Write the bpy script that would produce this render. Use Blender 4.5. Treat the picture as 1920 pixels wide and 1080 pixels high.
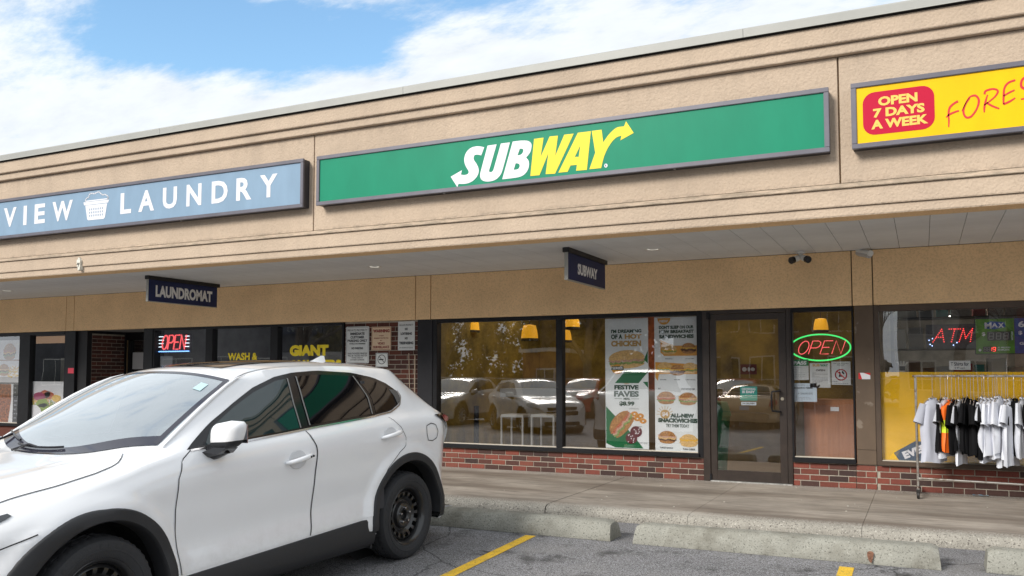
import bpy, math, random
from math import sin, cos, pi, radians, sqrt, hypot
from mathutils import Vector, Matrix
from mathutils.geometry import tessellate_polygon
for o in list(bpy.data.objects): bpy.data.objects.remove(o)
rnd = random.Random(7)
C = bpy.context.scene.collection
SC = bpy.context.scene

# ---------------------------------------------------------------- camera
F_, YAW, PIT, CY, H = 1608.8, -.446236, .058418, 607.7, 1.43
FW = Vector((sin(YAW)*cos(PIT), cos(YAW)*cos(PIT), sin(PIT)))
RT = Vector((cos(YAW), -sin(YAW), 0)); DN = FW.cross(RT)
cam_d = bpy.data.cameras.new('camera'); cam = bpy.data.objects.new('camera', cam_d); C.objects.link(cam)
cam_d.sensor_width = 36; cam_d.lens = F_/1920*36; cam_d.shift_y = (CY-540)/1920; cam_d.clip_end = 2000; cam_d.clip_start = .05
cam.matrix_world = Matrix(((RT.x, -DN.x, -FW.x, 0), (RT.y, -DN.y, -FW.y, 0), (RT.z, -DN.z, -FW.z, H), (0, 0, 0, 1)))
SC.camera = cam
def ray(px, py): return RT*(px-960)+DN*(py-CY)+FW*F_
def onY(px, py, Y):
    d = ray(px, py); t = Y/d.y; return Vector((d.x*t, Y, d.z*t+H))
def onZ(px, py, Z):
    d = ray(px, py); t = (Z-H)/d.z; return Vector((d.x*t, d.y*t, Z))
def onX(px, py, X):
    d = ray(px, py); t = X/d.x; return Vector((X, d.y*t, d.z*t+H))
K = .9226

# ---------------------------------------------------------------- world, sun, exposure
SUN_EL, SUN_AZ = radians(32), radians(205)      # azimuth clockwise from +Y
w = bpy.data.worlds.new('World'); SC.world = w; w.use_nodes = True
nt = w.node_tree; nt.nodes.clear()
def wn(t, **k):
    n = nt.nodes.new(t)
    for a, b in k.items(): setattr(n, a, b)
    return n
def wl(a, b): nt.links.new(a, b)
def wmath(op, a, b=None, c=None, clamp=False):
    n = wn('ShaderNodeMath', operation=op, use_clamp=clamp)
    for i, v in enumerate((a, b, c)):
        if v is None: continue
        if isinstance(v, (int, float)): n.inputs[i].default_value = v
        else: wl(v, n.inputs[i])
    return n.outputs[0]
sky = wn('ShaderNodeTexSky', sky_type='NISHITA', sun_disc=False, sun_elevation=SUN_EL, sun_rotation=SUN_AZ)
sky.air_density = 1.25; sky.dust_density = .3; sky.ozone_density = 2.5
tc = wn('ShaderNodeTexCoord'); sep = wn('ShaderNodeSeparateXYZ'); wl(tc.outputs['Generated'], sep.inputs[0])
zz = wmath('ADD', wmath('MAXIMUM', sep.outputs[2], 0.0), .22)
cx = wmath('DIVIDE', sep.outputs[0], zz); cyy = wmath('DIVIDE', sep.outputs[1], zz)
cmb = wn('ShaderNodeCombineXYZ'); wl(cx, cmb.inputs[0]); wl(cyy, cmb.inputs[1]); cmb.inputs[2].default_value = 3.7
rot = wn('ShaderNodeMapping'); wl(cmb.outputs[0], rot.inputs[0]); rot.inputs['Rotation'].default_value = (0, 0, radians(35)); rot.inputs['Scale'].default_value = (1.0, 2.0, 1)
n1 = wn('ShaderNodeTexNoise'); n1.inputs['Scale'].default_value = 1.5; n1.inputs['Detail'].default_value = 9; n1.inputs['Roughness'].default_value = .6; n1.inputs['Distortion'].default_value = .35
wl(rot.outputs[0], n1.inputs['Vector'])
n2 = wn('ShaderNodeTexNoise'); n2.inputs['Scale'].default_value = 6; n2.inputs['Detail'].default_value = 7; n2.inputs['Roughness'].default_value = .65
wl(rot.outputs[0], n2.inputs['Vector'])
cloud = wmath('ADD', wmath('MULTIPLY', n1.outputs[0], 1.0), wmath('MULTIPLY', n2.outputs[0], .60))
# thinner cloud where the photograph shows blue
for (px, py, r, s) in ((330, 75, .07, .34), (450, 85, .07, .36), (560, 90, .06, .32), (690, 45, .07, .38), (700, 95, .04, .26), (500, 10, .10, .24), (860, 0, .06, .30), (110, 60, .09, .20), (1000, 15, .05, .20), (250, 20, .06, .20)):
    d = ray(px, py).normalized()
    sub = wn('ShaderNodeVectorMath', operation='SUBTRACT'); wl(tc.outputs['Generated'], sub.inputs[0]); sub.inputs[1].default_value = d
    mu = wn('ShaderNodeVectorMath', operation='MULTIPLY'); wl(sub.outputs[0], mu.inputs[0]); mu.inputs[1].default_value = (1, 1, 1.9)
    ln = wn('ShaderNodeVectorMath', operation='LENGTH'); wl(mu.outputs[0], ln.inputs[0])
    g = wmath('SUBTRACT', 1.0, wmath('DIVIDE', ln.outputs['Value'], r*1.6), clamp=True)
    g = wmath('MULTIPLY', g, s)
    cloud = wmath('SUBTRACT', cloud, g)
mr = wn('ShaderNodeMapRange', interpolation_type='SMOOTHSTEP'); wl(cloud, mr.inputs[0]); mr.inputs[1].default_value = .44; mr.inputs[2].default_value = .74
tone = wn('ShaderNodeMapRange'); wl(n2.outputs[0], tone.inputs[0]); tone.inputs[1].default_value = .3; tone.inputs[2].default_value = .7; tone.inputs[3].default_value = .86; tone.inputs[4].default_value = 1.0
ccol = wn('ShaderNodeVectorMath', operation='SCALE'); ccol.inputs[0].default_value = (5.9, 6.25, 6.6); wl(tone.outputs[0], ccol.inputs['Scale'])
skys = wn('ShaderNodeVectorMath', operation='MULTIPLY'); wl(sky.outputs[0], skys.inputs[0]); skys.inputs[1].default_value = (1.2, 1.36, 1.38)
mix = wn('ShaderNodeMix', data_type='RGBA'); wl(mr.outputs[0], mix.inputs[0]); wl(skys.outputs[0], mix.inputs[6]); wl(ccol.outputs[0], mix.inputs[7])
bg = wn('ShaderNodeBackground'); bg.inputs[1].default_value = .12; wl(mix.outputs[2], bg.inputs[0])
wo = wn('ShaderNodeOutputWorld'); wl(bg.outputs[0], wo.inputs[0])
sd = bpy.data.lights.new('sun', 'SUN'); sd.energy = 2.6; sd.angle = radians(20); sd.color = (1, .95, .88)
so = bpy.data.objects.new('sun', sd); C.objects.link(so)
sdir = Vector((sin(SUN_AZ)*cos(SUN_EL), cos(SUN_AZ)*cos(SUN_EL), sin(SUN_EL)))
so.rotation_euler = sdir.to_track_quat('Z', 'Y').to_euler()
SC.view_settings.view_transform = 'Standard'; SC.view_settings.look = 'None'; SC.view_settings.exposure = 0.5; SC.view_settings.gamma = 1
SC.view_settings.use_curve_mapping = False
SC.cycles.max_bounces = 10; SC.cycles.transparent_max_bounces = 16; SC.cycles.glossy_bounces = 4

# ---------------------------------------------------------------- materials
def lin(r, g, b):
    f = lambda c: c/255/12.92 if c <= 10 else ((c/255+.055)/1.055)**2.4
    return (f(r), f(g), f(b))
def M(name, col, rough=.6, var=0., vs=12., bump=0., bs=60., metal=0., spec=.5, col2=None, lo=.35, hi=.65, emit=None, es=0., coat=0., scale3=(1, 1, 1), obj=False, det=6.):
    m = bpy.data.materials.new(name); m.use_nodes = True; t = m.node_tree; b = t.nodes['Principled BSDF']
    b.inputs['Base Color'].default_value = (*col, 1); b.inputs['Roughness'].default_value = rough; b.inputs['Metallic'].default_value = metal
    b.inputs['Specular IOR Level'].default_value = spec
    if coat: b.inputs['Coat Weight'].default_value = coat; b.inputs['Coat Roughness'].default_value = .03
    if emit: b.inputs['Emission Color'].default_value = (*emit, 1); b.inputs['Emission Strength'].default_value = es
    tcn = t.nodes.new('ShaderNodeTexCoord'); src = tcn.outputs['Object']
    mp = t.nodes.new('ShaderNodeMapping'); mp.inputs['Scale'].default_value = scale3; t.links.new(src, mp.inputs[0])
    if var or col2:
        n = t.nodes.new('ShaderNodeTexNoise'); n.inputs['Scale'].default_value = vs; n.inputs['Detail'].default_value = det; n.inputs['Roughness'].default_value = .6
        t.links.new(mp.outputs[0], n.inputs['Vector'])
        r = t.nodes.new('ShaderNodeValToRGB'); r.color_ramp.elements[0].position = lo; r.color_ramp.elements[1].position = hi
        a = tuple(c*(1-var) for c in col); z = col2 or tuple(min(1, c*(1+var)) for c in col)
        r.color_ramp.elements[0].color = (*a, 1); r.color_ramp.elements[1].color = (*z, 1)
        t.links.new(n.outputs[0], r.inputs[0]); t.links.new(r.outputs[0], b.inputs['Base Color'])
    if bump:
        n = t.nodes.new('ShaderNodeTexNoise'); n.inputs['Scale'].default_value = bs; n.inputs['Detail'].default_value = 5
        t.links.new(mp.outputs[0], n.inputs['Vector'])
        bp = t.nodes.new('ShaderNodeBump'); bp.inputs['Strength'].default_value = bump; bp.inputs['Distance'].default_value = .01
        t.links.new(n.outputs[0], bp.inputs['Height']); t.links.new(bp.outputs[0], b.inputs['Normal'])
    return m
def nd(m, t, **k):
    n = m.node_tree.nodes.new(t)
    for a, b in k.items(): setattr(n, a, b)
    return n
def lk(m, a, b): m.node_tree.links.new(a, b)
def basecol(m):
    """current colour output (socket) or value of a material"""
    b = m.node_tree.nodes['Principled BSDF'].inputs['Base Color']
    return b.links[0].from_socket if b.links else tuple(b.default_value)
def overlay(m, fac, col, mode='MIX'):
    """mix a colour over the base colour by a factor socket"""
    mx = nd(m, 'ShaderNodeMix', data_type='RGBA', blend_type=mode); cur = basecol(m)
    if isinstance(cur, tuple): mx.inputs[6].default_value = cur
    else: lk(m, cur, mx.inputs[6])
    if isinstance(fac, float): mx.inputs[0].default_value = fac
    else: lk(m, fac, mx.inputs[0])
    mx.inputs[7].default_value = (*col, 1)
    lk(m, mx.outputs[2], m.node_tree.nodes['Principled BSDF'].inputs['Base Color'])
def noisef(m, scale, lo, hi, det=5, sc3=(1, 1, 1), kind='noise', coord='Object', rough=.6):
    tcn = nd(m, 'ShaderNodeTexCoord'); mp = nd(m, 'ShaderNodeMapping'); mp.inputs['Scale'].default_value = sc3; lk(m, tcn.outputs[coord], mp.inputs[0])
    if kind == 'noise':
        n = nd(m, 'ShaderNodeTexNoise'); n.inputs['Scale'].default_value = scale; n.inputs['Detail'].default_value = det; n.inputs['Roughness'].default_value = rough; o = n.outputs[0]
    else:
        n = nd(m, 'ShaderNodeTexVoronoi'); n.inputs['Scale'].default_value = scale; o = n.outputs['Distance']
    lk(m, mp.outputs[0], n.inputs['Vector'])
    r = nd(m, 'ShaderNodeMapRange'); lk(m, o, r.inputs[0]); r.inputs[1].default_value = lo; r.inputs[2].default_value = hi; r.clamp = True
    return r.outputs[0]
def mulf(m, a, b):
    n = nd(m, 'ShaderNodeMath', operation='MULTIPLY'); lk(m, a, n.inputs[0])
    if isinstance(b, float): n.inputs[1].default_value = b
    else: lk(m, b, n.inputs[1])
    return n.outputs[0]
def zband(m, z0, z1, z2=None, z3=None, axis=2, coord='Object'):
    tcn = nd(m, 'ShaderNodeTexCoord'); s = nd(m, 'ShaderNodeSeparateXYZ'); lk(m, tcn.outputs[coord], s.inputs[0])
    r = nd(m, 'ShaderNodeMapRange', interpolation_type='SMOOTHSTEP'); lk(m, s.outputs[axis], r.inputs[0]); r.inputs[1].default_value = z0; r.inputs[2].default_value = z1
    if z2 is None: return r.outputs[0]
    q = nd(m, 'ShaderNodeMapRange', interpolation_type='SMOOTHSTEP'); lk(m, s.outputs[axis], q.inputs[0]); q.inputs[1].default_value = z2; q.inputs[2].default_value = z3; q.inputs[3].default_value = 1; q.inputs[4].default_value = 0
    return mulf(m, r.outputs[0], q.outputs[0])

STUC = M('stucco_beige', (.53, .42, .318), .9, var=.07, vs=1.3, bump=.9, bs=42, spec=.25)
overlay(STUC, mulf(STUC, noisef(STUC, 48, .46, .66, det=4), .18), (.30, .22, .16))
overlay(STUC, mulf(STUC, noisef(STUC, 1.6, .46, .7, det=9, sc3=(3.5, 1, .45)), .22), (.36, .29, .23))
STUC_D = M('stucco_ledge_dirty', (.53, .42, .318), .9, var=.07, vs=1.3, bump=.55, bs=75, spec=.25)
overlay(STUC_D, mulf(STUC_D, noisef(STUC_D, 6, .40, .62, det=9, sc3=(1, 1, 5), rough=.75), .7), (.20, .17, .13))
STUC_B = M('stucco_brown', (.90, .63, .36), .9, var=.07, vs=1.5, bump=.4, bs=80, spec=.2)
overlay(STUC_B, mulf(STUC_B, noisef(STUC_B, 45, .46, .66, det=4), .22), (.25, .16, .09))
CAP = M('flashing_grey', (.37, .37, .345), .45, var=.04, vs=3, metal=.1)
SOFF = M('soffit_aluminium', (.70, .725, .745), .55, var=.05, vs=2, spec=.3)
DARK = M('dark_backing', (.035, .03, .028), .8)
BRONZE = M('bronze_frame', (.030, .021, .017), .38, var=.2, vs=8, bump=.04, bs=40)
BLACKF = M('black_frame', (.010, .010, .012), .45, var=.2, vs=8, spec=.25)
PIERM = M('brown_painted_panel', (.115, .078, .05), .6, var=.12, vs=3, bump=.08, bs=30)
overlay(PIERM, mulf(PIERM, noisef(PIERM, 7, .64, .70, det=3), .5), (.3, .25, .2))
SILLM = M('pale_sealant', (.55, .5, .42), .7)
MORT = M('mortar', (.37, .33, .27), .95, var=.15, vs=30, bump=.4, bs=200)
BRICK = M('red_brick', (.2, .06, .04), .85, bump=.5, bs=120, spec=.2)
def brickmat(m, cols):
    oi = nd(m, 'ShaderNodeObjectInfo'); r = nd(m, 'ShaderNodeValToRGB'); r.color_ramp.interpolation = 'CONSTANT'
    els = r.color_ramp.elements
    for i, c in enumerate(cols):
        e = els[i] if i < 2 else els.new(i/len(cols)); e.position = i/len(cols); e.color = (*c, 1)
    lk(m, oi.outputs['Random'], r.inputs[0]); lk(m, r.outputs[0], m.node_tree.nodes['Principled BSDF'].inputs['Base Color'])
    overlay(m, mulf(m, noisef(m, 60, .45, .75, det=6), .45), (.07, .04, .035))
    overlay(m, mulf(m, noisef(m, 9, .60, .75, det=5, coord='Generated'), .25), (.5, .4, .33))
brickmat(BRICK, [(.20, .06, .045), (.11, .047, .038), (.24, .07, .05), (.075, .042, .036), (.17, .055, .04), (.058, .037, .034), (.21, .072, .052), (.095, .045, .038)])
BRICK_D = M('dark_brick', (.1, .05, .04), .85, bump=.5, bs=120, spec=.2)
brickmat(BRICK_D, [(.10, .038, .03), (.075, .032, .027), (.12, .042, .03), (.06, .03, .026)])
WALK = M('sidewalk_concrete', (.35, .31, .265), .85, var=.18, vs=1.6, bump=.35, bs=90, spec=.25)
overlay(WALK, mulf(WALK, noisef(WALK, .8, .42, .62, det=7, sc3=(.5, 2.4, 1)), .8), (.15, .12, .095))
overlay(WALK, mulf(WALK, noisef(WALK, 14, .50, .66, det=7, sc3=(.25, 2.5, 1)), .6), (.13, .11, .095))
overlay(WALK, mulf(WALK, zband(WALK, 10.25, 10.7, axis=1), noisef(WALK, 70, .42, .58, det=3)), (.42, .39, .35))
overlay(WALK, mulf(WALK, zband(WALK, 7.9, 8.0, 8.12, 8.3, axis=1), noisef(WALK, 70, .40, .60, det=3)), (.40, .38, .34))
KERB = M('worn_kerb_concrete', (.33, .31, .27), .9, var=.15, vs=4, bump=.9, bs=55, spec=.2)
overlay(KERB, noisef(KERB, 75, .55, .66, det=3), (.10, .09, .08)); overlay(KERB, mulf(KERB, noisef(KERB, 50, .60, .70, det=3), .8), (.62, .59, .52))
STOPM = M('parking_block_concrete', (.32, .315, .275), .9, var=.12, vs=3, bump=.8, bs=60, spec=.2)
overlay(STOPM, noisef(STOPM, 85, .57, .66, det=3), (.11, .11, .095)); overlay(STOPM, mulf(STOPM, noisef(STOPM, 55, .62, .72, det=3), .5), (.55, .54, .48))
overlay(STOPM, mulf(STOPM, noisef(STOPM, 2.6, .46, .66, det=8, rough=.7), .75), (.17, .16, .13))
ASPH = M('asphalt', (.20, .195, .195), .85, var=.25, vs=.7, bump=1.0, bs=130, spec=.3)
overlay(ASPH, noisef(ASPH, 95, .48, .60, det=3), (.34, .34, .36)); overlay(ASPH, noisef(ASPH, 80, .52, .62, det=3, sc3=(1, 1.1, 1)), (.045, .045, .05))
overlay(ASPH, mulf(ASPH, noisef(ASPH, 120, .60, .68, det=2), .9), (.66, .66, .70))
overlay(ASPH, mulf(ASPH, noisef(ASPH, 2.3, .54, .66, det=7, rough=.7), .75), (.045, .043, .042))
def cracks(m, scale, w_, fac, col, seed=0):
    tcn = nd(m, 'ShaderNodeTexCoord'); n = nd(m, 'ShaderNodeTexNoise'); n.inputs['Scale'].default_value = 3; n.inputs['Detail'].default_value = 6; lk(m, tcn.outputs['Object'], n.inputs['Vector'])
    mx = nd(m, 'ShaderNodeMix', data_type='VECTOR'); mx.inputs[0].default_value = .22; lk(m, tcn.outputs['Object'], mx.inputs[4]); lk(m, n.outputs['Color'], mx.inputs[5])
    v = nd(m, 'ShaderNodeTexVoronoi', feature='DISTANCE_TO_EDGE'); v.inputs['Scale'].default_value = scale; lk(m, mx.outputs[1], v.inputs['Vector'])
    r = nd(m, 'ShaderNodeMapRange'); lk(m, v.outputs['Distance'], r.inputs[0]); r.inputs[1].default_value = 0; r.inputs[2].default_value = w_; r.inputs[3].default_value = fac; r.inputs[4].default_value = 0
    overlay(m, r.outputs[0], col)
cracks(ASPH, .55, .006, .8, (.02, .02, .02))
overlay(ASPH, mulf(ASPH, noisef(ASPH, 3.2, .60, .68, det=8, rough=.72), .8), (.03, .028, .027))
overlay(ASPH, mulf(ASPH, noisef(ASPH, 1.1, .52, .75, det=6, rough=.6), .35), (.30, .29, .27))
LINEY = M('yellow_line_paint', (.80, .50, .035), .7, var=.1, vs=8, bump=.9, bs=130)
overlay(LINEY, noisef(LINEY, 90, .58, .66, det=3), (.20, .15, .06)); overlay(LINEY, mulf(LINEY, noisef(LINEY, 7, .56, .66, det=6), .6), (.30, .24, .12))
GROUND = M('far_ground', (.10, .10, .08), .95, var=.3, vs=.2)

def glass_mat(name, refl=1.9, tint=(1, 1, 1), rough=.0, base=.0, dust_sheen=0.):
    m = bpy.data.materials.new(name); m.use_nodes = True; t = m.node_tree; t.nodes.clear()
    tr = t.nodes.new('ShaderNodeBsdfTransparent'); tr.inputs[0].default_value = (*tint, 1)
    gl = t.nodes.new('ShaderNodeBsdfGlossy'); gl.inputs[1].default_value = rough
    fr = t.nodes.new('ShaderNodeFresnel'); fr.inputs[0].default_value = 1.5
    a = t.nodes.new('ShaderNodeMath'); a.operation = 'MULTIPLY_ADD'; a.use_clamp = True; a.inputs[1].default_value = refl; a.inputs[2].default_value = base; t.links.new(fr.outputs[0], a.inputs[0])
    gm = t.nodes.new('ShaderNodeNewGeometry'); iv = t.nodes.new('ShaderNodeMath'); iv.operation = 'SUBTRACT'; iv.inputs[0].default_value = 1.0; t.links.new(gm.outputs['Backfacing'], iv.inputs[1])
    a0 = a; a = t.nodes.new('ShaderNodeMath'); a.operation = 'MULTIPLY'; t.links.new(a0.outputs[0], a.inputs[0]); t.links.new(iv.outputs[0], a.inputs[1])
    # slight waviness of the pane
    tcn = t.nodes.new('ShaderNodeTexCoord'); n = t.nodes.new('ShaderNodeTexNoise'); n.inputs['Scale'].default_value = 1.4; n.inputs['Detail'].default_value = 1; t.links.new(tcn.outputs['Object'], n.inputs['Vector'])
    bp = t.nodes.new('ShaderNodeBump'); bp.inputs['Strength'].default_value = .05; bp.inputs['Distance'].default_value = .02; t.links.new(n.outputs[0], bp.inputs['Height']); t.links.new(bp.outputs[0], gl.inputs['Normal'])
    mx = t.nodes.new('ShaderNodeMixShader'); t.links.new(a.outputs[0], mx.inputs[0]); t.links.new(tr.outputs[0], mx.inputs[1]); t.links.new(gl.outputs[0], mx.inputs[2])
    o = t.nodes.new('ShaderNodeOutputMaterial'); last = mx.outputs[0]
    if dust_sheen:  # pale diffuse layer: some dust plus the sky's reflection painted in
        df = t.nodes.new('ShaderNodeBsdfDiffuse'); df.inputs[0].default_value = (.62, .72, .80, 1); m2 = t.nodes.new('ShaderNodeMixShader'); m2.inputs[0].default_value = dust_sheen
        t.links.new(last, m2.inputs[1]); t.links.new(df.outputs[0], m2.inputs[2]); last = m2.outputs[0]
    t.links.new(last, o.inputs[0]); return m
WSG = glass_mat('windshield_clear_glass', 2.6, (.75, .86, .88), base=.22, dust_sheen=.26)
GLASS = glass_mat('shop_window_glass', 3.4, (.98, .98, .98), base=.075)
def solid(name, col, rough=.5, **k): return M(name, col, rough, **k)
def emis(name, col, s):
    return M(name, tuple(c*.4 for c in col), .4, emit=col, es=s)

# ---------------------------------------------------------------- object helpers
def tag(o, label=None, cat=None, group=None, kind=None):
    if label: o['label'] = label
    if cat: o['category'] = cat
    if group: o['group'] = group
    if kind: o['kind'] = kind
    return o
def thing(name, label, cat, loc=(0, 0, 0), rz=0, group=None):
    o = bpy.data.objects.new(name, None); C.objects.link(o); o.location = loc; o.rotation_euler = (0, 0, rz); o.empty_display_size = .1
    return tag(o, label, cat, group)
class MB:
    def __init__(s): s.v = []; s.f = []; s.mi = []; s.cur = 0
    def add(s, vs, fs):
        b = len(s.v); s.v += [tuple(p) for p in vs]; s.f += [tuple(i+b for i in f) for f in fs]; s.mi += [s.cur]*len(fs); return s
    def box(s, x0, x1, y0, y1, z0, z1):
        return s.add([(x0, y0, z0), (x1, y0, z0), (x1, y1, z0), (x0, y1, z0), (x0, y0, z1), (x1, y0, z1), (x1, y1, z1), (x0, y1, z1)],
                     [(0, 3, 2, 1), (4, 5, 6, 7), (0, 1, 5, 4), (1, 2, 6, 5), (2, 3, 7, 6), (3, 0, 4, 7)])
    def quad(s, *p): return s.add(p, [tuple(range(len(p)))])
    def tube(s, pts, r, n=8, cap=True, closed=False):
        pts = [Vector(p) for p in pts]; N = len(pts); rr = r if isinstance(r, (list, tuple)) else [r]*N
        vs = []; fs = []; up = None
        for i, p in enumerate(pts):
            if closed: d = pts[(i+1) % N]-pts[i-1]
            else: d = pts[min(i+1, N-1)]-pts[max(i-1, 0)]
            d = d.normalized() if d.length > 1e-9 else Vector((0, 0, 1))
            if up is None: up = Vector((0, 0, 1)) if abs(d.z) < .9 else Vector((1, 0, 0))
            a = d.cross(up); a = a.normalized() if a.length > 1e-6 else d.orthogonal().normalized()
            up = a.cross(d).normalized(); b = up
            for k in range(n):
                t = 2*pi*k/n; vs.append(p+a*(cos(t)*rr[i])+b*(sin(t)*rr[i]))
        for i in range(N if closed else N-1):
            j = (i+1) % N
            for k in range(n): fs.append((i*n+k, i*n+(k+1) % n, j*n+(k+1) % n, j*n+k))
        if cap and not closed: fs.append(tuple(range(n-1, -1, -1))); fs.append(tuple((N-1)*n+k for k in range(n)))
        return s.add(vs, fs)
    def lathe(s, prof, n=32, axis='z', c=(0, 0, 0)):
        """prof: (radius, height) list"""
        vs = []; fs = []; m = len(prof)
        for i in range(n):
            t = 2*pi*i/n
            for r, h in prof:
                p = (r*cos(t), r*sin(t), h)
                if axis == 'y': p = (r*cos(t), h, r*sin(t))
                if axis == 'x': p = (h, r*cos(t), r*sin(t))
                vs.append((p[0]+c[0], p[1]+c[1], p[2]+c[2]))
        for i in range(n):
            for j in range(m-1):
                a, b = i*m+j, ((i+1) % n)*m+j; fs.append((a, b, b+1, a+1))
        return s.add(vs, fs)
    def poly(s, loops, fn=lambda x, z: (x, 0, z)):
        """2D loops (first outer, rest holes) tessellated flat"""
        tr = tessellate_polygon([[Vector((p[0], p[1], 0)) for p in L] for L in loops])
        pts = [p for L in loops for p in L]
        return s.add([fn(*p) for p in pts], [tuple(t) for t in tr])
    def prism(s, loop, y0, y1):
        """polygon in x,z extruded along y"""
        n = len(loop); self = s
        tr = tessellate_polygon([[Vector((p[0], p[1], 0)) for p in loop]])
        vs = [(p[0], y0, p[1]) for p in loop]+[(p[0], y1, p[1]) for p in loop]
        fs = [tuple(t) for t in tr]+[tuple(i+n for i in t) for t in tr]+[(i, (i+1) % n, (i+1) % n+n, i+n) for i in range(n)]
        return s.add(vs, fs)
    def grid(s, rows):
        """rows of points -> quads"""
        n = len(rows[0]); vs = [p for r in rows for p in r]
        return s.add(vs, [(i*n+j, i*n+j+1, (i+1)*n+j+1, (i+1)*n+j) for i in range(len(rows)-1) for j in range(n-1)])
    def build(s, name, mats, parent=None, smooth=False, kind=None, label=None, normals=True):
        me = bpy.data.meshes.new(name); me.from_pydata(s.v, [], s.f); me.validate()
        for m in (mats if isinstance(mats, (list, tuple)) else [mats]): me.materials.append(m)
        if isinstance(mats, (list, tuple)) and len(me.polygons) == len(s.mi): me.polygons.foreach_set('material_index', s.mi)
        if normals:
            import bmesh
            bm = bmesh.new(); bm.from_mesh(me); bmesh.ops.recalc_face_normals(bm, faces=bm.faces); bm.to_mesh(me); bm.free()
        if smooth is True: me.polygons.foreach_set('use_smooth', [True]*len(me.polygons))
        elif smooth: me.polygons.foreach_set('use_smooth', [True]*len(me.polygons)); me.set_sharp_from_angle(angle=radians(smooth))
        o = bpy.data.objects.new(name, me); C.objects.link(o); o.parent = parent
        if kind: o['kind'] = kind
        if label: o['label'] = label
        return o
def bevel(o, w=.005, seg=2):
    import bmesh
    bm = bmesh.new(); bm.from_mesh(o.data); bmesh.ops.bevel(bm, geom=list(bm.edges), offset=w, segments=seg, affect='EDGES', clamp_overlap=True)
    bm.to_mesh(o.data); bm.free(); return o
def bxo(name, dims, mat, parent=None, bev=0, **k):
    o = MB().box(*dims).build(name, mat, parent, **k)
    return bevel(o, bev) if bev else o
def shared(name, mesh_obj, parent, loc=(0, 0, 0), sc=(1, 1, 1), rz=0):
    o = mesh_obj.copy(); o.name = name; C.objects.link(o); o.parent = parent; o.location = loc; o.scale = sc; o.rotation_euler = (0, 0, rz); return o
_tcache = {}
def text_geo(body, off=0., shear=0., spacing=1.):
    key = (body, off, shear, spacing)
    if key in _tcache: return _tcache[key]
    cu = bpy.data.curves.new('t', 'FONT'); cu.body = body; cu.size = 1; cu.offset = off; cu.shear = shear; cu.space_character = spacing; cu.resolution_u = 3
    cu.align_x = 'CENTER'
    ob = bpy.data.objects.new('t', cu); C.objects.link(ob); dg = bpy.context.evaluated_depsgraph_get(); dg.update()
    me = bpy.data.meshes.new_from_object(ob.evaluated_get(dg))
    vs = [v.co.copy() for v in me.vertices]; fs = [tuple(p.vertices) for p in me.polygons]
    bpy.data.objects.remove(ob); bpy.data.curves.remove(cu); bpy.data.meshes.remove(me)
    _tcache[key] = (vs, fs); return vs, fs
def txt(mb, body, box, y, off=0.02, shear=0., spacing=1., fn=None, keep=False, align='c'):
    """fit text into box (x0,x1,z0,z1) on plane y, or through fn(x,z)"""
    vs, fs = text_geo(body, off, shear, spacing)
    if not vs: return
    xa = min(v.x for v in vs); xb = max(v.x for v in vs); ya = min(v.y for v in vs); yb = max(v.y for v in vs)
    x0, x1, z0, z1 = box; sx = (x1-x0)/(xb-xa); sz = (z1-z0)/(yb-ya)
    if keep:
        sx = min(sx, sz*keep)
        wd = (xb-xa)*sx
        x0 = x0 if align == 'l' else (x0+x1)/2-wd/2
    out = []
    for v in vs:
        x = x0+(v.x-xa)*sx; z = z0+(v.y-ya)*sz
        out.append(fn(x, z) if fn else (x, y, z))
    mb.add(out, fs)
def lerp(a, b, t): return a+(b-a)*t
def ell(cx, cz, rx, rz, n=20, a0=0, a1=2*pi, rot=0):
    full = abs(a1-a0-2*pi) < 1e-6; m = n if full else n+1
    return [(cx+rx*cos(a0+(a1-a0)*i/n)*cos(rot)-rz*sin(a0+(a1-a0)*i/n)*sin(rot), cz+rx*cos(a0+(a1-a0)*i/n)*sin(rot)+rz*sin(a0+(a1-a0)*i/n)*cos(rot)) for i in range(m)]
def rrect(x0, x1, z0, z1, r, n=6):
    p = []
    for cx_, cz_, a in ((x1-r, z1-r, 0), (x0+r, z1-r, pi/2), (x0+r, z0+r, pi), (x1-r, z0+r, 3*pi/2)):
        p += [(cx_+r*cos(a+pi/2*i/n), cz_+r*sin(a+pi/2*i/n)) for i in range(n+1)]
    return p
# ================================================================ GROUND, PAVEMENT
def kk(v): return v*K
def gz(y): return 0.0 if y > 7.1 else -.027*(7.1-max(y, -3.0))
WALKZ = .12
mb = MB()
xs = [-60+i*4 for i in range(31)]; ys = [-45, -12, -3, 0, 3.5, 7.1, 8.3]
mb.grid([[(x, y, gz(y)) for x in xs] for y in ys]); mb.build('parking_lot', ASPH, kind='structure')
mb = MB(); mb.grid([[(x, y, -.42) for x in (-600, -60, 60, 600)] for y in (-600, -45, 20, 600)]); mb.build('ground', GROUND, kind='structure')
# painted bay lines (sheets 4 mm above the asphalt, following its slope)
def bay_line(xa, xb, y1, y0=2.2, sk=.02):
    m = MB(); n = 10
    m.grid([[(lerp(xa, xb, t)+sk*(y1-y)*.2, y, gz(y)+.004) for t in (0, 1)] for y in [y0+(y1-y0)*i/n for i in range(n+1)]])
    return m.build('bay_line', LINEY, kind='structure')
bay_line(-3.228, -3.128, 7.03); bay_line(-.600, -.497, 6.92); bay_line(2.05, 2.15, 7.0)
bay_line(-5.95, -5.85, 7.0)
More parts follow.
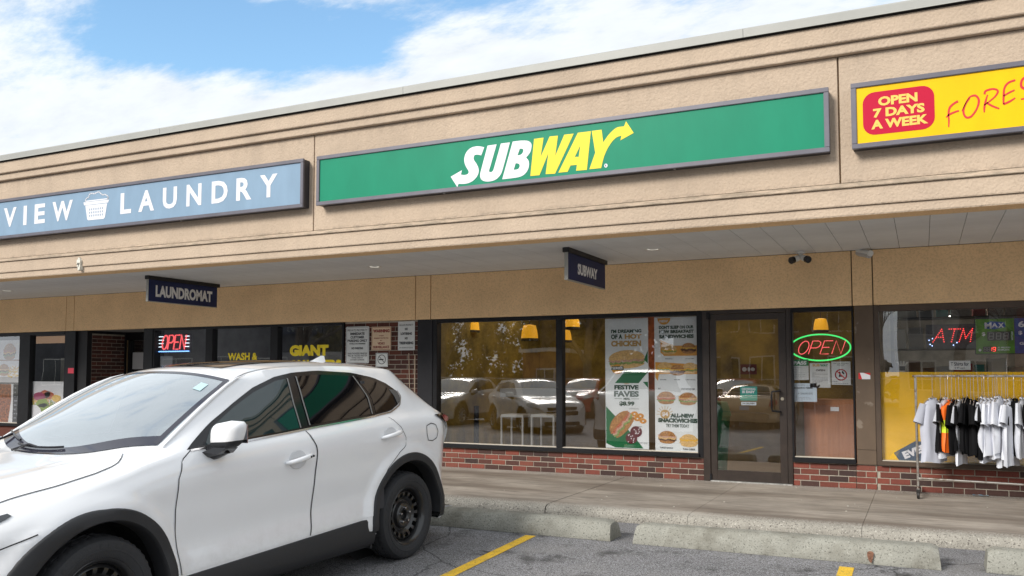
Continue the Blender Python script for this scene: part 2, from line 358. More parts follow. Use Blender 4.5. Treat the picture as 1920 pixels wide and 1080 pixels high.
# sidewalk slabs with open joints, on a dark bed
sw = thing('sidewalk', None, None, (0, 0, 0)); sw['kind'] = 'structure'
joints = [-20.0, -18.5, -17, -15.5, -14, -12.5, -11, -9.5, -7.97, -6.47, -4.97, -3.47, -2.02, -.51, .98, 2.48, 4.5]
MB().box(-20, 4.5, 8.15, 13.2, .02, WALKZ-.012).build('slab_bed', DARK, sw)
for a, b in zip(joints, joints[1:]):
    m = MB(); g = .0018; ga = .005 if a == -3.47 else g; gb = .005 if b == -3.47 else g
    sk = .045 if True else 0
    n = 5
    # slab top with worn rounded nose at the kerb
    rows = []
    for (yy, zz_) in ((8.02, .0), (8.018, .05), (8.03, .088), (8.055, .108), (8.10, .118), (8.2, WALKZ), (9.4, WALKZ), (10.68, WALKZ)):
        r = []
        for i in range(n+1):
            x = lerp(a+ga, b-gb, i/n)
            jit = .008*sin(x*17+yy*5)+.006*sin(x*41) if yy < 8.15 else 0
            r.append((x+ (0.0 if yy > 8.15 else 0), yy+jit, zz_-(abs(jit)*.5 if .02 < zz_ < .12 else 0)))
        rows.append(r)
    m.grid(rows)
    m.quad((a+g, 10.68, WALKZ), (a+g, 10.68, .02), (a+g, 8.06, .02), (a+g, 8.1, .118)); m.quad((b-g, 10.68, WALKZ), (b-g, 10.68, .02), (b-g, 8.06, .02), (b-g, 8.1, .118))
    o = m.build('slab', [WALK], sw, smooth=40)
    o2 = MB().grid([[(x, y, z) for (x, y, z) in r] for r in [[(p[0], p[1]-.002, p[2]+.001) for p in rr] for rr in rows[:5]]]).build('kerb_face', KERB, sw, smooth=40)
# recess floor
MB().box(-14.2, -11.94, 10.68, 13.2, .03, WALKZ-.002).build('entry_floor', WALK, sw)
# ================================================================ BUILDING
B = thing('strip_mall_building', 'beige stucco strip mall building with red brick base and deep covered walkway', 'building', (0, 0, 0))
FY, GY, BY, WY = 8.30, 10.72, 10.640, 10.674
zf = lambda py, y, px=1280: onY(px, py, y).z
SZ = 2.865                                        # soffit level
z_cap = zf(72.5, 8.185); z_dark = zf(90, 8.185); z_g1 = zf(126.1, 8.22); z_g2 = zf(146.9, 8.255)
z_l1 = zf(378.9, 8.245); z_l2 = zf(410.6, 8.270); z_bot = SZ
XL, XR = -21.0, 5.2
def extrude_x(prof, x0, x1, name, mat, parent, nx=1, **k):
    m = MB(); n = len(prof); xs = [x0+(x1-x0)*i/nx for i in range(nx+1)]
    m.grid([[(x, p[0], p[1]) for p in prof] for x in xs])
    for x in (x0, x1):
        m.poly([[(p[0], p[1]) for p in prof]], fn=lambda a, b, x=x: (x, a, b))
    return m.build(name, mat, parent, **k)
# core behind the mouldings
MB().box(XL, XR, 8.36, 8.54, SZ+.004, z_dark-.02).build('fascia_core', STUC_B, B)
# metal cap in lengths with a joint
capj = [XL, -16.9, -13.0, -9.15, -5.3, -1.47, 2.35, XR]
for a, b in zip(capj, capj[1:]):
    extrude_x([(8.60, z_cap+.02), (8.185, z_cap), (8.178, z_cap-.012), (8.182, z_dark+.012), (8.17, z_dark), (8.19, z_dark+.004), (8.20, z_cap-.02), (8.6, z_cap)], a+.002, b-.002, 'cap_flashing', CAP, B)
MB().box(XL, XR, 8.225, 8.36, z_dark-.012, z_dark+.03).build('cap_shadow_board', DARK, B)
def band(prof, name, mat=STUC):
    extrude_x(prof+[(8.36, prof[-1][1]), (8.36, prof[0][1])], XL, XR, name, mat, B)
band([(8.215, z_dark-.010), (8.208, z_dark-.03), (8.208, z_g1+.012), (8.213, z_g1+.003), (8.222, z_g1)], 'upper_moulding')
band([(8.250, z_g1-.004), (8.246, z_g1-.02), (8.246, z_g2+.012), (8.250, z_g2+.004), (8.26, z_g2)], 'upper_moulding')
FP = 8.30
jx = [XL, kk(-7.262*1.0)-6.564*K, None, None, XR]
xj1 = onY(588.5, 350, FP).x; xj2 = onY(1573, 220, FP).x; sp = xj2-xj1
segs = [XL, xj1-2*sp, xj1-sp, xj1, xj2, XR]
zled = z_l1+.055
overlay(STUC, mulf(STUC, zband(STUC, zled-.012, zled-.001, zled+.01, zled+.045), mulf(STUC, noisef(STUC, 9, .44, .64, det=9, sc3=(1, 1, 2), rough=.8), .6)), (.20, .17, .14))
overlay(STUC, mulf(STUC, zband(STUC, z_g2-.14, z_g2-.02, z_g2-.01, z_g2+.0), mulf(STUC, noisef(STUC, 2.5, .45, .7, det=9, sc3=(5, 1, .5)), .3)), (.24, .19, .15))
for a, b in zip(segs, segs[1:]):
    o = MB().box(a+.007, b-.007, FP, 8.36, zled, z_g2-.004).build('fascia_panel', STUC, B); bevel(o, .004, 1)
band([(FP+.0, zled-.002), (8.262, z_l1+.028), (8.247, z_l1+.018), (8.245, z_l1+.006), (8.25, z_l1)], 'ledge_moulding', STUC_D)
band([(8.27, z_l1-.003), (8.268, z_l1-.012), (8.268, z_l2+.01), (8.272, z_l2)], 'lower_moulding')
band([(8.292, z_l2-.003), (8.29, z_l2-.012), (8.29, SZ+.012), (8.296, SZ)], 'lower_moulding')
MB().box(XL, XR, 8.297, 8.36, SZ-.001, SZ+.05).build('fascia_underside', STUC_B, B); MB().box(XL, XR, 8.36, 8.545, SZ-.001, SZ+.003).build('fascia_underside', STUC_B, B)
# chipped white patch on the lower mouldings at left
cp = onY(150, 497, 8.26); m = MB()
for (dx, dz, w_, h_) in ((0, .05, .035, .05), (.01, -.03, .022, .05), (-.012, .0, .02, .03)):
    m.prism([(cp.x+dx-w_, cp.z+dz-h_), (cp.x+dx+w_*.7, cp.z+dz-h_*.8), (cp.x+dx+w_, cp.z+dz+h_*.3), (cp.x+dx+w_*.1, cp.z+dz+h_*1.2), (cp.x+dx-w_*1.2, cp.z+dz+h_*.2)], 8.235, 8.29)
m.build('chipped_patch', M('exposed_foam', (.72, .70, .62), .9, var=.2, vs=40), B)
# soffit of metal panels
sof = MB().box(XL, XR, 8.54, BY+.1, SZ+.012, SZ+.03).build('soffit', DARK, B)
sx0 = kk(-.222); pp = .325*K
i0 = int((XL-sx0)/pp); i1 = int((XR-sx0)/pp)
sp_o = None
for i in range(i0, i1):
    g = .0045 if i > -7 else .0018
    o = MB().box(0, pp-g, 8.547, BY-.001, SZ+(.0 if i % 2 else .0008), SZ+.011).build('soffit_panel', SOFF, sof) if sp_o is None or i == -6 else shared('soffit_panel', sp_o, sof)
    sp_o = o; o.location = (sx0+i*pp, 0, .0004*((i*7) % 3))
# brown stucco wall above the shopfronts, with joints
bz = kk(2.41)
bj = [XL, kk(-15.352), kk(-15.118), kk(-7.21), kk(-6.931), kk(-.783), kk(-.541), XR]
for a, b in zip(bj, bj[1:]):
    o = MB().box(a+.006, b-.006, BY, BY+.12, bz, SZ-.002).build('wall_panel', STUC_B, B); bevel(o, .004, 1)
MB().box(XL, XR, BY+.02, BY+.3, bz+.01, SZ+.01).build('wall_backing', DARK, B)
# roof deck
MB().box(XL, XR, 8.4, 24, z_dark-.3, z_dark-.1).build('roof', CAP, B)
# ---------------------------------------------------------------- bricks
BL, BH, JT = .2015, .0595, .010
bp_ = MB(); ch = .003
bp_.add([(ch, 0, ch), (BL-ch, 0, ch), (BL-ch, 0, BH-ch), (ch, 0, BH-ch), (0, ch, 0), (BL, ch, 0), (BL, ch, BH), (0, ch, BH), (0, .06, 0), (BL, .06, 0), (BL, .06, BH), (0, .06, BH)],
        [(0, 1, 2, 3), (4, 5, 1, 0), (5, 6, 2, 1), (6, 7, 3, 2), (7, 4, 0, 3), (8, 9, 5, 4), (9, 10, 6, 5), (10, 11, 7, 6), (11, 8, 4, 7)])
BRK = None
def brick_wall(x0, x1, z0, z1, y, label, shift=0., mat=None, side=False, stuff_below=None):
    wl_ = MB()
    if side: wl_.box(y-.10, y-.006, x0, x1, z0, z1)
    else: wl_.box(x0, x1, y+.006, y+.1, z0, z1)
    wl_ = wl_.build('brick_wall', MORT, B, label=label)
    global BRK
    row = 0; z = z0; low = MB()
    while z+BH <= z1+.03:
        h = min(BH, z1-z)
        if h < .015: break
        x = x0-(shift+(0 if row % 2 else .5))*(BL+JT) % (BL+JT)
        x -= (BL+JT)
        while x < x1:
            a = max(x, x0+.001); b = min(x+BL, x1-.001)
            if b-a > .03:
                jy = rnd.uniform(-.0025, .0015)
                if stuff_below and z < stuff_below: low.box(a, b, y+jy, y+.06, z, z+h)
                else:
                    if BRK is None or (mat and mat is not BRK.data.materials[0]):
                        o = bp_.build('brick', mat or BRICK, wl_); BRK = o
                    else:
                        o = BRK.copy(); C.objects.link(o); o.parent = wl_; o.name = 'brick'
                    o.scale = ((b-a)/BL, 1, h/BH)
                    if side: o.rotation_euler = (0, 0, pi/2); o.location = (y-jy, a, z)
                    else: o.rotation_euler = (0, 0, 0); o.location = (a, y+jy, z+rnd.uniform(-.0008, .0008))
            x += BL+JT
        z += BH+JT; row += 1
    if low.v: low.build('lower_bricks', mat or BRICK, wl_, kind='stuff')
ZB = kk(.431)
# x of a joint in the second row near px 1229.3 -> align bond
jref = onY(1229.3, 868, WY).x
sh = ((-2.475-jref) % (BL+JT))/(BL+JT)
brick_wall(kk(-6.9), -2.475, WALKZ, ZB, WY, 'low brick wall under the sandwich shop windows', shift=((kk(-6.9)-jref) % (BL+JT))/(BL+JT)+.0)
brick_wall(-1.415, kk(-.783), WALKZ, ZB, WY, 'short brick wall right of the glass door', shift=.1)
brick_wall(kk(-.783)+.004, kk(-.541)-.004, WALKZ, ZB-.0, WY-.004, 'brick foot of the brown pier', shift=.0)
brick_wall(kk(-.541), 1.75, WALKZ, ZB, WY, 'low brick wall under the yellow window', shift=.35)
BRK = None
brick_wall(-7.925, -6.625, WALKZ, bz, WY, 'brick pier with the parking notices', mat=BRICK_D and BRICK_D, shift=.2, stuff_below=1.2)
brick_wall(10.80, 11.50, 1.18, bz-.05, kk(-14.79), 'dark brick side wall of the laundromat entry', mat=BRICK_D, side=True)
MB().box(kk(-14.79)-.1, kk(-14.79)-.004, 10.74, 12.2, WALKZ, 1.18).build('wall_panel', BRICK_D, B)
# thin conduit on the brick pier
m = MB(); c1 = onY(778, 665, WY-.02); m.tube([(c1.x, WY-.02, c1.z), (c1.x, WY-.02, c1.z-.9)], .008, 6)
c2 = onY(772, 665, WY-.02); m.tube([(c2.x-.05, WY-.02, c1.z+.02), (c2.x-.02, WY-.02, c1.z-.9)], .006, 6); m.build('conduit', STUC, B)

# ---------------------------------------------------------------- windows and frames
def window(x0, x1, z0, z1, mull, fm, label, gy=GY, fw=.045, y0=10.655, extra_h=None, pane_mat=None, bot=.055, top=.05):
    """x0..x1,z0..z1 outer frame; mull = list of (xa,xb) mullions"""
    wdw = thing('window', None, None); wdw.parent = B; wdw['label'] = label
    edges = [x0+fw]+[v for ab in mull for v in ab]+[x1-fw]
    y1 = gy+.06
    for a, b in ((x0, x0+fw), (x1-fw, x1)): bxo('frame', (a, b, y0, y1, z0, z1), fm, wdw, .004)
    bxo('frame', (x0+fw, x1-fw, y0-.004, y1, z1-top, z1-.001), fm, wdw, .004)
    bxo('frame', (x0+fw-.02, x1-fw+.02, y0-.03, y1, z0, z0+bot), fm, wdw, .005)
    bxo('sill', (x0+fw, x1-fw, y0+.012, gy-.004, z0+bot, z0+bot+.009), SILLM, wdw)
    for a, b in mull: bxo('frame', (a, b, y0+.005, y1, z0+bot, z1-top), fm, wdw, .004)
    for a, b in zip(edges[::2], edges[1::2]):
        bxo('pane', (a-.01, b+.01, gy, gy+.006, z0+bot-.01, z1-top+.01), pane_mat or GLASS, wdw)
    return wdw
W1 = window(kk(-6.897), kk(-2.68), ZB+.002, bz-.002, [(kk(-4.82), kk(-4.72))], BLACKF, 'large sandwich shop window of two panes', fw=.07, top=.052)
bxo('jamb_panel', (kk(-7.174), kk(-6.90)-.001, 10.64+.01, 10.8, WALKZ, bz-.002), M('charcoal_panel', (.020, .020, .024), .5, var=.15, vs=3, spec=.25), B, .004)
bxo('jamb_panel', (kk(-2.68)+.001, kk(-2.565)-.02, 10.65, 10.82, WALKZ, bz-.002), BRONZE, B, .004)
# door
DR = thing('door', None, None); DR.parent = B; DR['label'] = 'bronze framed glass entrance door'
dx0, dx1 = kk(-2.565)-.018, kk(-1.596)
DZ0, DZ1 = WALKZ+.012, kk(2.352)
bxo('door_frame', (kk(-2.565)-.019, dx1+.0, 10.652, 10.80, DZ1+.004, bz-.003), BRONZE, DR, .003)
bxo('threshold', (dx0, dx1+.05, 10.63, 10.80, WALKZ, WALKZ+.012), M('worn_metal_threshold', (.5, .5, .48), .4, var=.3, vs=20, metal=.6), DR)
yl0, yl1 = 10.662, 10.705
gl0, gl1 = kk(-2.50), kk(-1.690)
for (a, b) in ((dx0+.004, gl0), (gl1, dx1)): bxo('stile', (a, b, yl0, yl1, DZ0, DZ1), BRONZE, DR, .004)
for (a, b) in ((DZ0, kk(.27)+.01), (kk(2.27), DZ1)): bxo('rail', (gl0, gl1, yl0+.001, yl1, a, b), BRONZE, DR, .003)
bxo('pane', (gl0-.005, gl1+.005, 10.682, 10.688, kk(.27), kk(2.28)), GLASS, DR)
hx = kk(-1.735); m = MB()
hz0, hz1 = onY(1463, 772, 10.62).z, onY(1463, 733, 10.62).z
m.tube([(hx+.05, 10.665, hz1), (hx+.05, 10.60, hz1), (hx-.03, 10.585, hz1-.01), (hx-.035, 10.58, hz1-.05), (hx-.035, 10.58, hz0+.05), (hx-.03, 10.585, hz0+.01), (hx+.05, 10.60, hz0), (hx+.05, 10.665, hz0)], .012, 8)
m.build('handle', BLACKF, DR, smooth=40)
lc = onY(1467, 748, 10.655); MB().lathe([(0, -.014), (.018, -.014), (.021, -.008), (.021, .01)], 20, 'y', (lc.x, 10.662, lc.z)).build('lock_cylinder', M('brass_grey', (.6, .55, .45), .3, metal=.8), DR, smooth=40)
bxo('hinge', (dx0-.03, dx0+.015, 10.635, 10.665, DZ1-.06, DZ1+.03), BLACKF, DR, .003)
bxo('hinge', (dx0-.012, dx0+.012, 10.645, 10.665, DZ0, DZ0+.08), BLACKF, DR, .003)
bxo('jamb_panel', (dx1+.004, kk(-1.534), 10.655, 10.80, WALKZ, bz-.002), BRONZE, B, .003)
W2 = window(kk(-1.534)+.001, kk(-.783)+.006, ZB+.002, bz-.002, [], BLACKF, 'narrow side window beside the glass door', fw=.02, top=.05)
W2['label'] = 'narrow side window beside the glass door'
bxo('jamb_panel', (kk(-.765), kk(-.543), 10.648, 10.80, ZB+.17, bz-.002), PIERM, B, .004); bxo('jamb_panel', (kk(-.765), kk(-.543), 10.6465, 10.80, ZB+.002, ZB+.168), PIERM, B, .004)
BRF = M('brown_frame', (.075, .05, .034), .5, var=.15, vs=5)
W3 = window(kk(-.541), 1.75, ZB+.002, bz-.002, [], BRF, 'wide convenience store window', fw=.055, top=.07, bot=.05)
# laundromat window, three lights
LW0 = kk(-13.19)
W4 = window(kk(-12.95), kk(-8.60), .55, bz-.002, [(kk(-11.648), kk(-11.482)), (kk(-10.157), kk(-9.993))], BLACKF, 'laundromat window of three panes', fw=.035, top=.04)
bxo('jamb_panel', (LW0, kk(-12.95)-.001, 10.645, 10.9, WALKZ, bz-.002), BLACKF, B, .004)
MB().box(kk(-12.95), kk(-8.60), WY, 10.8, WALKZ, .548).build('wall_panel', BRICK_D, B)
# recess: ceiling, door at the back, dark jamb
MB().box(kk(-14.79), LW0, BY+.1, 12.4, bz+.0, bz+.04).build('entry_ceiling', M('entry_ceiling_paint', (.2, .2, .2), .8), B)
ry = 11.56
rd = thing('door', None, None); rd.parent = B; rd['label'] = 'dark laundromat door deep in the brick entry'
xa, xb = kk(-14.79)-.0, LW0+.1
bxo('door_frame', (xa, xa+.06, ry-.03, ry+.1, WALKZ, bz), BLACKF, rd); bxo('door_frame', (xa+.06, xb, ry-.03, ry+.1, bz-.15, bz), BLACKF, rd)
bxo('stile', (xa+.065, xa+.085, ry-.06, ry-.03, WALKZ, bz-.15), M('brass_edge', (.35, .26, .14), .4, metal=.6), rd)
bxo('stile', (xa+.085, xa+.14, ry-.05, ry+.04, WALKZ, bz-.15), BLACKF, rd); bxo('pane', (xa+.14, xb, ry, ry+.006, WALKZ+.2, bz-.15), GLASS, rd)
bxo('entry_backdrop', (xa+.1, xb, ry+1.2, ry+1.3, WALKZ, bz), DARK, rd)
# left restaurant front
bxo('jamb_panel', (kk(-15.067), kk(-14.80), 10.70, 10.9, WALKZ, bz-.002), M('black_panel', (.008, .008, .01), .6), B)
bxo('jamb_panel', (kk(-15.334), kk(-15.069), 10.648, 10.9, WALKZ, bz-.002), BLACKF, B, .004)
W5 = window(kk(-18.6), kk(-15.336), .45, bz-.002, [(kk(-16.772), kk(-16.44))], BLACKF, 'restaurant window with food posters', fw=.05, top=.06)
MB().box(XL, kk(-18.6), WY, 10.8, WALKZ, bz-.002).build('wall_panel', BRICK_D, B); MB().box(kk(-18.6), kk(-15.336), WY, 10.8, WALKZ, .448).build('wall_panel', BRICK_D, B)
MB().box(1.75, XR, WY, 10.8, WALKZ, bz-.002).build('wall_panel', BRICK, B)
# ---------------------------------------------------------------- interiors
def room(x0, x1, y1, wallm, floorm, ceilm, z1=2.7):
    MB().box(x0, x1, y1, y1+.1, WALKZ, z1).build('interior_wall', wallm, B)
    MB().box(x0-.05, x0, 10.80, y1, WALKZ, z1).build('interior_wall', wallm, B); MB().box(x1, x1+.05, 10.80, y1, WALKZ, z1).build('interior_wall', wallm, B)
    MB().box(x0, x1, 10.70, y1, WALKZ-.05, WALKZ+.004).build('interior_floor', floorm, B)
    MB().box(x0, x1, 10.80, y1, z1, z1+.05).build('interior_ceiling', ceilm, B)
OLIVE = M('olive_wallpaper', (.15, .11, .03), .8, var=.35, vs=1.6, col2=(.36, .26, .05))
FLT = M('tan_floor_tile', (.30, .22, .15), .4, var=.1, vs=4)
CEI = M('ceiling_tile', (.42, .40, .36), .8, emit=(1, .85, .6), es=.0)
room(kk(-6.95), kk(-.66), 14.6, OLIVE, FLT, CEI)
room(kk(-.60), 5, 14.2, M('shop_wall_grey', (.22, .20, .17), .8, var=.4, vs=3), FLT, CEI)
room(kk(-14.6)+1.5, kk(-7.1), 14.5, M('laundry_wall', (.16, .16, .16), .8, var=.3, vs=2), FLT, CEI)
room(XL+.2, kk(-15.0), 13, M('dark_dining_wall', (.05, .05, .06), .8, var=.4, vs=3), FLT, CEI)
# wallpaper panels on the shop's back wall and a brick-red column
for (a, b, m_) in ((-4.6, -4.15, M('rust_wallpaper', (.30, .085, .035), .8, var=.5, vs=5)), (-4.05, -3.9, M('dark_green_wallpaper', (.05, .07, .04), .8, var=.3, vs=4))):
    MB().box(a, b, 14.55, 14.598, WALKZ, 2.7).build('wallpaper_panel', m_, B)

def fixture(x, y, z, w_, d_, label, es=7., col=(1, .82, .58)):
    t = thing('ceiling_lamp_panel', label, 'ceiling lamp', (x, y, z), group='lit lamp panels inside the shops')
    bxo('housing', (-w_/2-.03, w_/2+.03, -d_/2-.03, d_/2+.03, .0, .05), CAP, t, .004); bxo('diffuser', (-w_/2, w_/2, -d_/2, d_/2, -.012, .0), bpy.data.materials.get('lamp_panel_%d' % int(es)) or emis('lamp_panel_%d' % int(es), col, es), t)
for i, x in enumerate((-5.9, -4.3, -2.7, -1.3)):
    for j, y in enumerate((11.9, 13.4)): fixture(x, y, 2.64, .5, .9, '%s lit ceiling panel from the left in the %s row inside the sandwich shop' % (('first', 'second', 'third', 'fourth')[i], ('front', 'back')[j]), 2.5)
for i, x in enumerate((.3, 1.9)): fixture(x, 12.2, 2.64, .4, 1.2, '%s lit ceiling panel inside the convenience store' % ('left', 'right')[i], 7., (1, .95, .85))
fixture(-10.5, 12.3, 2.64, .4, 1.2, 'lit ceiling panel inside the laundromat', 4., (.9, .95, 1))
fixture(-15.6, 11.8, 2.64, .4, .8, 'lit ceiling panel inside the restaurant', 4., (1, .85, .7))
# ================================================================ FASCIA SIGNS
SF = 8.17
FR = M('sign_frame_grey', (.13, .125, .15), .4, var=.1, vs=4, metal=.2); FRD = M('sign_box_side', (.035, .033, .04), .5)
def sheet(name, color, rough=.4, **k): return M(name, color, rough, var=.05, vs=2.2, spec=.18, scale3=(1.6, 1, .6), **k)
SGRN = sheet('green_sign_face', (.010, .24, .135)); SBLU = sheet('slate_blue_sign_face', (.24, .35, .47)); SYEL = sheet('yellow_sign_face', (.86, .52, .003))
PW = solid('print_white', (.78, .78, .82), .5); PY_ = solid('print_yellow', (.88, .68, .01), .5); PR = solid('print_red', (.52, .010, .045), .5, spec=.15); PRD = solid('print_bright_red', (.62, .015, .02), .5)
PK = solid('print_black', (.012, .012, .014), .6); PN = solid('print_navy', (.006, .012, .05), .5)
ztp, zbt = [], []
def sign(name, label, x0, x1, z0, z1, face, x_frame=None, bw=.045):
    t = thing(name, label, 'shop sign', ((x0+x1)/2, SF, z0)); L = t.location
    def b(nm, x0_, x1_, y0, y1, z0_, z1_, m_, bev=.004): return bxo(nm, (x0_-L.x, x1_-L.x, y0-L.y, y1-L.y, z0_-L.z, z1_-L.z), m_, t, bev)
    b('cabinet', x0+.006, x1-.006, SF+.02, FP+.01, z0+.006, z1-.006, FRD)
    b('frame', x0, x1, SF, SF+.03, z1-bw, z1, FR); b('frame', x0, x1, SF, SF+.03, z0, z0+bw, FR)
    b('frame', x0, x0+bw, SF+.001, SF+.03, z0+bw, z1-bw, FR); b('frame', x1-bw, x1, SF+.001, SF+.03, z0+bw, z1-bw, FR)
    b('sign_face', x0+bw, x1-bw, SF+.016, SF+.0195, z0+bw, z1-bw, face, 0)
    # two small weep clips under the cabinet
    for q in (.3, .75): b('clip', lerp(x0, x1, q), lerp(x0, x1, q)+.02, SF+.03, SF+.05, z0-.008, z0+.006, CAP, 0)
    return t
def local(mb, t):
    L = t.location; mb.v = [(v[0]-L.x, v[1]-L.y, v[2]-L.z) for v in mb.v]; return mb
s_top = sum(onY(px, py, SF).z for px, py in ((440, 310.6), (760, 273), (1280, 202.2), (1860, 120)))/4
s_bot = sum(onY(px, py, SF).z for px, py in ((440, 399.4), (760, 371.1), (1280, 314.2), (1860, 250)))/4
PF = SF+.0135
S1 = sign('shop_sign', 'blue grey VIEW LAUNDRY sign with white basket drawing', -14.9, onY(568.0, 340, SF).x, s_top if 0 else s_bot, s_top, SBLU)
S2 = sign('shop_sign', 'long green SUBWAY sign with white and yellow arrow lettering', onY(592.5, 340, SF).x, onY(1554.5, 220, SF).x, s_bot, s_top, SGRN)
S3 = sign('shop_sign', 'yellow sign reading OPEN 7 DAYS A WEEK beside red brush letters', onY(1596, 220, SF).x, 3.9, s_bot, s_top, SYEL)
def pxpoly(loops, y=PF): return [[(onY(px, py, y).x, onY(px, py, y).z) for px, py in L] for L in loops]
def zc(loops, s, ox, oy): return [[(x/s+ox, y/s+oy) for x, y in L] for L in loops]
def addpoly(m, loops, y=PF): m.poly(pxpoly(loops, y), fn=lambda x, z: (x, y, z))
# ---- SUBWAY wordmark, traced outlines
def ss(pts, it=2):
    """round the corners of a polygon given as (x,y[,sharp])"""
    for _ in range(it):
        out = []; n = len(pts)
        for i, p in enumerate(pts):
            if len(p) > 2: out.append(p); continue
            a = pts[i-1]; b = pts[(i+1) % n]
            out.append((p[0]*.75+a[0]*.25, p[1]*.75+a[1]*.25)); out.append((p[0]*.75+b[0]*.25, p[1]*.75+b[1]*.25))
        pts = out
    return [(p[0], p[1]) for p in pts]
q = 1
Sl = ss([(612, 325, q), (560, 462, q), (500, 447), (445, 455), (432, 500), (438, 545), (485, 605), (522, 690), (515, 770), (470, 850), (390, 915), (290, 945), (178, 942, q), (158, 998, q), (45, 822, q), (235, 712, q), (218, 785, q), (270, 797), (335, 780), (352, 745), (340, 710), (300, 650), (272, 570), (275, 490), (310, 400), (385, 330), (480, 305), (550, 310)])
Ul = ss([(668, 297, q), (820, 275, q), (712, 655), (690, 720), (700, 745), (735, 745), (760, 720), (772, 690), (892, 262, q), (1045, 242, q), (925, 700), (885, 800), (800, 880), (680, 908), (590, 895), (545, 850), (540, 780), (560, 700)])
Bl = ss([(1092, 228, q), (1230, 212, q), (1340, 210), (1400, 245), (1415, 300), (1395, 400), (1350, 465), (1312, 498), (1355, 535), (1372, 600), (1355, 700), (1290, 790), (1190, 835), (915, 865, q)])
Bh1 = ss([(1212, 350, q), (1262, 350), (1275, 380), (1255, 430), (1215, 458), (1172, 460, q)]); Bh2 = ss([(1142, 595, q), (1195, 598), (1215, 635), (1195, 685), (1160, 702), (1108, 705, q)])
for L in ([Sl], [Ul], [Bl, Bh1, Bh2]): m = MB(); addpoly(m, zc(L, 9, 840, 240)); local(m, S2).build('letter', PW, S2)
Wl = [(178, 336), (326, 316), (280, 615), (420, 298), (549, 285), (508, 600), (648, 270), (795, 253), (505, 877), (358, 885), (400, 560), (262, 900), (120, 914)]
Al = [(860, 240), (1062, 215), (1000, 818), (833, 832), (845, 740), (745, 750), (700, 848), (556, 862)]; Ah = [(897, 440), (873, 615), (812, 617)]
Yl = ss([(1076, 212, q), (1230, 192, q), (1255, 390, q), (1340, 265), (1430, 180), (1480, 150), (1580, 140, q), (1610, 62, q), (1730, 242, q), (1522, 358, q), (1540, 285, q), (1450, 310), (1350, 430), (1270, 590), (1222, 790, q), (1040, 808, q), (1130, 550, q)])
for L in ([Wl], [Al, Ah], [Yl]): m = MB(); addpoly(m, zc(L, 8.309, 980, 220)); local(m, S2).build('letter', PY_, S2)
m = MB(); rc = onY(1136, 310.5, PF)
m.poly([ell(rc.x, rc.z, .018, .02)], fn=lambda x, z: (x, PF, z)); local(m, S2).build('trademark_dot', PW, S2)
m = MB(); txt(m, 'R', (rc.x-.008, rc.x+.008, rc.z-.01, rc.z+.01), PF-.001); local(m, S2).build('trademark_letter', PK, S2)
# ---- VIEW [basket] LAUNDRY
lt_z = sum(onY(px, py, PF).z for px, py in ((236, 362.5), (75, 381), (360, 344), (503, 329)))/4; lb_z = sum(onY(px, py, PF).z for px, py in ((236, 400), (75, 418.5), (363, 386), (503, 370.6)))/4
for ch_, a, b in (('V', 7.8, 31.2), ('I', 44.5, 50.8), ('E', 65.3, 84.8), ('W', 98.4, 136.3), ('L', 225.8, 246), ('A', 259.4, 289), ('U', 305, 331.3), ('N', 349.2, 377.2), ('D', 396.4, 426.4), ('R', 442.5, 471), ('Y', 486.6, 519.4)):
    m = MB(); txt(m, ch_, (onY(a, 385, PF).x, onY(b, 385, PF).x, lb_z, lt_z), PF, off=.03 if ch_ != 'I' else .0); local(m, S1).build('letter', PW, S1)
m = MB(); cv = lambda L: zc(L, 13.5, 140, 345)
addpoly(m, cv([[(222, 468), (870, 395), (848, 468), (240, 543)]])); body = [(270, 548), (822, 486), (765, 840), (735, 880), (345, 920), (318, 895)]
holes = []
for r_ in range(3):
    for c_ in range(8):
        x = 378+c_*46.5; y = 648+r_*80-(c_*5.2); holes.append([(x-10, y-26), (x+10, y-28), (x+10, y+24), (x-10, y+26)])
addpoly(m, cv([body]+holes)); 
foam = [(268, 440), (285, 380), (315, 350), (355, 335), (365, 280), (400, 238), (450, 238), (500, 245), (560, 215), (605, 195), (640, 220), (680, 258), (715, 275), (755, 262), (800, 275), (835, 310), (848, 345), (835, 372), (268, 440)]
pw = [Vector((onY(x/13.5+140, y/13.5+345, PF).x, PF, onY(x/13.5+140, y/13.5+345, PF).z)) for x, y in foam]
def ribbon_xz(mb, pts, wd, y=None):
    for a, b in zip(pts, pts[1:]):
        d = (b-a); d.y = 0
        if d.length < 1e-6: continue
        n_ = Vector((-d.z, 0, d.x)).normalized()*wd/2; e = d.normalized()*wd*.3
        p_ = [a-e+n_, b+e+n_, b+e-n_, a-e-n_]
        mb.add([(v.x, (y if y is not None else v.y), v.z) for v in p_], [(0, 1, 2, 3)])
ribbon_xz(m, pw, .016); local(m, S1).build('basket_drawing', PW, S1)
# ---- OPEN 7 DAYS A WEEK
def ru(px, py, y=PF): v = onY(px, py, y); return v.x, v.z
bx0 = onY(1617.8, 210, PF).x; bx1 = onY(1752.5, 210, PF).x
bz1 = (onY(1628, 172.5, PF).z+onY(1745, 160.5, PF).z)/2; bz0 = (onY(1635, 252.5, PF).z+onY(1740, 242, PF).z)/2
m = MB(); m.poly([rrect(bx0, bx1, bz0, bz1, .10)], fn=lambda x, z: (x, PF, z)); local(m, S3).build('red_panel', PR, S3)
m = MB(); h = (bz1-bz0)
for i, (t_, a, b) in enumerate((('OPEN', 1647, 1721), ('7 DAYS', 1637, 1734), ('A WEEK', 1633, 1740))):
    zt = bz1-h*(.13+.265*i); txt(m, t_, (onY(a, 210, PF).x, onY(b, 210, PF).x, zt-h*.215, zt), PF-.002, off=.045)
local(m, S3).build('lettering', solid('print_pale_yellow', (.85, .55, .10), .5), S3)
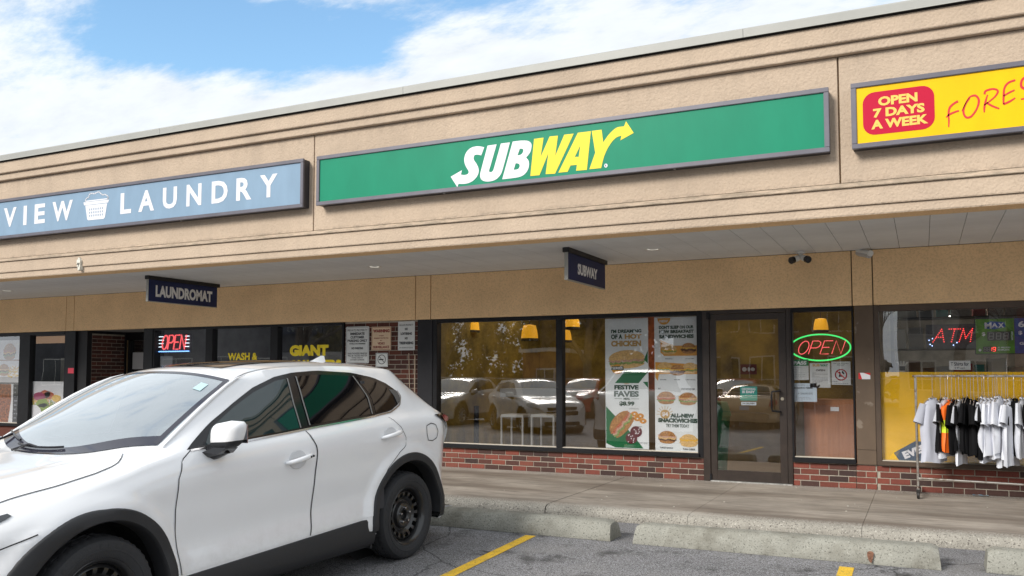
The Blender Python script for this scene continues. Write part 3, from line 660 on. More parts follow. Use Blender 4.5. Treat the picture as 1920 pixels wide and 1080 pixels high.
# brush letters, tapered strokes traced on the sign plane (zoom 6x from 1600,110)
m = MB()
def stroke(mb, pts, ws, y=PF, s=6, ox=1600, oy=110):
    P_ = [Vector((px/s+ox, py/s+oy, 0)) for px, py in pts]; W_ = []
    # catmull resample
    Q = []; n = len(P_)
    for i in range(n-1):
        p0 = P_[max(i-1, 0)]; p1 = P_[i]; p2 = P_[i+1]; p3 = P_[min(i+2, n-1)]
        for k in range(5):
            t = k/5; Q.append(.5*((2*p1)+(p2-p0)*t+(2*p0-5*p1+4*p2-p3)*t*t+(3*p1-p0-3*p2+p3)*t**3)); W_.append(lerp(ws[i], ws[i+1], t))
    Q.append(P_[-1]); W_.append(ws[-1]); L_, R_ = [], []
    for i, c in enumerate(Q):
        d = (Q[min(i+1, len(Q)-1)]-Q[max(i-1, 0)]).normalized(); n_ = Vector((-d.y, d.x, 0))*W_[i]/s/2
        for lst, v in ((L_, c+n_), (R_, c-n_)): lst.append(tuple(onY(v.x, v.y, y)))
    mb.grid([L_, R_])
m = MB(); stroke(m, [(1178, 478), (1130, 505), (1085, 550), (1070, 620), (1075, 700), (1072, 770)], [26, 22, 24, 20, 18, 12]); stroke(m, [(1042, 660), (1085, 625), (1140, 600), (1188, 585)], [10, 22, 20, 18]); local(m, S3).build('letter', PRD, S3)
m = MB(); stroke(m, [(1310, 440), (1258, 520), (1238, 600), (1270, 660), (1330, 645), (1390, 560), (1412, 470), (1380, 418), (1330, 420), (1285, 460), (1220, 590)], [14, 20, 24, 24, 22, 20, 26, 24, 18, 12, 8]); local(m, S3).build('letter', PRD, S3)
m = MB(); stroke(m, [(1510, 405), (1490, 470), (1475, 540), (1472, 603)], [12, 22, 24, 14]); stroke(m, [(1475, 400), (1490, 362), (1570, 340), (1625, 362), (1590, 430), (1470, 525)], [24, 22, 20, 24, 18, 12]); stroke(m, [(1500, 495), (1560, 530), (1642, 562)], [22, 22, 18]); local(m, S3).build('letter', PRD, S3)
m = MB(); stroke(m, [(1822, 240), (1745, 270), (1700, 330), (1690, 430), (1690, 515)], [20, 22, 22, 24, 18]); stroke(m, [(1690, 420), (1745, 385), (1815, 352)], [16, 20, 16]); stroke(m, [(1690, 512), (1760, 480), (1822, 440)], [22, 22, 14]); local(m, S3).build('letter', PRD, S3)
m = MB(); stroke(m, [(1985, 190), (1920, 215), (1890, 260), (1895, 320), (1960, 350), (1990, 390), (1950, 440), (1885, 455)], [18, 22, 26, 30, 30, 26, 22, 14]); local(m, S3).build('letter', PRD, S3)
def letters(body, box, y, mat_, parent, **k):
    """each letter of a word as its own piece"""
    m_ = MB(); txt(m_, body, box, y, **{**k, 'fn': None}); par = list(range(len(m_.v)))
    def find(i):
        while par[i] != i: par[i] = par[par[i]]; i = par[i]
        return i
    for f in m_.f:
        for i in f[1:]: par[find(i)] = find(f[0])
    comp = {}
    for i in range(len(m_.v)): comp.setdefault(find(i), []).append(i)
    sp_ = sorted((min(m_.v[i][0] for i in c), max(m_.v[i][0] for i in c), k_) for k_, c in comp.items())
    fn = k.get('fn')
    for a, b, root_ in sp_:
        ids = comp[root_]; mp = {i: j for j, i in enumerate(ids)}; q = MB(); q.v = [(fn(m_.v[i][0], m_.v[i][2]) if fn else m_.v[i]) for i in ids]; q.f = [tuple(mp[i] for i in f) for f in m_.f if find(f[0]) == root_]; q.mi = [0]*len(q.f)
        q.build('letter', mat_, parent)
# ================================================================ HANGING SIGNS (perpendicular to the front)
NAVY = M('navy_sign_face', (.007, .017, .085), .6, var=.1, vs=5)
def hang(x, ya, yb, z0, z1, body, box, label):
    t = thing('hanging_sign', label, 'hanging sign', (x, (ya+yb)/2, SZ)); yc = (ya+yb)/2
    bxo('sign_face', (-.02, .02, ya-yc, yb-yc, z0-SZ, z1-SZ), NAVY, t, .002)
    bxo('top_rail', (-.04, .04, ya-yc-.02, yb-yc+.04, z1-SZ, 0.0), M('black_rail', (.012, .012, .014), .5), t, .003)
    bxo('edge_trim', (-.022, .022, ya-yc-.006, ya-yc, z0-SZ, z1-SZ), CAP, t); bxo('edge_trim', (-.022, .022, ya-yc-.006, yb-yc+.006, z0-SZ-.008, z0-SZ), CAP, t)
    a, b, c_, d = box; letters(body, (a-yc, b-yc, c_-SZ, d-SZ), 0, bpy.data.materials.get('sign_letter_white') or solid('sign_letter_white', (.80, .80, .80), .6), t, off=.05, fn=lambda u_, z_: (.022, u_, z_))
    return t
xh = kk(-10.986); a_ = onX(276, 564, xh); b_ = onX(405, 575, xh); p1 = onX(290, 540, xh); p2 = onX(396, 550, xh)
hang(xh, a_.y, b_.y, a_.z, SZ-.055, 'LAUNDROMAT', (p1.y, p2.y, onX(343, 562, xh).z, onX(343, 540.5, xh).z), 'navy hanging sign reading LAUNDROMAT under the walkway ceiling')
xh = kk(-3.913); a_ = onX(1062, 523, xh); b_ = onX(1132, 541, xh); p1 = onX(1080, 510, xh); p2 = onX(1117, 515, xh)
hang(xh, a_.y, b_.y, a_.z, SZ-.055, 'SUBWAY', (p1.y, p2.y, onX(1098, 520, xh).z, onX(1098, 499.5, xh).z), 'navy hanging sign reading SUBWAY under the walkway ceiling')
# ================================================================ DOWNLIGHTS, CAMERAS
for px, py, lb in ((1224, 467, 'round recessed ceiling light right of the hanging SUBWAY sign'), (702, 500, 'round recessed ceiling light between the two hanging signs'), (13, 545, 'round recessed ceiling light at the far left of the walkway')):
    p = onZ(px, py, SZ); t = thing('ceiling_light', lb, 'ceiling light', tuple(p), group='recessed lights in the walkway ceiling')
    MB().lathe([(.062, .006), (.064, -.004), (.090, -.006), (.096, .0), (.09, .004)], 28).build('rim', M('light_rim_white', (.7, .7, .68), .4) if px == 1224 else bpy.data.materials['light_rim_white'], t, smooth=50)
    MB().lathe([(0, .004), (.03, .002), (.063, -.001)], 24).build('lens', M('light_lens', (.6, .58, .5), .25, emit=(1, .96, .85), es=.55) if px == 1224 else bpy.data.materials['light_lens'], t, smooth=True)
WPL = solid('camera_white', (.72, .72, .70), .35); BPL = solid('camera_black', (.012, .012, .014), .25)
p = onZ(1501, 472, SZ); t = thing('security_camera', 'twin security camera with two black-ended barrels on white ceiling bracket', 'security camera', tuple(p))
MB().lathe([(0, 0), (.055, 0), (.055, -.022), (.025, -.03), (.025, -.06), (0, -.06)], 20).build('mount', WPL, t, smooth=40)
for sgn in (-1, 1):
    m = MB(); m.tube([(0, 0, -.065), (sgn*.07, -.03, -.085)], .026, 12); m.build('arm', WPL, t, smooth=40)
    m = MB(); m.tube([(sgn*.03, -.02, -.075), (sgn*.075, -.07, -.10)], .036, 14); m.build('barrel', WPL, t, smooth=40)
    m = MB(); m.tube([(sgn*.073, -.068, -.099), (sgn*.098, -.10, -.112)], .041, 14); m.build('lens_hood', BPL, t, smooth=40)
p = onZ(1612, 469, SZ); t = thing('security_camera', 'grey bullet security camera tilted down above the brown pier', 'security camera', tuple(p))
MB().lathe([(0, 0), (.045, 0), (.045, -.015), (0, -.015)], 18).build('mount', WPL, t, smooth=40); MB().tube([(0, 0, -.01), (.01, -.03, -.05), (.05, -.08, -.06)], .012, 8).build('arm', WPL, t, smooth=40)
MB().tube([(-.02, .02, -.03), (.11, -.14, -.085)], .034, 14).build('barrel', M('camera_grey', (.45, .45, .45), .35), t, smooth=40); MB().tube([(-.035, .035, -.01), (.125, -.155, -.065)], [.03, .036], 10).build('sunshield', WPL, t, smooth=40)
# ================================================================ NEON AND LED SIGNS
STK = {'O': [[(.5+.5*cos(a*pi/10), .5+.5*sin(a*pi/10)) for a in range(21)]], 'P': [[(0, 0), (0, 1), (.6, 1), (.88, .9), (.95, .72), (.85, .55), (.6, .47), (.05, .47)]], 'E': [[(.9, 1), (0, 1), (0, 0), (.9, 0)], [(0, .5), (.75, .5)]],
       'N': [[(0, 0), (0, 1), (.95, 0), (.95, 1)]], 'A': [[(0, 0), (.5, 1), (1, 0)], [(.2, .36), (.8, .36)]], 'T': [[(0, 1), (1, 1)], [(.5, 1), (.5, 0)]], 'M': [[(0, 0), (.1, 1), (.5, .25), (.9, 1), (1, 0)]]}
NR = emis('neon_red', (1, .12, .13), 1.0); NG = emis('neon_green', (.06, .9, .2), .9); NB = emis('neon_blue', (.2, .45, 1), 2.0); NWH = emis('neon_white', (.75, .9, 1), 1.6)
def neon_word(m, word, x0, x1, z0, z1, y, r, shear=.25, gap=.22):
    n = len(word); cw = (x1-x0-shear*(z1-z0))/(n+gap*(n-1))
    for i, c in enumerate(word):
        for s_ in STK[c]:
            pts = []
            for a, b in s_: pts.append((x0+i*cw*(1+gap)+a*cw+shear*b*(z1-z0), y, z0+b*(z1-z0)))
            m.tube(pts, r, 8)
NY = 10.75
c = onY(1537.5, 651.5, NY); rx = (onY(1594, 650, NY).x-onY(1481, 652, NY).x)/2; rz_ = (onY(1537, 627, NY).z-onY(1537, 676, NY).z)/2
t = thing('neon_sign', 'lit neon sign, red OPEN inside a green oval', 'neon sign', tuple(c))
MB().tube([(rx*cos(i*pi/24), 0, rz_*sin(i*pi/24)-.02*cos(i*pi/24)*0) for i in range(48)], .0085, 8, closed=True).build('green_tube', NG, t, smooth=True)
m = MB(); neon_word(m, 'OPEN', -rx*.78, rx*.86, -rz_*.50, rz_*.50, -.004, .0048, shear=.35); m.build('red_tube', NR, t, smooth=True)
MB().poly([ell(0, 0, rx*1.02, rz_*1.04, 32)], fn=lambda x, z: (x, .02, z)).build('back_plate', glass_mat('clear_acrylic', 1.0, (.93, .93, .93)), t)
# laundromat OPEN
c0 = onY(297, 660, NY); c1 = onY(355, 625, NY)
t = thing('neon_sign', 'lit red OPEN sign with blue and white bars in laundromat window', 'neon sign', ((c0.x+c1.x)/2, NY, (c0.z+c1.z)/2)); W_ = c1.x-c0.x; H_ = c1.z-c0.z
m = MB(); neon_word(m, 'OPEN', -W_*.40, W_*.42, -H_*.36, H_*.42, 0, .012, shear=.18, gap=.18); m.build('red_tube', NR, t, smooth=True)
m = MB()
for k in range(4):
    z = -H_*.22+k*H_*.19
    for a, b in ((-W_*.5, -W_*.36+k*.01), (W_*.37, W_*.5)): m.tube([(a, 0, z), (b, 0, z)], .007, 6)
m.build('side_bar', NWH, t); m = MB(); m.tube([(-W_*.5, 0, -H_*.48), (W_*.5, 0, -H_*.48)], .010, 6); m.build('blue_bar', NB, t)
bxo('back_plate', (-W_*.52, W_*.53, .02, .03, -H_*.55, H_*.5), M('black_panel_2', (.01, .01, .012), .5), t)
# ATM LED panel
ay = 10.77; a0 = onY(1737, 654, ay); a1 = onY(1829, 607, ay)
t = thing('led_sign', 'dark LED panel with red dotted ATM letters', 'LED sign', ((a0.x+a1.x)/2, ay, (a0.z+a1.z)/2)); W_ = a1.x-a0.x; H_ = a1.z-a0.z
bxo('panel', (-W_/2, W_/2, 0, .03, -H_/2, H_/2), M('led_panel', (.05, .05, .055), .5, var=.3, vs=30), t, .002)
def led_dots(word, x0, x1, z0, z1, mat_, name, step=.021, r=.0062, shear=.25, gap=.18):
    m = MB(); n = len(word); cw = (x1-x0-shear*(z1-z0))/(n+gap*(n-1))
    for i, c in enumerate(word):
        for s_ in STK[c]:
            for (a, b), (a2, b2) in zip(s_, s_[1:]):
                p_ = Vector((x0+i*cw*(1+gap)+a*cw+shear*b*(z1-z0), z0+b*(z1-z0))); q_ = Vector((x0+i*cw*(1+gap)+a2*cw+shear*b2*(z1-z0), z0+b2*(z1-z0))); k = max(1, int((q_-p_).length/step))
                for j in range(k+1):
                    c_ = p_.lerp(q_, j/k); m.lathe([(0, -.012), (r, -.008), (r, 0)], 6, 'y', (c_.x, 0, c_.y))
    m.build(name, mat_, t)
led_dots('ATM', -W_*.36, W_*.46, -H_*.22, H_*.30, emis('led_red', (1, .06, .06), 1.5), 'led_letters')
m = MB()
for (x, z) in ((-.44, -.15), (-.42, -.32), (-.38, -.38), (.05, -.36), (.12, -.26), (-.37, -.08)): m.lathe([(0, -.012), (.006, -.008), (.006, 0)], 6, 'y', (x*W_, 0, z*H_))
m.build('blue_leds', emis('led_blue', (.4, .55, 1), 3.), t)
# lottery sign
ly = 10.78; a0 = onY(1830.5, 663, ly); a1 = onY(1901, 597, ly); xR_ = a0.x+(a1.x-a0.x)*2.0
t = thing('lottery_sign', 'green and blue lottery jackpot sign with MAX logo', 'lottery sign', (a0.x, ly, a0.z)); W_ = a1.x-a0.x; H_ = a1.z-a0.z
bxo('housing', (-.01, W_*2+.01, .002, .05, -.01, H_+.02), FRD, t, .003)
bxo('green_panel', (0, W_-.002, -.004, .002, 0, H_), M('lottery_green', (.10, .26, .02), .4, var=.35, vs=9), t); bxo('blue_panel', (W_+.002, W_*2, -.004, .002, 0, H_), M('lottery_blue', (.015, .05, .25), .4, var=.3, vs=9), t)
m = MB(); m.poly([[(W_*.22, H_*.86), (W_*.4, H_*.93), (W_*.75, H_*.90), (W_*.78, H_*.76), (W_*.5, H_*.70), (W_*.26, H_*.72)]], fn=lambda x, z: (x, -.006, z)); m.build('logo_patch', solid('lottery_logo_blue', (.02, .08, .4), .5), t)
m = MB(); txt(m, 'M', (W_*.24, W_*.42, H_*.72, H_*.90), -.008, off=.04); txt(m, 'A', (W_*.42, W_*.58, H_*.75, H_*.88), -.008, off=.04); txt(m, 'X', (W_*.59, W_*.74, H_*.74, H_*.88), -.008, off=.04)
txt(m, '$', (W_*.16, W_*.25, H_*.50, H_*.62), -.008, off=.03); txt(m, 'MILLION', (0, H_*.24, 0, W_*.05), -.008, off=.03, fn=lambda u_, v_: (W_*.92+v_*.8, -.008, H_*.38+u_)); txt(m, '+', (W_*.06, W_*.14, H_*.06, H_*.14), -.008, off=.05); txt(m, '$1 MILLION', (W_*.56, W_*.88, H_*.14, H_*.19), -.008, off=.03); txt(m, 'MAXMILLIONS', (W_*.56, W_*.86, H_*.08, H_*.125), -.008, off=.03)
txt(m, '6/49', (W_*1.1, W_*1.7, H_*.74, H_*.92), -.008, off=.03); txt(m, '$', (W_*1.1, W_*1.2, H_*.52, H_*.64), -.008, off=.03); txt(m, 'GAGNANT', (W_*1.12, W_*1.9, H_*.24, H_*.32), -.008, off=.03)
m.build('lettering', PW, t)
bxo('digit_window', (W_*.30, W_*.90, -.007, -.0045, H_*.37, H_*.63), solid('display_grey', (.05, .045, .045), .4), t); bxo('digit_window', (W_*.18, W_*.54, -.007, -.0045, H_*.04, H_*.20), solid('display_dark', (.03, .02, .02), .4), t); bxo('digit_window', (W_*1.3, W_*1.9, -.007, -.0045, H_*.37, H_*.63), bpy.data.materials['display_grey'], t)
def seg8(m, x, z, w_, h_, on='abcdefg', th=.14, y=-.009, sl=.08):
    S = dict(a=(0, 1, 1, 1), b=(1, .5, 1, 1), c=(1, 0, 1, .5), d=(0, 0, 1, 0), e=(0, 0, 0, .5), f=(0, .5, 0, 1), g=(0, .5, 1, .5))
    for k in on:
        a, b, c_, d = S[k]; p_ = Vector((x+a*w_+sl*b*h_, y, z+b*h_)); q_ = Vector((x+c_*w_+sl*d*h_, y, z+d*h_)); e = (q_-p_)*.08; ribbon_xz(m, [p_+e, q_-e], th*w_)
m = MB()
for k in range(3): seg8(m, W_*(.34+.19*k), H_*.41, W_*.11, H_*.18)
seg8(m, W_*.2, H_*.065, W_*.06, H_*.11); seg8(m, W_*.29, H_*.065, W_*.06, H_*.11); m.build('digits', solid('digit_grey', (.35, .33, .30), .5), t)
m = MB(); seg8(m, W_*.35, H_*.065, W_*.05, H_*.11, 'bc'); seg8(m, W_*.43, H_*.065, W_*.07, H_*.11, 'abfgcd'); m.build('digits', emis('digit_red', (1, .08, .04), 2.5), t, label='lit red digits')
# ================================================================ CARS
PAINT = M('white_car_paint', (.86, .87, .89), .32, coat=1.0, spec=.5)
CLAD = M('black_cladding', (.022, .023, .026), .55, bump=.15, bs=400); GLOSSB = M('gloss_black_trim', (.008, .008, .01), .12)
CHR = M('chrome_trim', (.6, .6, .62), .15, metal=1.); RUB = M('tyre_rubber', (.026, .027, .03), .75, bump=.3, bs=120)
RIM = M('black_steel_wheel', (.014, .014, .015), .28, coat=.4); LUG = M('lug_nut', (.5, .5, .52), .25, metal=1.); WELL = M('wheel_well', (.008, .008, .008), .95); GAP = M('panel_gap', (.006, .006, .007), .8)
TINT = M('dark_tinted_glass', (.004, .004, .005), .02, spec=.6); FGL = M('front_side_glass', (.012, .028, .030), .02, spec=.9)
WSH = M('windshield_glass', (.30, .36, .40), .04, spec=1., coat=1., var=.12, vs=1.2); WSH.node_tree.nodes['Principled BSDF'].inputs['IOR'].default_value = 1.75
TL = M('tail_lamp_red', (.42, .008, .012), .1, coat=.5); HL = M('headlamp_dark', (.03, .035, .04), .06, coat=1.)
overlay(PAINT, mulf(PAINT, zband(PAINT, .20, .21, .34, .62), mulf(PAINT, noisef(PAINT, 9, .40, .80, det=8, rough=.7), .40)), (.45, .43, .40))
overlay(PAINT, mulf(PAINT, noisef(PAINT, 3, .5, .8, det=8, rough=.7), .04), (.45, .44, .42))
def interp(tab, u):
    """tab sorted by first column descending -> smooth interpolation"""
    if u >= tab[0][0]: return tab[0][1:]
    if u <= tab[-1][0]: return tab[-1][1:]
    n = len(tab)
    for i in range(n-1):
        if tab[i][0] >= u >= tab[i+1][0]:
            p1, p2 = tab[i], tab[i+1]; p0 = tab[i-1] if i else p1; p3 = tab[i+2] if i+2 < n else p2
            h = p1[0]-p2[0]; t = (p1[0]-u)/h; out = []
            for k in range(1, len(p1)):
                d1 = (p2[k]-p0[k])/max(1e-6, p0[0]-p2[0]) if i else (p2[k]-p1[k])/h
                d2 = (p3[k]-p1[k])/max(1e-6, p1[0]-p3[0]) if i+2 < n else (p2[k]-p1[k])/h
                s = (p2[k]-p1[k])/h
                # limit slopes (monotone)
                if s == 0 or d1*s < 0: d1 = 0
                if s == 0 or d2*s < 0: d2 = 0
                if abs(d1) > 3*abs(s): d1 = 3*s
                if abs(d2) > 3*abs(s): d2 = 3*s
                t2, t3 = t*t, t*t*t
                out.append((2*t3-3*t2+1)*p1[k]+(t3-2*t2+t)*h*d1+(-2*t3+3*t2)*p2[k]+(t3-t2)*h*d2)
            return out
# u,  zE (belt / fender edge), vE, zR (roof rail / windscreen edge), vR, zC (centre line)
SUV = [(3.60, .56, .42, .60, .36, .63), (3.54, .70, .56, .75, .48, .78), (3.44, .79, .70, .845, .60, .875), (3.14, .880, .80, .925, .70, .960), (2.85, .930, .845, .972, .74, 1.005), (2.55, .985, .865, 1.022, .77, 1.05),
       (2.42, 1.020, .866, 1.055, .775, 1.085), (2.25, 1.052, .864, 1.095, .790, 1.215), (2.10, 1.074, .858, 1.180, .750, 1.30), (1.90, 1.084, .852, 1.30, .710, 1.40), (1.70, 1.092, .848, 1.405, .67, 1.488), (1.566, 1.098, .846, 1.465, .638, 1.535),
       (1.42, 1.104, .843, 1.503, .625, 1.556), (1.20, 1.114, .838, 1.530, .620, 1.576), (.80, 1.134, .832, 1.540, .618, 1.588), (.40, 1.150, .826, 1.532, .612, 1.580), (.0, 1.160, .822, 1.507, .60, 1.562), (-.16, 1.158, .818, 1.490, .588, 1.542), (-.296, 1.155, .812, 1.418, .580, 1.480), (-.39, 1.152, .808, 1.345, .605, 1.415), (-.474, 1.148, .803, 1.270, .645, 1.345), (-.55, 1.138, .797, 1.195, .685, 1.27), (-.61, 1.118, .785, 1.132, .735, 1.205),
       (-.70, 1.085, .760, 1.10, .71, 1.13), (-.80, 1.03, .72, 1.05, .65, 1.07), (-.88, .93, .68, .96, .60, .98), (-.93, .80, .60, .84, .52, .86)]
SED = [(3.70, .52, .42, .55, .36, .58), (3.60, .64, .60, .68, .52, .71), (3.40, .74, .74, .78, .66, .80), (2.8, .85, .85, .88, .75, .90), (2.3, .92, .87, .95, .78, .97), (2.05, .95, .87, .975, .78, 1.0), (1.9, .96, .865, 1.03, .74, 1.09), (1.5, .97, .86, 1.23, .66, 1.28), (1.2, .975, .86, 1.34, .60, 1.39),
       (.8, .98, .86, 1.38, .58, 1.43), (.3, .985, .86, 1.37, .58, 1.42), (-.1, .99, .86, 1.32, .60, 1.37), (-.4, .995, .855, 1.19, .64, 1.24), (-.65, 1.0, .84, 1.03, .72, 1.07), (-.8, .99, .82, 1.01, .74, 1.03), (-1.1, .96, .78, .985, .70, 1.0), (-1.2, .85, .74, .90, .66, .93), (-1.25, .66, .70, .72, .62, .75)]
def vmax(u, front, rear):
    v = 1.0
    if u > front-.75: t = (u-front+.75)/.75; v -= .56*max(0, t)**2.4
    if u < rear+.50: t = (rear+.50-u)/.50; v -= .42*max(0, t)**1.5
    return v
def smooth01(x): x = max(0, min(1, x)); return x*x*(3-2*x)
WB = 2.70
class Car:
    def __init__(s, tab): s.tab = tab; s.fr = tab[0][0]; s.re = tab[-1][0]
    def side(s, u, z):
        """half width at height z below the belt edge"""
        zE, vE, zR, vR, zC = interp(s.tab, u)
        if z > zE:
            if z <= zR:
                t = (z-zE)/max(1e-4, zR-zE); return lerp(vE, vR, t)+.012*sin(pi*t)*min(1, (zR-zE)/.3)
            return vR
        n = (z-.24)/(zE-.24)
        key = [(0, .862), (.10, .893), (.20, .892), (.36, .876), (.62, .898), (.80, .915), (.88, .908), (.95, .880), (1.0, vE/vmax(u, s.fr, s.re))]
        v = key[-1][1]
        for (a, b), (c, d) in zip(key, key[1:]):
            if a <= n <= c: t = (n-a)/(c-a); t = t*t*(3-2*t)*.6+t*.4; v = lerp(b, d, t); break
        if n < 0: v = key[0][1]
        v *= vmax(u, s.fr, s.re)
        for uc in (0, WB+.02):
            d = hypot(u-uc, z-.36); v += .026*(1-smooth01((d-.50)/.07))*smooth01((1.0-n)/.25)
        return v
    def top(s, u, v):
        zE, vE, zR, vR, zC = interp(s.tab, u); v = abs(v)
        if v <= vR: return zR+(zC-zR)*(1-(v/vR)**2.3)
        return lerp(zR, zE, min(1, (v-vR)/max(1e-4, vE-vR)))
    def body(s, name, mat, root, holes=True, du=.04, nl=24, cut=False):
        us = []; u = s.re
        while u < s.fr: us.append(u); u += du
        us.append(s.fr)
        rows = []
        for u in us:
            zE, vE, zR, vR, zC = interp(s.tab, u); half = [(.70, .26)]
            for i in range(nl+1): z = lerp(.25, zE, i/nl); half.append((s.side(u, z), z))
            for i in range(1, 9): z = lerp(zE, zR, i/8); half.append((s.side(u, z) if zR-zE > .06 else lerp(half[nl+1][0], vR, i/8), z))
            for fq in (.97, .93, .75, .60, .45, .30, .15, 0): v = vR*fq; half.append((v, s.top(u, v)))
            full = [(u, v, z) for v, z in half]+[(u, -v, z) for v, z in reversed(half[:-1])]
            rows.append(full)
        m = MB(); n = len(rows[0]); m.v = [p for r in rows for p in r]; m.f = []
        for i in range(len(rows)-1):
            for j in range(n-1):
                q = [rows[i][j], rows[i][j+1], rows[i+1][j+1], rows[i+1][j]]; cu = sum(p[0] for p in q)/4; cz = sum(p[2] for p in q)/4; cv = abs(sum(p[1] for p in q)/4)
                if holes and cv > .55 and any(hypot(cu-uc, cz-.37) < .445 for uc in (0, WB+.02)): continue
                if cut and 1.635 < cu < 2.462-.27*(cv/.76)**2 and cv < interp(s.tab, cu)[3]*.925 and cz > interp(s.tab, cu)[2]-.03: continue
                m.f.append((i*n+j, i*n+j+1, (i+1)*n+j+1, (i+1)*n+j))
        for r in (0, len(rows)-1): m.f.append(tuple(r*n+j for j in range(n)))
        m.mi = [0]*len(m.f)
        return m.build(name, mat, root, smooth=48)
    # coordinates on the surface
    def S(s, u, z, off=0., sg=1): return (u, sg*(s.side(u, z)+off), z)
    def T(s, u, v, off=0.): return (u, v, s.top(u, v)+off)
def resample(pts, n, closed=False):
    pts = [Vector((*p, 0)[:3]) for p in pts]
    if closed: pts.append(pts[0])
    L = [0]
    for a, b in zip(pts, pts[1:]): L.append(L[-1]+(b-a).length)
    out = []
    for i in range(n+1):
        d = L[-1]*i/n; k = max(j for j in range(len(L)) if L[j] <= d+1e-9); k = min(k, len(pts)-2); t = (d-L[k])/max(1e-9, L[k+1]-L[k]); p = pts[k].lerp(pts[k+1], t); out.append((p.x, p.y))
    return out
def coons(b, t, l, r, nu, nv):
    b = resample(b, nu); t = resample(t, nu); l = resample(l, nv); r = resample(r, nv); G = []
    for j in range(nv+1):
        row = []; v = j/nv
        for i in range(nu+1):
            u = i/nu
            row.append(tuple((1-v)*b[i][k]+v*t[i][k]+(1-u)*l[j][k]+u*r[j][k]-((1-u)*(1-v)*b[0][k]+u*v*t[nu][k]+u*(1-v)*b[nu][k]+(1-u)*v*t[0][k]) for k in (0, 1)))
        G.append(row)
    return G
def patch(G, fn, thick=0.):
    m = MB(); m.grid([[fn(*p) for p in row] for row in G]); return m
def ribbon(pts, w, fn, closed=False):
    """strip of width w along 2D pts mapped by fn"""
    P_ = [Vector((*p, 0)[:3]) for p in pts]; L_, R_ = [], []
    for i, c in enumerate(P_):
        a = P_[i-1] if (i or closed) else c; b = P_[(i+1) % len(P_)] if (i < len(P_)-1 or closed) else c
        d = (b-a).normalized(); n_ = Vector((-d.y, d.x, 0))*w/2; L_.append(fn(*(c+n_)[:2])); R_.append(fn(*(c-n_)[:2]))
    if closed: L_.append(L_[0]); R_.append(R_[0])
    return MB().grid([L_, R_])
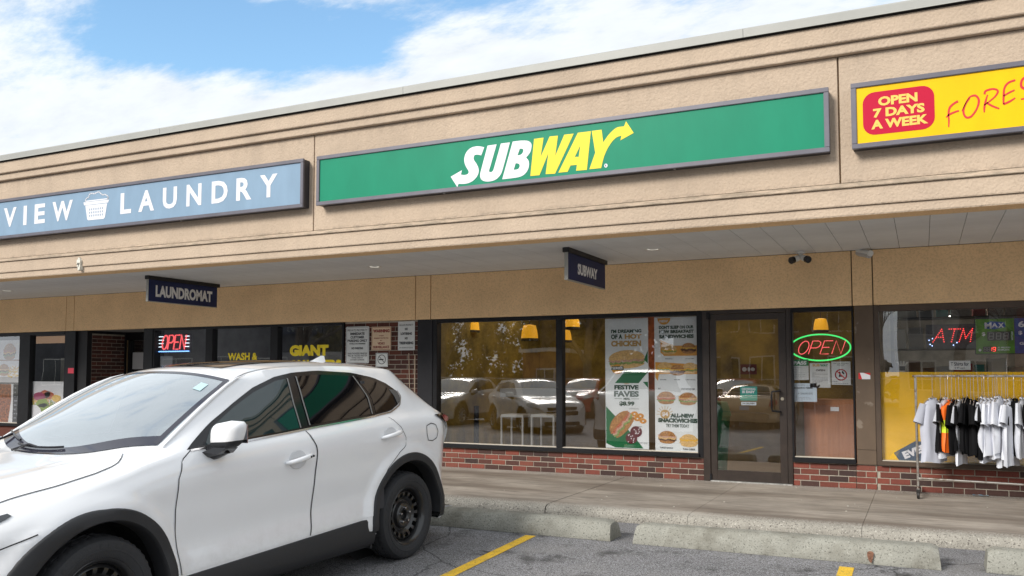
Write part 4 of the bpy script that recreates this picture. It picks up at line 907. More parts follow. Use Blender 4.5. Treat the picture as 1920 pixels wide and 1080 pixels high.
def tyre_wheel(root, u, sg, steel=True, R=.345, tread=True, v0=.90, rimm=None, steer=0):
    W_ = thing('wheel', None, None, (u, sg*(v0-.11), R-.004)); W_.parent = root; W_.rotation_euler = (0, 0, steer)
    o = sg
    prof = [(.218, .085), (.232, .098), (.262, .112), (.298, .113), (.322, .104), (.336, .088), (R-.001, .070), (R, .048), (R-.008, .046), (R-.008, .040), (R+.001, .038), (R+.002, .012), (R-.008, .010), (R-.008, .004)]
    prof = prof+[(r, -h) for r, h in reversed(prof)]
    n = 96; vs = []; fs = []; k_ = len(prof)
    for i in range(n):
        t = 2*pi*i/n
        for j, (r, h) in enumerate(prof):
            rr = r-(.007 if (i % 2 == 0 and r > .334 and abs(h) > .03) else 0)-(.006 if (i % 3 == 0 and r > .34 and abs(h) < .04) else 0)
            vs.append((rr*cos(t), h*o, rr*sin(t)))
    for i in range(n):
        for j in range(k_-1): a, b = i*k_+j, ((i+1) % n)*k_+j; fs.append((a, b, b+1, a+1))
    MB().add(vs, fs).build('tyre', RUB, W_, smooth=30)
    # raised sidewall ring and ribs
    m = MB(); m.lathe([(.268, .1125*o), (.270, .1150*o), (.276, .1155*o), (.278, .1135*o)], 64, 'y')
    for i in range(40):
        if i % 10 < 6: t = 2*pi*i/40; c_, s_ = cos(t), sin(t); m.add([(r*cos(t+a), .1145*o, r*sin(t+a)) for r, a in ((.285, -.03), (.285, .03), (.306, .03), (.306, -.03))], [(0, 1, 2, 3)])
    m.build('sidewall_rib', RUB, W_)
    rm = rimm or RIM
    if steel:
        m = MB(); m.lathe([(.225, -.09*o), (.214, -.07*o), (.205, .045*o), (.208, .074*o), (.222, .086*o), (.232, .096*o), (.228, .100*o), (.216, .094*o), (.204, .078*o), (.198, .050*o)], 64, 'y'); m.build('rim', rm, W_, smooth=35)
        prof = [(.200, .040), (.192, .052), (.178, .060), (.160, .058), (.145, .050), (.122, .030), (.108, .034), (.098, .060), (.086, .068), (.055, .064), (.040, .056), (.036, .030), (.0, .028)]
        n = 80; vs = []; fs = []; k_ = len(prof)
        for i in range(n):
            t = 2*pi*i/n
            for r, h in prof: vs.append((r*cos(t), h*o, r*sin(t)))
        for i in range(n):
            for j in range(k_-1):
                if j in (2, 3) and i % 5 in (1, 2, 3): continue
                a, b = i*k_+j, ((i+1) % n)*k_+j; fs.append((a, b, b+1, a+1))
        MB().add(vs, fs).build('wheel_disc', rm, W_, smooth=35)
        MB().lathe([(0, 0), (.2, 0)], 32, 'y').build('brake_shadow', WELL, W_)
        for i in range(5):
            t = 2*pi*i/5+.3; MB().lathe([(0, .082*o), (.009, .08*o), (.012, .066*o), (.012, .05*o)], 6, 'y', (.057*cos(t), 0, .057*sin(t))).build('lug_nut', LUG, W_)
    else:
        m = MB(); m.lathe([(.225, -.09*o), (.21, .05*o), (.232, .098*o), (.222, .102*o), (.208, .085*o), (.205, .03*o), (0, .02*o)], 48, 'y'); m.build('rim', WELL, W_)
        m = MB()
        for i in range(10):
            t = 2*pi*i/10; m.add([(r*cos(t+a), h*o, r*sin(t+a)) for r, a, h in ((.04, -.35, .085), (.04, .35, .085), (.222, .09, .092), (.222, -.09, .092), (.04, -.35, .05), (.04, .35, .05), (.222, .09, .06), (.222, -.09, .06))], [(0, 1, 2, 3), (0, 4, 5, 1), (1, 5, 6, 2), (3, 2, 6, 7), (0, 3, 7, 4)])
        m.lathe([(0, .088*o), (.05, .088*o), (.055, .06*o)], 20, 'y'); m.lathe([(.208, .085*o), (.216, .1*o), (.226, .1*o), (.23, .09*o)], 40, 'y'); m.build('spokes', M('alloy_silver', (.5, .5, .5), .3, metal=.9) if 'alloy_silver' not in bpy.data.materials else bpy.data.materials['alloy_silver'], W_)
    return W_
def arch_strip(car, uc, sg, ri, ro, mat, root, fwd=0., a0=-8, a1=188):
    """cladding around a wheel opening with a turned-in lip"""
    m = MB(); rows = []; n = 44
    for i in range(n+1):
        a = radians(lerp(a0, a1, i/n)); ca, sa = cos(a), sin(a); ex = max(0, ca)*fwd*(1 if uc > 1 else 0)
        r = []
        for rad, off in ((ri-.012, -.10), (ri-.004, -.012), (ri, .006), (ri+.006, .013), (lerp(ri, ro, .55), .013), (ro-.006, .012), (ro, .007), (ro+.003, -.004)):
            rd = rad+ex*(rad-ri)/(ro-ri)
            u, z = uc+rd*ca, .36+rd*sa; r.append((u, sg*(car.side(u, max(.26, z))+off), z))
        rows.append(r)
    m.grid(rows); m.build('wheel_arch_trim', mat, root, smooth=40)
    m = MB(); m.grid([[(uc+(ri+.01)*cos(radians(lerp(-12, 192, i/24))), sg*v, .36+(ri+.01)*sin(radians(lerp(-12, 192, i/24)))) for v in (.90, .55)] for i in range(25)])
    m.poly([[(uc+(ri+.02)*cos(radians(a)), .36+(ri+.02)*sin(radians(a))) for a in range(0, 360, 12)]], fn=lambda x, z: (x, sg*.55, z)); m.build('wheel_well', WELL, root)
def mirror_obj(root, body_m, c, sg):
    t = thing('wing_mirror', None, None, c); t.parent = root
    def sq(cosv, e): return math.copysign(abs(cosv)**e, cosv)
    def shell(name, z0, z1, mat, off=0):
        m = MB(); rows = []; n = 28; nz = 10
        for j in range(nz+1):
            z = lerp(z0, z1, j/nz); row = []
            for i in range(n+1):
                a = 2*pi*i/n
                k = max(0., 1-abs(z)**3.2)**(1/3.2)
                taper = 1-.22*(1-z)/2; x = .085*sq(cos(a), .75)*k*(1.0 if cos(a) > 0 else .55)*taper; y = .125*sq(sin(a), .6)*k*(1.0-.10*(1-z)/2)
                row.append((x+off, sg*(y+.02*(z)), .085*z+.012*sin(a)*k))
            rows.append(row)
        m.grid(rows); m.build(name, mat, t, smooth=60)
    shell('mirror_cap', -.45, 1.0, body_m); shell('mirror_lower', -1.0, -.46, CLAD)
    bxo('mirror_glass', (-.052, -.047, -.10, .10, -.05, .06), CHR, t, .0)
    m = MB(); m.grid([[(x, sg*y, z) for x, y, z in r] for r in (
        [(.05, -.06, -.07), (.05, .03, -.07), (-.03, .04, -.075), (-.04, -.05, -.075)], [(.09, -.13, -.10), (.07, -.02, -.11), (-.04, -.01, -.11), (-.07, -.11, -.10)], [(.10, -.19, -.115), (.06, -.12, -.135), (-.05, -.11, -.135), (-.10, -.18, -.12)])])
    m.tube([(.02, sg*-.20, -.12), (.01, sg*-.10, -.105), (.0, sg*-.02, -.075)], [.055, .045, .04], 10); m.build('mirror_foot', GLOSSB, t, smooth=60)
    return t
def door_handle(root, car, u, z, mat, dots=False, sg=1):
    t = thing('door_handle', None, None); t.parent = root; vv = car.side(u, z)
    m = MB(); m.lathe([(0, .0035), (.05, .0035), (.068, .0045), (.075, .0038), (.078, .0005)], 28, 'y', (u+.01, sg*vv, z-.008)); m.v = [(u+(x-u)*1.1, y, z+(zz-z)*.8) for x, y, zz in m.v]; m.build('handle_recess', M('recess_white', (.62, .63, .65), .35) if 'recess_white' not in bpy.data.materials else bpy.data.materials['recess_white'], t, smooth=60)
    m = MB(); m.tube([(u+.125, sg*(vv+.004), z-.020), (u+.10, sg*(vv+.032), z-.014), (u+.03, sg*(vv+.042), z-.005), (u-.05, sg*(vv+.040), z+.006), (u-.095, sg*(vv+.030), z+.012), (u-.11, sg*(vv+.004), z+.014)], [.010, .0155, .017, .017, .015, .009], 10); m.build('handle_grip', mat, t, smooth=60)
    if dots:
        m = MB()
        for d in (-.062, -.087): m.lathe([(0, .058), (.0075, .057), (.008, .04)], 10, 'y', (u+d, sg*vv, z+.006+(-d-.06)*.15))
        m.build('handle_button', BPL, t)
    return t

def hero():
    root = bpy.data.objects.new('parked_car', None); C.objects.link(root)
    tag(root, 'white compact SUV with black steel wheels parked in front of the laundromat', 'car', 'parked cars')
    hd = radians(-93.885); s = .027; x0, y0 = -4.617, 5.948
    fw = Vector((cos(hd), sin(hd), s*sin(hd))).normalized(); up = Vector((0, -s, 1)).normalized(); lf = up.cross(fw)
    root.matrix_world = Matrix(((fw.x, lf.x, up.x, x0), (fw.y, lf.y, up.y, y0), (fw.z, lf.z, up.z, -s*(7.1-y0)), (0, 0, 0, 1)))
    car = Car(SUV); car.body('body', PAINT, root, du=.03, nl=28, cut=True)
    S = lambda off: (lambda u, z: car.S(u, z, off))
    for sg in (1, -1):
        sd_ = lambda off, sg=sg: (lambda u, z: (u, sg*(car.side(u, z)+off), z))
        arch_strip(car, WB+.0, sg, .405, .470, CLAD, root, fwd=.05); arch_strip(car, -.0, sg, .415, .480, CLAD, root)
        # sill cladding between the wheels
        m = MB(); rows = []
        for i in range(31):
            u = lerp(.44, 2.30, i/30); zt = lerp(.405, .355, i/30); rows.append([(u, sg*v, z) for v, z in ((.80, .17), (.865, .185), (.900, .22), (.912, .27), (.910, zt-.02), (.905, zt-.004), (.885, zt))])
        m.grid(rows); m.build('sill_cladding', CLAD, root, smooth=50)
        # rear bumper lower cladding
        m = MB(); rows = []
        for i in range(13):
            u = lerp(-.40, -.90, i/12); rows.append([(u, sg*(car.side(u, .45)*1.0+o_), z) for o_, z in ((-.06, .24), (.0, .27), (.012, .33), (.012, .43), (.004, .445))])
        m.grid(rows); m.build('bumper_cladding', CLAD, root, smooth=50)
        for u in (0, WB): tyre_wheel(root, u, sg, steel=True)
        # glasshouse: black surround, panes
        dlo = [(2.12, 1.078), (1.888, 1.215), (1.659, 1.322), (1.44, 1.415), (1.219, 1.478), (1.037, 1.503), (.78, 1.512), (.40, 1.487), (.15, 1.442), (.02, 1.392), (-.075, 1.325), (-.085, 1.285), (-.02, 1.225), (.12, 1.178), (.343, 1.158), (.72, 1.139), (1.036, 1.124), (1.327, 1.108), (1.662, 1.090)]
        top_ = dlo[0:11]; bot_ = [dlo[0]]+dlo[:10:-1]
        G = coons(bot_, top_, [dlo[0], dlo[0]], [bot_[-1], top_[-1]], 40, 6)
        patch(G, sd_(.0025)).build('window_surround', GLOSSB, root, smooth=60)
        f_b = [(1.165, 1.128), (1.40, 1.114), (1.70, 1.100), (1.985, 1.088)]; f_t = [(1.12, 1.462), (1.22, 1.452), (1.45, 1.385), (1.68, 1.292), (1.90, 1.182)]
        patch(coons(f_b, f_t, [f_b[0], (1.155, 1.28), f_t[0]], [f_b[-1], f_t[-1]], 24, 6), sd_(.005)).build('side_window', FGL, root, smooth=60)
        r_b = [(.375, 1.170), (.72, 1.155), (1.045, 1.141)]; r_t = [(.41, 1.460), (.78, 1.482), (1.02, 1.474)]
        patch(coons(r_b, r_t, [r_b[0], (.355, 1.30), r_t[0]], [r_b[-1], r_t[-1]], 20, 6), sd_(.005)).build('side_window', TINT, root, smooth=60)
        q_b = [(.035, 1.225), (.12, 1.192), (.31, 1.174)]; q_t = [(.06, 1.375), (.2, 1.43), (.36, 1.452)]
        patch(coons(q_b, q_t, [q_b[0], (.0, 1.30), q_t[0]], [q_b[-1], (.29, 1.30), q_t[-1]], 10, 6), sd_(.005)).build('quarter_window', TINT, root, smooth=60)
        patch(coons([(-.06, 1.25), (-.0, 1.222)], [(-.06, 1.335), (.028, 1.345)], [(-.06, 1.25), (-.075, 1.29), (-.06, 1.335)], [(.0, 1.222), (.0, 1.29), (.028, 1.345)], 3, 6), sd_(.008)).build('quarter_fin', M('grey_fin', (.10, .10, .10), .25) if 'grey_fin' not in bpy.data.materials else bpy.data.materials['grey_fin'], root)
        # pillar divisions and chrome belt strip
        for a in ([(1.155, 1.127), (1.145, 1.30), (1.108, 1.466)], [(1.062, 1.14), (1.05, 1.30), (1.018, 1.476)], [(.362, 1.17), (.338, 1.30), (.40, 1.462)]):
            ribbon(resample(a, 10), .012, sd_(.009)).build('pillar_trim', M('grey_pillar_edge', (.2, .2, .2), .35) if 'grey_pillar_edge' not in bpy.data.materials else bpy.data.materials['grey_pillar_edge'], root)
        bl = [(2.10, 1.074), (1.662, 1.088), (1.327, 1.104), (1.036, 1.120), (.72, 1.134), (.343, 1.152), (.12, 1.172), (-.0, 1.212)]
        ribbon(resample(bl, 30), .011, sd_(.011)).build('belt_strip', CHR, root)
        ribbon(resample([(q_[0], q_[1]+.010) for q_ in bl[:6]], 24), .012, sd_(.0105)).build('belt_seal', GLOSSB, root)
        ribbon(resample([(-.075, 1.33), (-.088, 1.285), (-.02, 1.218), (.06, 1.19)], 12), .010, sd_(.010)).build('quarter_trim', CHR, root)
        # doors: skins a few mm proud with dark gaps round them
        fl = [(2.204, .375), (2.219, .493), (2.236, .738), (2.225, .92), (2.170, 1.03), (2.105, 1.07)]; fr_ = [(1.135, .395), (1.122, .45), (1.096, .768), (1.084, .985), (1.115, 1.06), (1.130, 1.105)]
        bt = [(1.135, .395), (2.204, .375)]; tp = [(1.130, 1.105), (1.70, 1.080), (2.105, 1.066)]
        patch(coons(bt, tp, fr_, fl, 26, 20), sd_(.0035)).build('door', PAINT, root, smooth=60)
        rr_ = [(.47, .420), (.43, .56), (.29, .76), (.149, .862), (.062, .90), (.055, .96), (.112, 1.054), (.200, 1.135)]; rb = [(.47, .420), (1.118, .398)]; rt = [(.200, 1.135), (.7, 1.122), (1.110, 1.106)]
        rl = [(1.118, .398), (1.104, .45), (1.078, .768), (1.066, .985), (1.096, 1.06), (1.110, 1.106)]
        patch(coons(rb, rt, rr_, rl, 22, 20), sd_(.0035)).build('door', PAINT, root, smooth=60)
        m = ribbon(resample([(2.10, 1.072)]+fl[::-1][1:], 30), .0055, sd_(.0045)); m2 = ribbon(resample([(p_[0]-.009, p_[1]) for p_ in fr_], 30), .007, sd_(.0050)); m3 = ribbon(resample(rr_, 30), .0045, sd_(.0045))
        m.build('door_gap', GAP, root); m2.build('door_gap', GAP, root); m3.build('door_gap', GAP, root)
        door_handle(root, car, 1.255, .934, PAINT, dots=True, sg=sg); door_handle(root, car, .245, 1.008, PAINT, sg=sg)
        mirror_obj(root, PAINT, (1.935, sg*1.005, 1.155) if sg > 0 else (2.25, -.985, 1.04), sg)
        # tail lamp
        tl = coons([(-.74, .955), (-.60, 1.025), (-.40, 1.110)], [(-.80, 1.06), (-.62, 1.112), (-.40, 1.118)], [(-.74, .955), (-.80, 1.06)], [(-.40, 1.110), (-.40, 1.118)], 14, 5)
        lo_ = lambda b, sg=sg: (lambda u, z: (u-.5*max(0, -.5-u)*.2, sg*(car.side(u, z)+b+.05*max(0, -.5-u)), z))
        patch(tl, lo_(.011)).build('tail_lamp', GLOSSB, root, smooth=60)
        patch(coons([(-.735, .968), (-.65, 1.01), (-.56, 1.05)], [(-.79, 1.05), (-.66, 1.095), (-.53, 1.10)], [(-.735, .968), (-.79, 1.05)], [(-.56, 1.05), (-.53, 1.10)], 8, 5), lo_(.016)).build('tail_lamp_lens', TL, root, smooth=60)
        # head lamp
        patch(coons([(3.13, .862), (3.30, .775), (3.48, .70)], [(3.14, .874), (3.30, .842), (3.46, .79)], [(3.13, .862), (3.14, .874)], [(3.48, .70), (3.46, .79)], 12, 4), sd_(.006)).build('headlight', HL, root, smooth=60)
        ribbon(resample([(3.05, .765), (3.22, .70), (3.5, .56)], 14), .006, sd_(.004)).build('bumper_gap', GAP, root)
        m = MB().box(.445, .462, sg*.70 if sg > 0 else -.88, sg*.88 if sg > 0 else -.70, .17, .40); m.build('mud_flap', CLAD, root)
    ribbon(resample([(-.235, 1.035), (-.30, 1.052), (-.365, 1.035), (-.39, .98), (-.375, .925), (-.32, .905), (-.255, .915), (-.23, .97)], 40, closed=True)[:-1], .006, sd_1(car, .0035), closed=True).build('fuel_flap_gap', GAP, root)
    # windscreen
    T = lambda off: (lambda u, v: car.T(u, v, off))
    def ws(inset, off, mat, name, bi=0):
        b = [(2.245+.27*(1-(abs(v)/.76)**2)-inset*.6-bi, v*(1-inset*1.2)) for v in [lerp(-.755, .755, i/16) for i in range(17)]]
        t_ = [(1.585+.03*(1-(abs(v)/.62)**2)+inset*.6, v*(1-inset*1.2)) for v in [lerp(-.622, .622, i/16) for i in range(17)]]
        l = [b[0], (1.9, -.690*(1-inset*1.2)), t_[0]]; r = [b[-1], (1.9, .690*(1-inset*1.2)), t_[-1]]
        patch(coons(b, t_, l, r, 24, 20), T(off)).build(name, mat, root, smooth=60)
    ws(0, .004, GLOSSB if 0 else M('windscreen_border', (.035, .035, .05), .08, spec=.6), 'windshield_border') if 0 else None
    ws(.0, .0045, WSG, 'windshield')
    BRD = M('windscreen_border', (.035, .035, .05), .08, spec=.6)
    bpts = lambda k, e: [(2.245+.27*(1-(abs(v)/.76)**2)-e, v*k) for v in [lerp(-.755, .755, i/24) for i in range(25)]]
    m = patch([bpts(1.0, .0), bpts(.99, .04), bpts(.97, .085)], T(.006)); m.build('windshield_border', BRD, root, smooth=60)
    tp_ = lambda e: [(1.585+.03*(1-(abs(v)/.62)**2)+e, v) for v in [lerp(-.622, .622, i/24) for i in range(25)]]
    patch([tp_(0), tp_(.02), tp_(.035)], T(.006)).build('windshield_border', BRD, root, smooth=60)
    for sg in (1, -1):
        ed_ = lambda k: [(u, sg*v*k) for u, v in zip((2.245, 2.1, 1.9, 1.7, 1.585), (.755, .722, .690, .655, .622))]
        patch([resample(ed_(1.0), 12), resample(ed_(.975), 12), resample(ed_(.952), 12)], T(.0065)).build('windshield_border', BRD, root, smooth=60)
    # cabin seen through the windscreen
    DASH = M('dashboard_grey', (.06, .062, .068), .7, bump=.1, bs=200); SEAT = M('seat_charcoal', (.045, .045, .05), .85); LIN = M('headliner_beige', (.35, .33, .30), .9)
    m = MB(); m.grid([[(u, v, z-.05*abs(v)**2) for v in [lerp(-.70, .70, i/10) for i in range(11)]] for u, z in ((2.44, 1.045), (2.30, 1.05), (2.12, 1.055), (1.98, 1.03), (1.92, .96), (1.95, .75))]); m.build('dashboard', DASH, root, smooth=50)
    m = MB(); m.tube([(2.13+.06*cos(a), .37+.13*sin(a)*1.0, 1.055+.015) for a in [pi*k/10 for k in range(11)]], .03, 8); m.build('instrument_hood', DASH, root, smooth=60)
    m = MB(); m.tube([(1.78+.08*sin(a), .37+.185*cos(a), 1.0+.17*sin(a)) for a in [2*pi*k/28 for k in range(28)]], .014, 8, closed=True); m.tube([(1.95, .37, .93), (1.79, .37, 1.0)], .03, 8); m.tube([(1.78, .20, 1.0), (1.78, .54, 1.0)], .018, 6); m.build('steering_wheel', SEAT, root, smooth=60)
    for v in (-.37, .37):
        bevel(MB().box(.98, 1.12, v-.25, v+.25, .55, 1.14).build('front_seat', SEAT, root, smooth=60), .06, 4); bevel(MB().box(.98, 1.08, v-.13, v+.13, 1.18, 1.36).build('headrest', SEAT, root, smooth=60), .04, 4)
    bxo('cabin_rear', (.30, .34, -.70, .70, .5, 1.42), SEAT, root); bxo('cabin_floor', (.3, 2.4, -.72, .72, .42, .46), SEAT, root)
    patch([[(u, v) for v in [lerp(-.60, .60, i/8) for i in range(9)]] for u in (1.60, 1.3, .9, .5, .3)], T(-.03)).build('headliner', LIN, root, smooth=60)
    for sg in (1, -1): m = MB(); m.grid([[(u, sg*(car.side(u, z)-.03), z) for z in (.45, .8, 1.06)] for u in (.3, .8, 1.3, 1.8, 2.3)]); m.grid([[(u, sg*(car.side(u, z)-.02), z) for z in (1.06, 1.25, 1.45)] for u in (.3, .7, 1.1, 1.4)]); m.build('cabin_side', SEAT, root, smooth=60)
    bevel(MB().box(1.66, 1.69, -.12, .12, 1.375, 1.435).build('rear_view_mirror', DASH, root), .01)
    # sticker
    patch(coons([(1.78, .50), (1.78, .57)], [(1.70, .49), (1.70, .555)], [(1.78, .50), (1.70, .49)], [(1.78, .57), (1.70, .555)], 2, 2), T(.009)).build('windshield_sticker', M('pale_sticker', (.45, .62, .66), .4), root)
    # wipers
    for vv0, vv1, du_ in ((-.30, .16, .0), (-.72, -.34, .0)):
        m = MB(); pts = [car.T(2.50-.27*(abs(lerp(vv0, vv1, i/8))/.76)**2-.030-.025*i/8+du_, lerp(vv0, vv1, i/8), .020) for i in range(9)]; m.tube(pts, [.007]*9, 6); m.tube([car.T(2.50, vv0+.05, .01), car.T(2.46, vv0+.16, .035), pts[4]], .008, 6); m.build('wiper', GLOSSB, root)
    # bonnet skin and its gap
    hl = [(3.40, .62), (3.14, .728), (2.85, .765), (2.65, .775), (2.55, .768), (2.49, .745), (2.44, .70), (2.40, .655)]
    G = coons([(u, -v) for u, v in hl], hl, [(3.40, -.62), (3.43, 0), (3.40, .62)], [(2.40, -.655), (2.505, -.3), (2.525, 0), (2.505, .3), (2.40, .655)], 26, 22)
    def bon(u, v):
        x, y, z = car.T(u, v, .004); av = abs(v); cr = .34+.16*(3.4-u)*.9
        return (x, y, z+.012*smooth01((av-cr+.05)/.10)*(1-smooth01((av-cr-.10)/.16))*smooth01((3.4-u)/.3))
    patch(G, bon).build('hood', PAINT, root, smooth=60)
    for sg in (1, -1): ribbon(resample([(u, sg*v) for u, v in hl], 40), .0045, T(.0055)).build('hood_gap', GAP, root)
    # sunroof, roof seams, fin, spoiler, rear window
    patch(coons([(1.42, -.36), (1.44, 0), (1.42, .36)], [(.62, -.37), (.60, 0), (.62, .37)], [(1.42, -.36), (.62, -.37)], [(1.42, .36), (.62, .37)], 12, 12), T(.006)).build('sunroof', TINT, root, smooth=60)
    for sg in (1, -1):
        ribbon(resample([(1.55, sg*.625), (1.40, sg*.596), (1.1, sg*.575), (.5, sg*.565), (0, sg*.55), (-.35, sg*.53)], 30), .010, T(.0035)).build('roof_seam', M('seam_grey', (.16, .17, .18), .5) if 'seam_grey' not in bpy.data.materials else bpy.data.materials['seam_grey'], root)
    m = MB(); zf_ = car.top(-.1, 0); m.add([(.13, 0, zf_+.002), (-.05, .035, zf_-.002), (-.11, .03, zf_-.004), (-.11, -.03, zf_-.004), (-.05, -.035, zf_-.002), (-.115, .006, zf_+.075), (-.085, .006, zf_+.078), (-.085, -.006, zf_+.078), (-.115, -.006, zf_+.075), (.02, 0, zf_+.035)],
            [(0, 1, 9), (1, 6, 9), (0, 9, 4), (9, 7, 4), (9, 6, 7), (1, 2, 5, 6), (4, 7, 8, 3), (5, 2, 3, 8), (6, 5, 8, 7)]); m.v = [(x+.10, y, zf_+(z-zf_)*.85) for x, y, z in m.v]; m.build('antenna_fin', PAINT, root, smooth=30)
    m = MB(); rows = []
    for i in range(17):
        v = lerp(-.60, .60, i/16); e = (abs(v)/.60)**3; zt = car.top(-.42, v)+.006
        zt = car.top(-.14, v); rows.append([(-.10, v, car.top(-.10, v)+.001), (-.20, v*.99, zt-.008), (-.29+.05*e, v*.975, zt-.030), (-.345+.09*e, v*.96, zt-.052-.006*e), (-.350+.09*e, v*.955, zt-.066-.006*e), (-.31+.06*e, v*.95, zt-.075), (-.25, v*.94, zt-.078)])
    m.grid(rows); m.build('roof_spoiler', PAINT, root, smooth=45)
    G = [[(u, v*.985*interp(SUV, u)[3]) for v in [lerp(-1, 1, i/16) for i in range(17)]] for u in (-.24, -.30, -.36, -.42, -.48, -.54, -.60, -.64)]
    patch(G, T(.007)).build('rear_window', TINT, root, smooth=60)
    for sg in (1, -1):
        m = MB(); m.tube([(u, sg*(interp(SUV, u)[3]+.006), interp(SUV, u)[2]+.004) for u in (2.24, 2.1, 1.95, 1.8, 1.65, 1.55, 1.45)], [.004, .012, .015, .015, .012, .008, .001], 10); m.build('windshield_pillar', PAINT, root, smooth=60)
    m = MB().box(3.56, 3.60, -.40, .40, .40, .60); m.build('grille', CLAD, root); MB().box(3.54, 3.59, -.44, .44, .22, .36).build('lower_grille', CLAD, root)
    MB().box(-.85, 3.4, -.60, .60, .20, .30).build('underbody', WELL, root); MB().box(.5, 2.2, -.86, .86, .19, .26).build('underbody', WELL, root)
    return root
def simple_car(label, paint, tab, x, y, hd, wheels, sedan=False, length=1.0, look='suv'):
    root = thing('parked_car', label, 'car', (x, y, gz(y)), hd, group='parked cars'); car = Car(tab); car.body('body', paint, root, du=.07, nl=14)
    wb = WB
    for sg in (1, -1):
        sd_ = lambda off, sg=sg: (lambda u, z: (u, sg*(car.side(u, z)+off), z))
        for uc in (0, WB): arch_strip(car, uc, sg, .41, .455, CLAD if look == 'suv' else paint, root); tyre_wheel(root, uc, sg, steel=False, R=.345)
        if look == 'suv':
            patch(coons([(.1, 1.19), (1.0, 1.14), (2.05, 1.09)], [(.0, 1.40), (.8, 1.49), (1.3, 1.44), (2.0, 1.14)], [(.1, 1.19), (.0, 1.40)], [(2.05, 1.09), (2.0, 1.14)], 24, 6), sd_(.004)).build('side_window', TINT, root, smooth=60)
            ribbon([(1.07, 1.13), (1.04, 1.48)], .07, sd_(.008)).build('pillar_trim', paint, root)
            for a in ((.95, 1.0), (-.10, 1.06)): door_handle(root, car, a[0]+.2, a[1]-.02, paint, sg=sg)
            m = MB(); rows = [[(lerp(.42, 2.3, i/10), sg*v, z) for v, z in ((.8, .17), (.9, .22), (.91, .36), (.88, .40))] for i in range(11)]; m.grid(rows); m.build('sill_cladding', CLAD, root)
            hp = coons([(3.02, .84), (3.25, .76), (3.46, .70)], [(3.04, .90), (3.25, .89), (3.44, .83)], [(3.02, .84), (3.04, .90)], [(3.46, .70), (3.44, .83)], 8, 4)
        else:
            patch(coons([(-.05, 1.02), (.9, .995), (1.75, .985)], [(-.05, 1.22), (.4, 1.30), (1.05, 1.31), (1.68, 1.06)], [(-.05, 1.02), (-.05, 1.22)], [(1.75, .985), (1.68, 1.06)], 20, 6), sd_(.004)).build('side_window', TINT, root, smooth=60)
            ribbon([(.8, 1.0), (.78, 1.32)], .05, sd_(.008)).build('pillar_trim', paint, root)
            patch(coons([(-1.20, .72), (-.95, .74), (-.80, .80)], [(-1.17, .90), (-.98, .93), (-.82, .92)], [(-1.20, .72), (-1.17, .90)], [(-.80, .80), (-.82, .92)], 8, 4), sd_(.006)).build('tail_lamp', TL, root, smooth=60)
            hp = coons([(3.2, .66), (3.5, .60)], [(3.2, .72), (3.5, .66)], [(3.2, .66), (3.2, .72)], [(3.5, .60), (3.5, .66)], 6, 3)
        patch(hp, sd_(.006)).build('headlight', HLB, root, smooth=60)
        mirror_obj(root, paint, (1.93, sg*1.0, 1.12) if look == 'suv' else (1.6, sg*.98, 1.02), sg)
    T = lambda off: (lambda u, v: car.T(u, v, off))
    if look == 'suv':
        patch(coons([(2.28, -.72), (2.48, 0), (2.28, .72)], [(1.64, -.58), (1.68, 0), (1.64, .58)], [(2.28, -.72), (1.64, -.58)], [(2.28, .72), (1.64, .58)], 16, 12), T(.006)).build('windshield', WSH, root, smooth=60)
        patch(coons([(-.84, -.56), (-.86, 0), (-.84, .56)], [(-.58, -.48), (-.58, 0), (-.58, .48)], [(-.84, -.56), (-.58, -.48)], [(-.84, .56), (-.58, .48)], 12, 8), T(.008)).build('rear_window', TINT, root, smooth=60)
        f = 3.62
        for z0, z1, h_ in ((.70, .78, .42), (.56, .66, .46), (.30, .40, .5)): bxo('grille', (f-.14, f-.005, -h_, h_, z0, z1), GLOSSB, root, .01)
        bxo('badge', (f-.01, f+.01, -.07, .07, .665, .695), M('badge_gold', (.5, .36, .08), .3, metal=.8) if 'badge_gold' not in bpy.data.materials else bpy.data.materials['badge_gold'], root, .005)
        bxo('number_plate', (f-.0, f+.012, -.15, .15, .42, .52), bpy.data.materials['print_white'], root)
        bxo('bumper_lip', (f-.3, f-.02, -.6, .6, .2, .3), CLAD, root, .02)
    else:
        patch(coons([(1.98, -.70), (2.08, 0), (1.98, .70)], [(1.28, -.55), (1.30, 0), (1.28, .55)], [(1.98, -.70), (1.28, -.55)], [(1.98, .70), (1.28, .55)], 14, 10), T(.006)).build('windshield', WSH, root, smooth=60)
        patch(coons([(-.62, -.66), (-.68, 0), (-.62, .66)], [(-.16, -.52), (-.12, 0), (-.16, .52)], [(-.62, -.66), (-.16, -.52)], [(-.62, .66), (-.16, .52)], 14, 8), T(.008)).build('rear_window', TINT, root, smooth=60)
        r = -1.26
        bxo('number_plate', (r-.012, r+.01, -.16, .16, .62, .74), M('plate_blue_white', (.45, .5, .6), .4), root); bxo('bumper', (r-.07, r+.25, -.74, .74, .32, .55), paint, root, .05); bxo('bumper_chrome', (r-.075, r-.06, -.70, .70, .54, .56), CHR, root, .004)
    return root
def sd_1(car, off): return lambda u, z: (u, car.side(u, z)+off, z)
hero()
HLB = M('headlamp_clear', (.35, .36, .34), .06, coat=1., metal=.4)
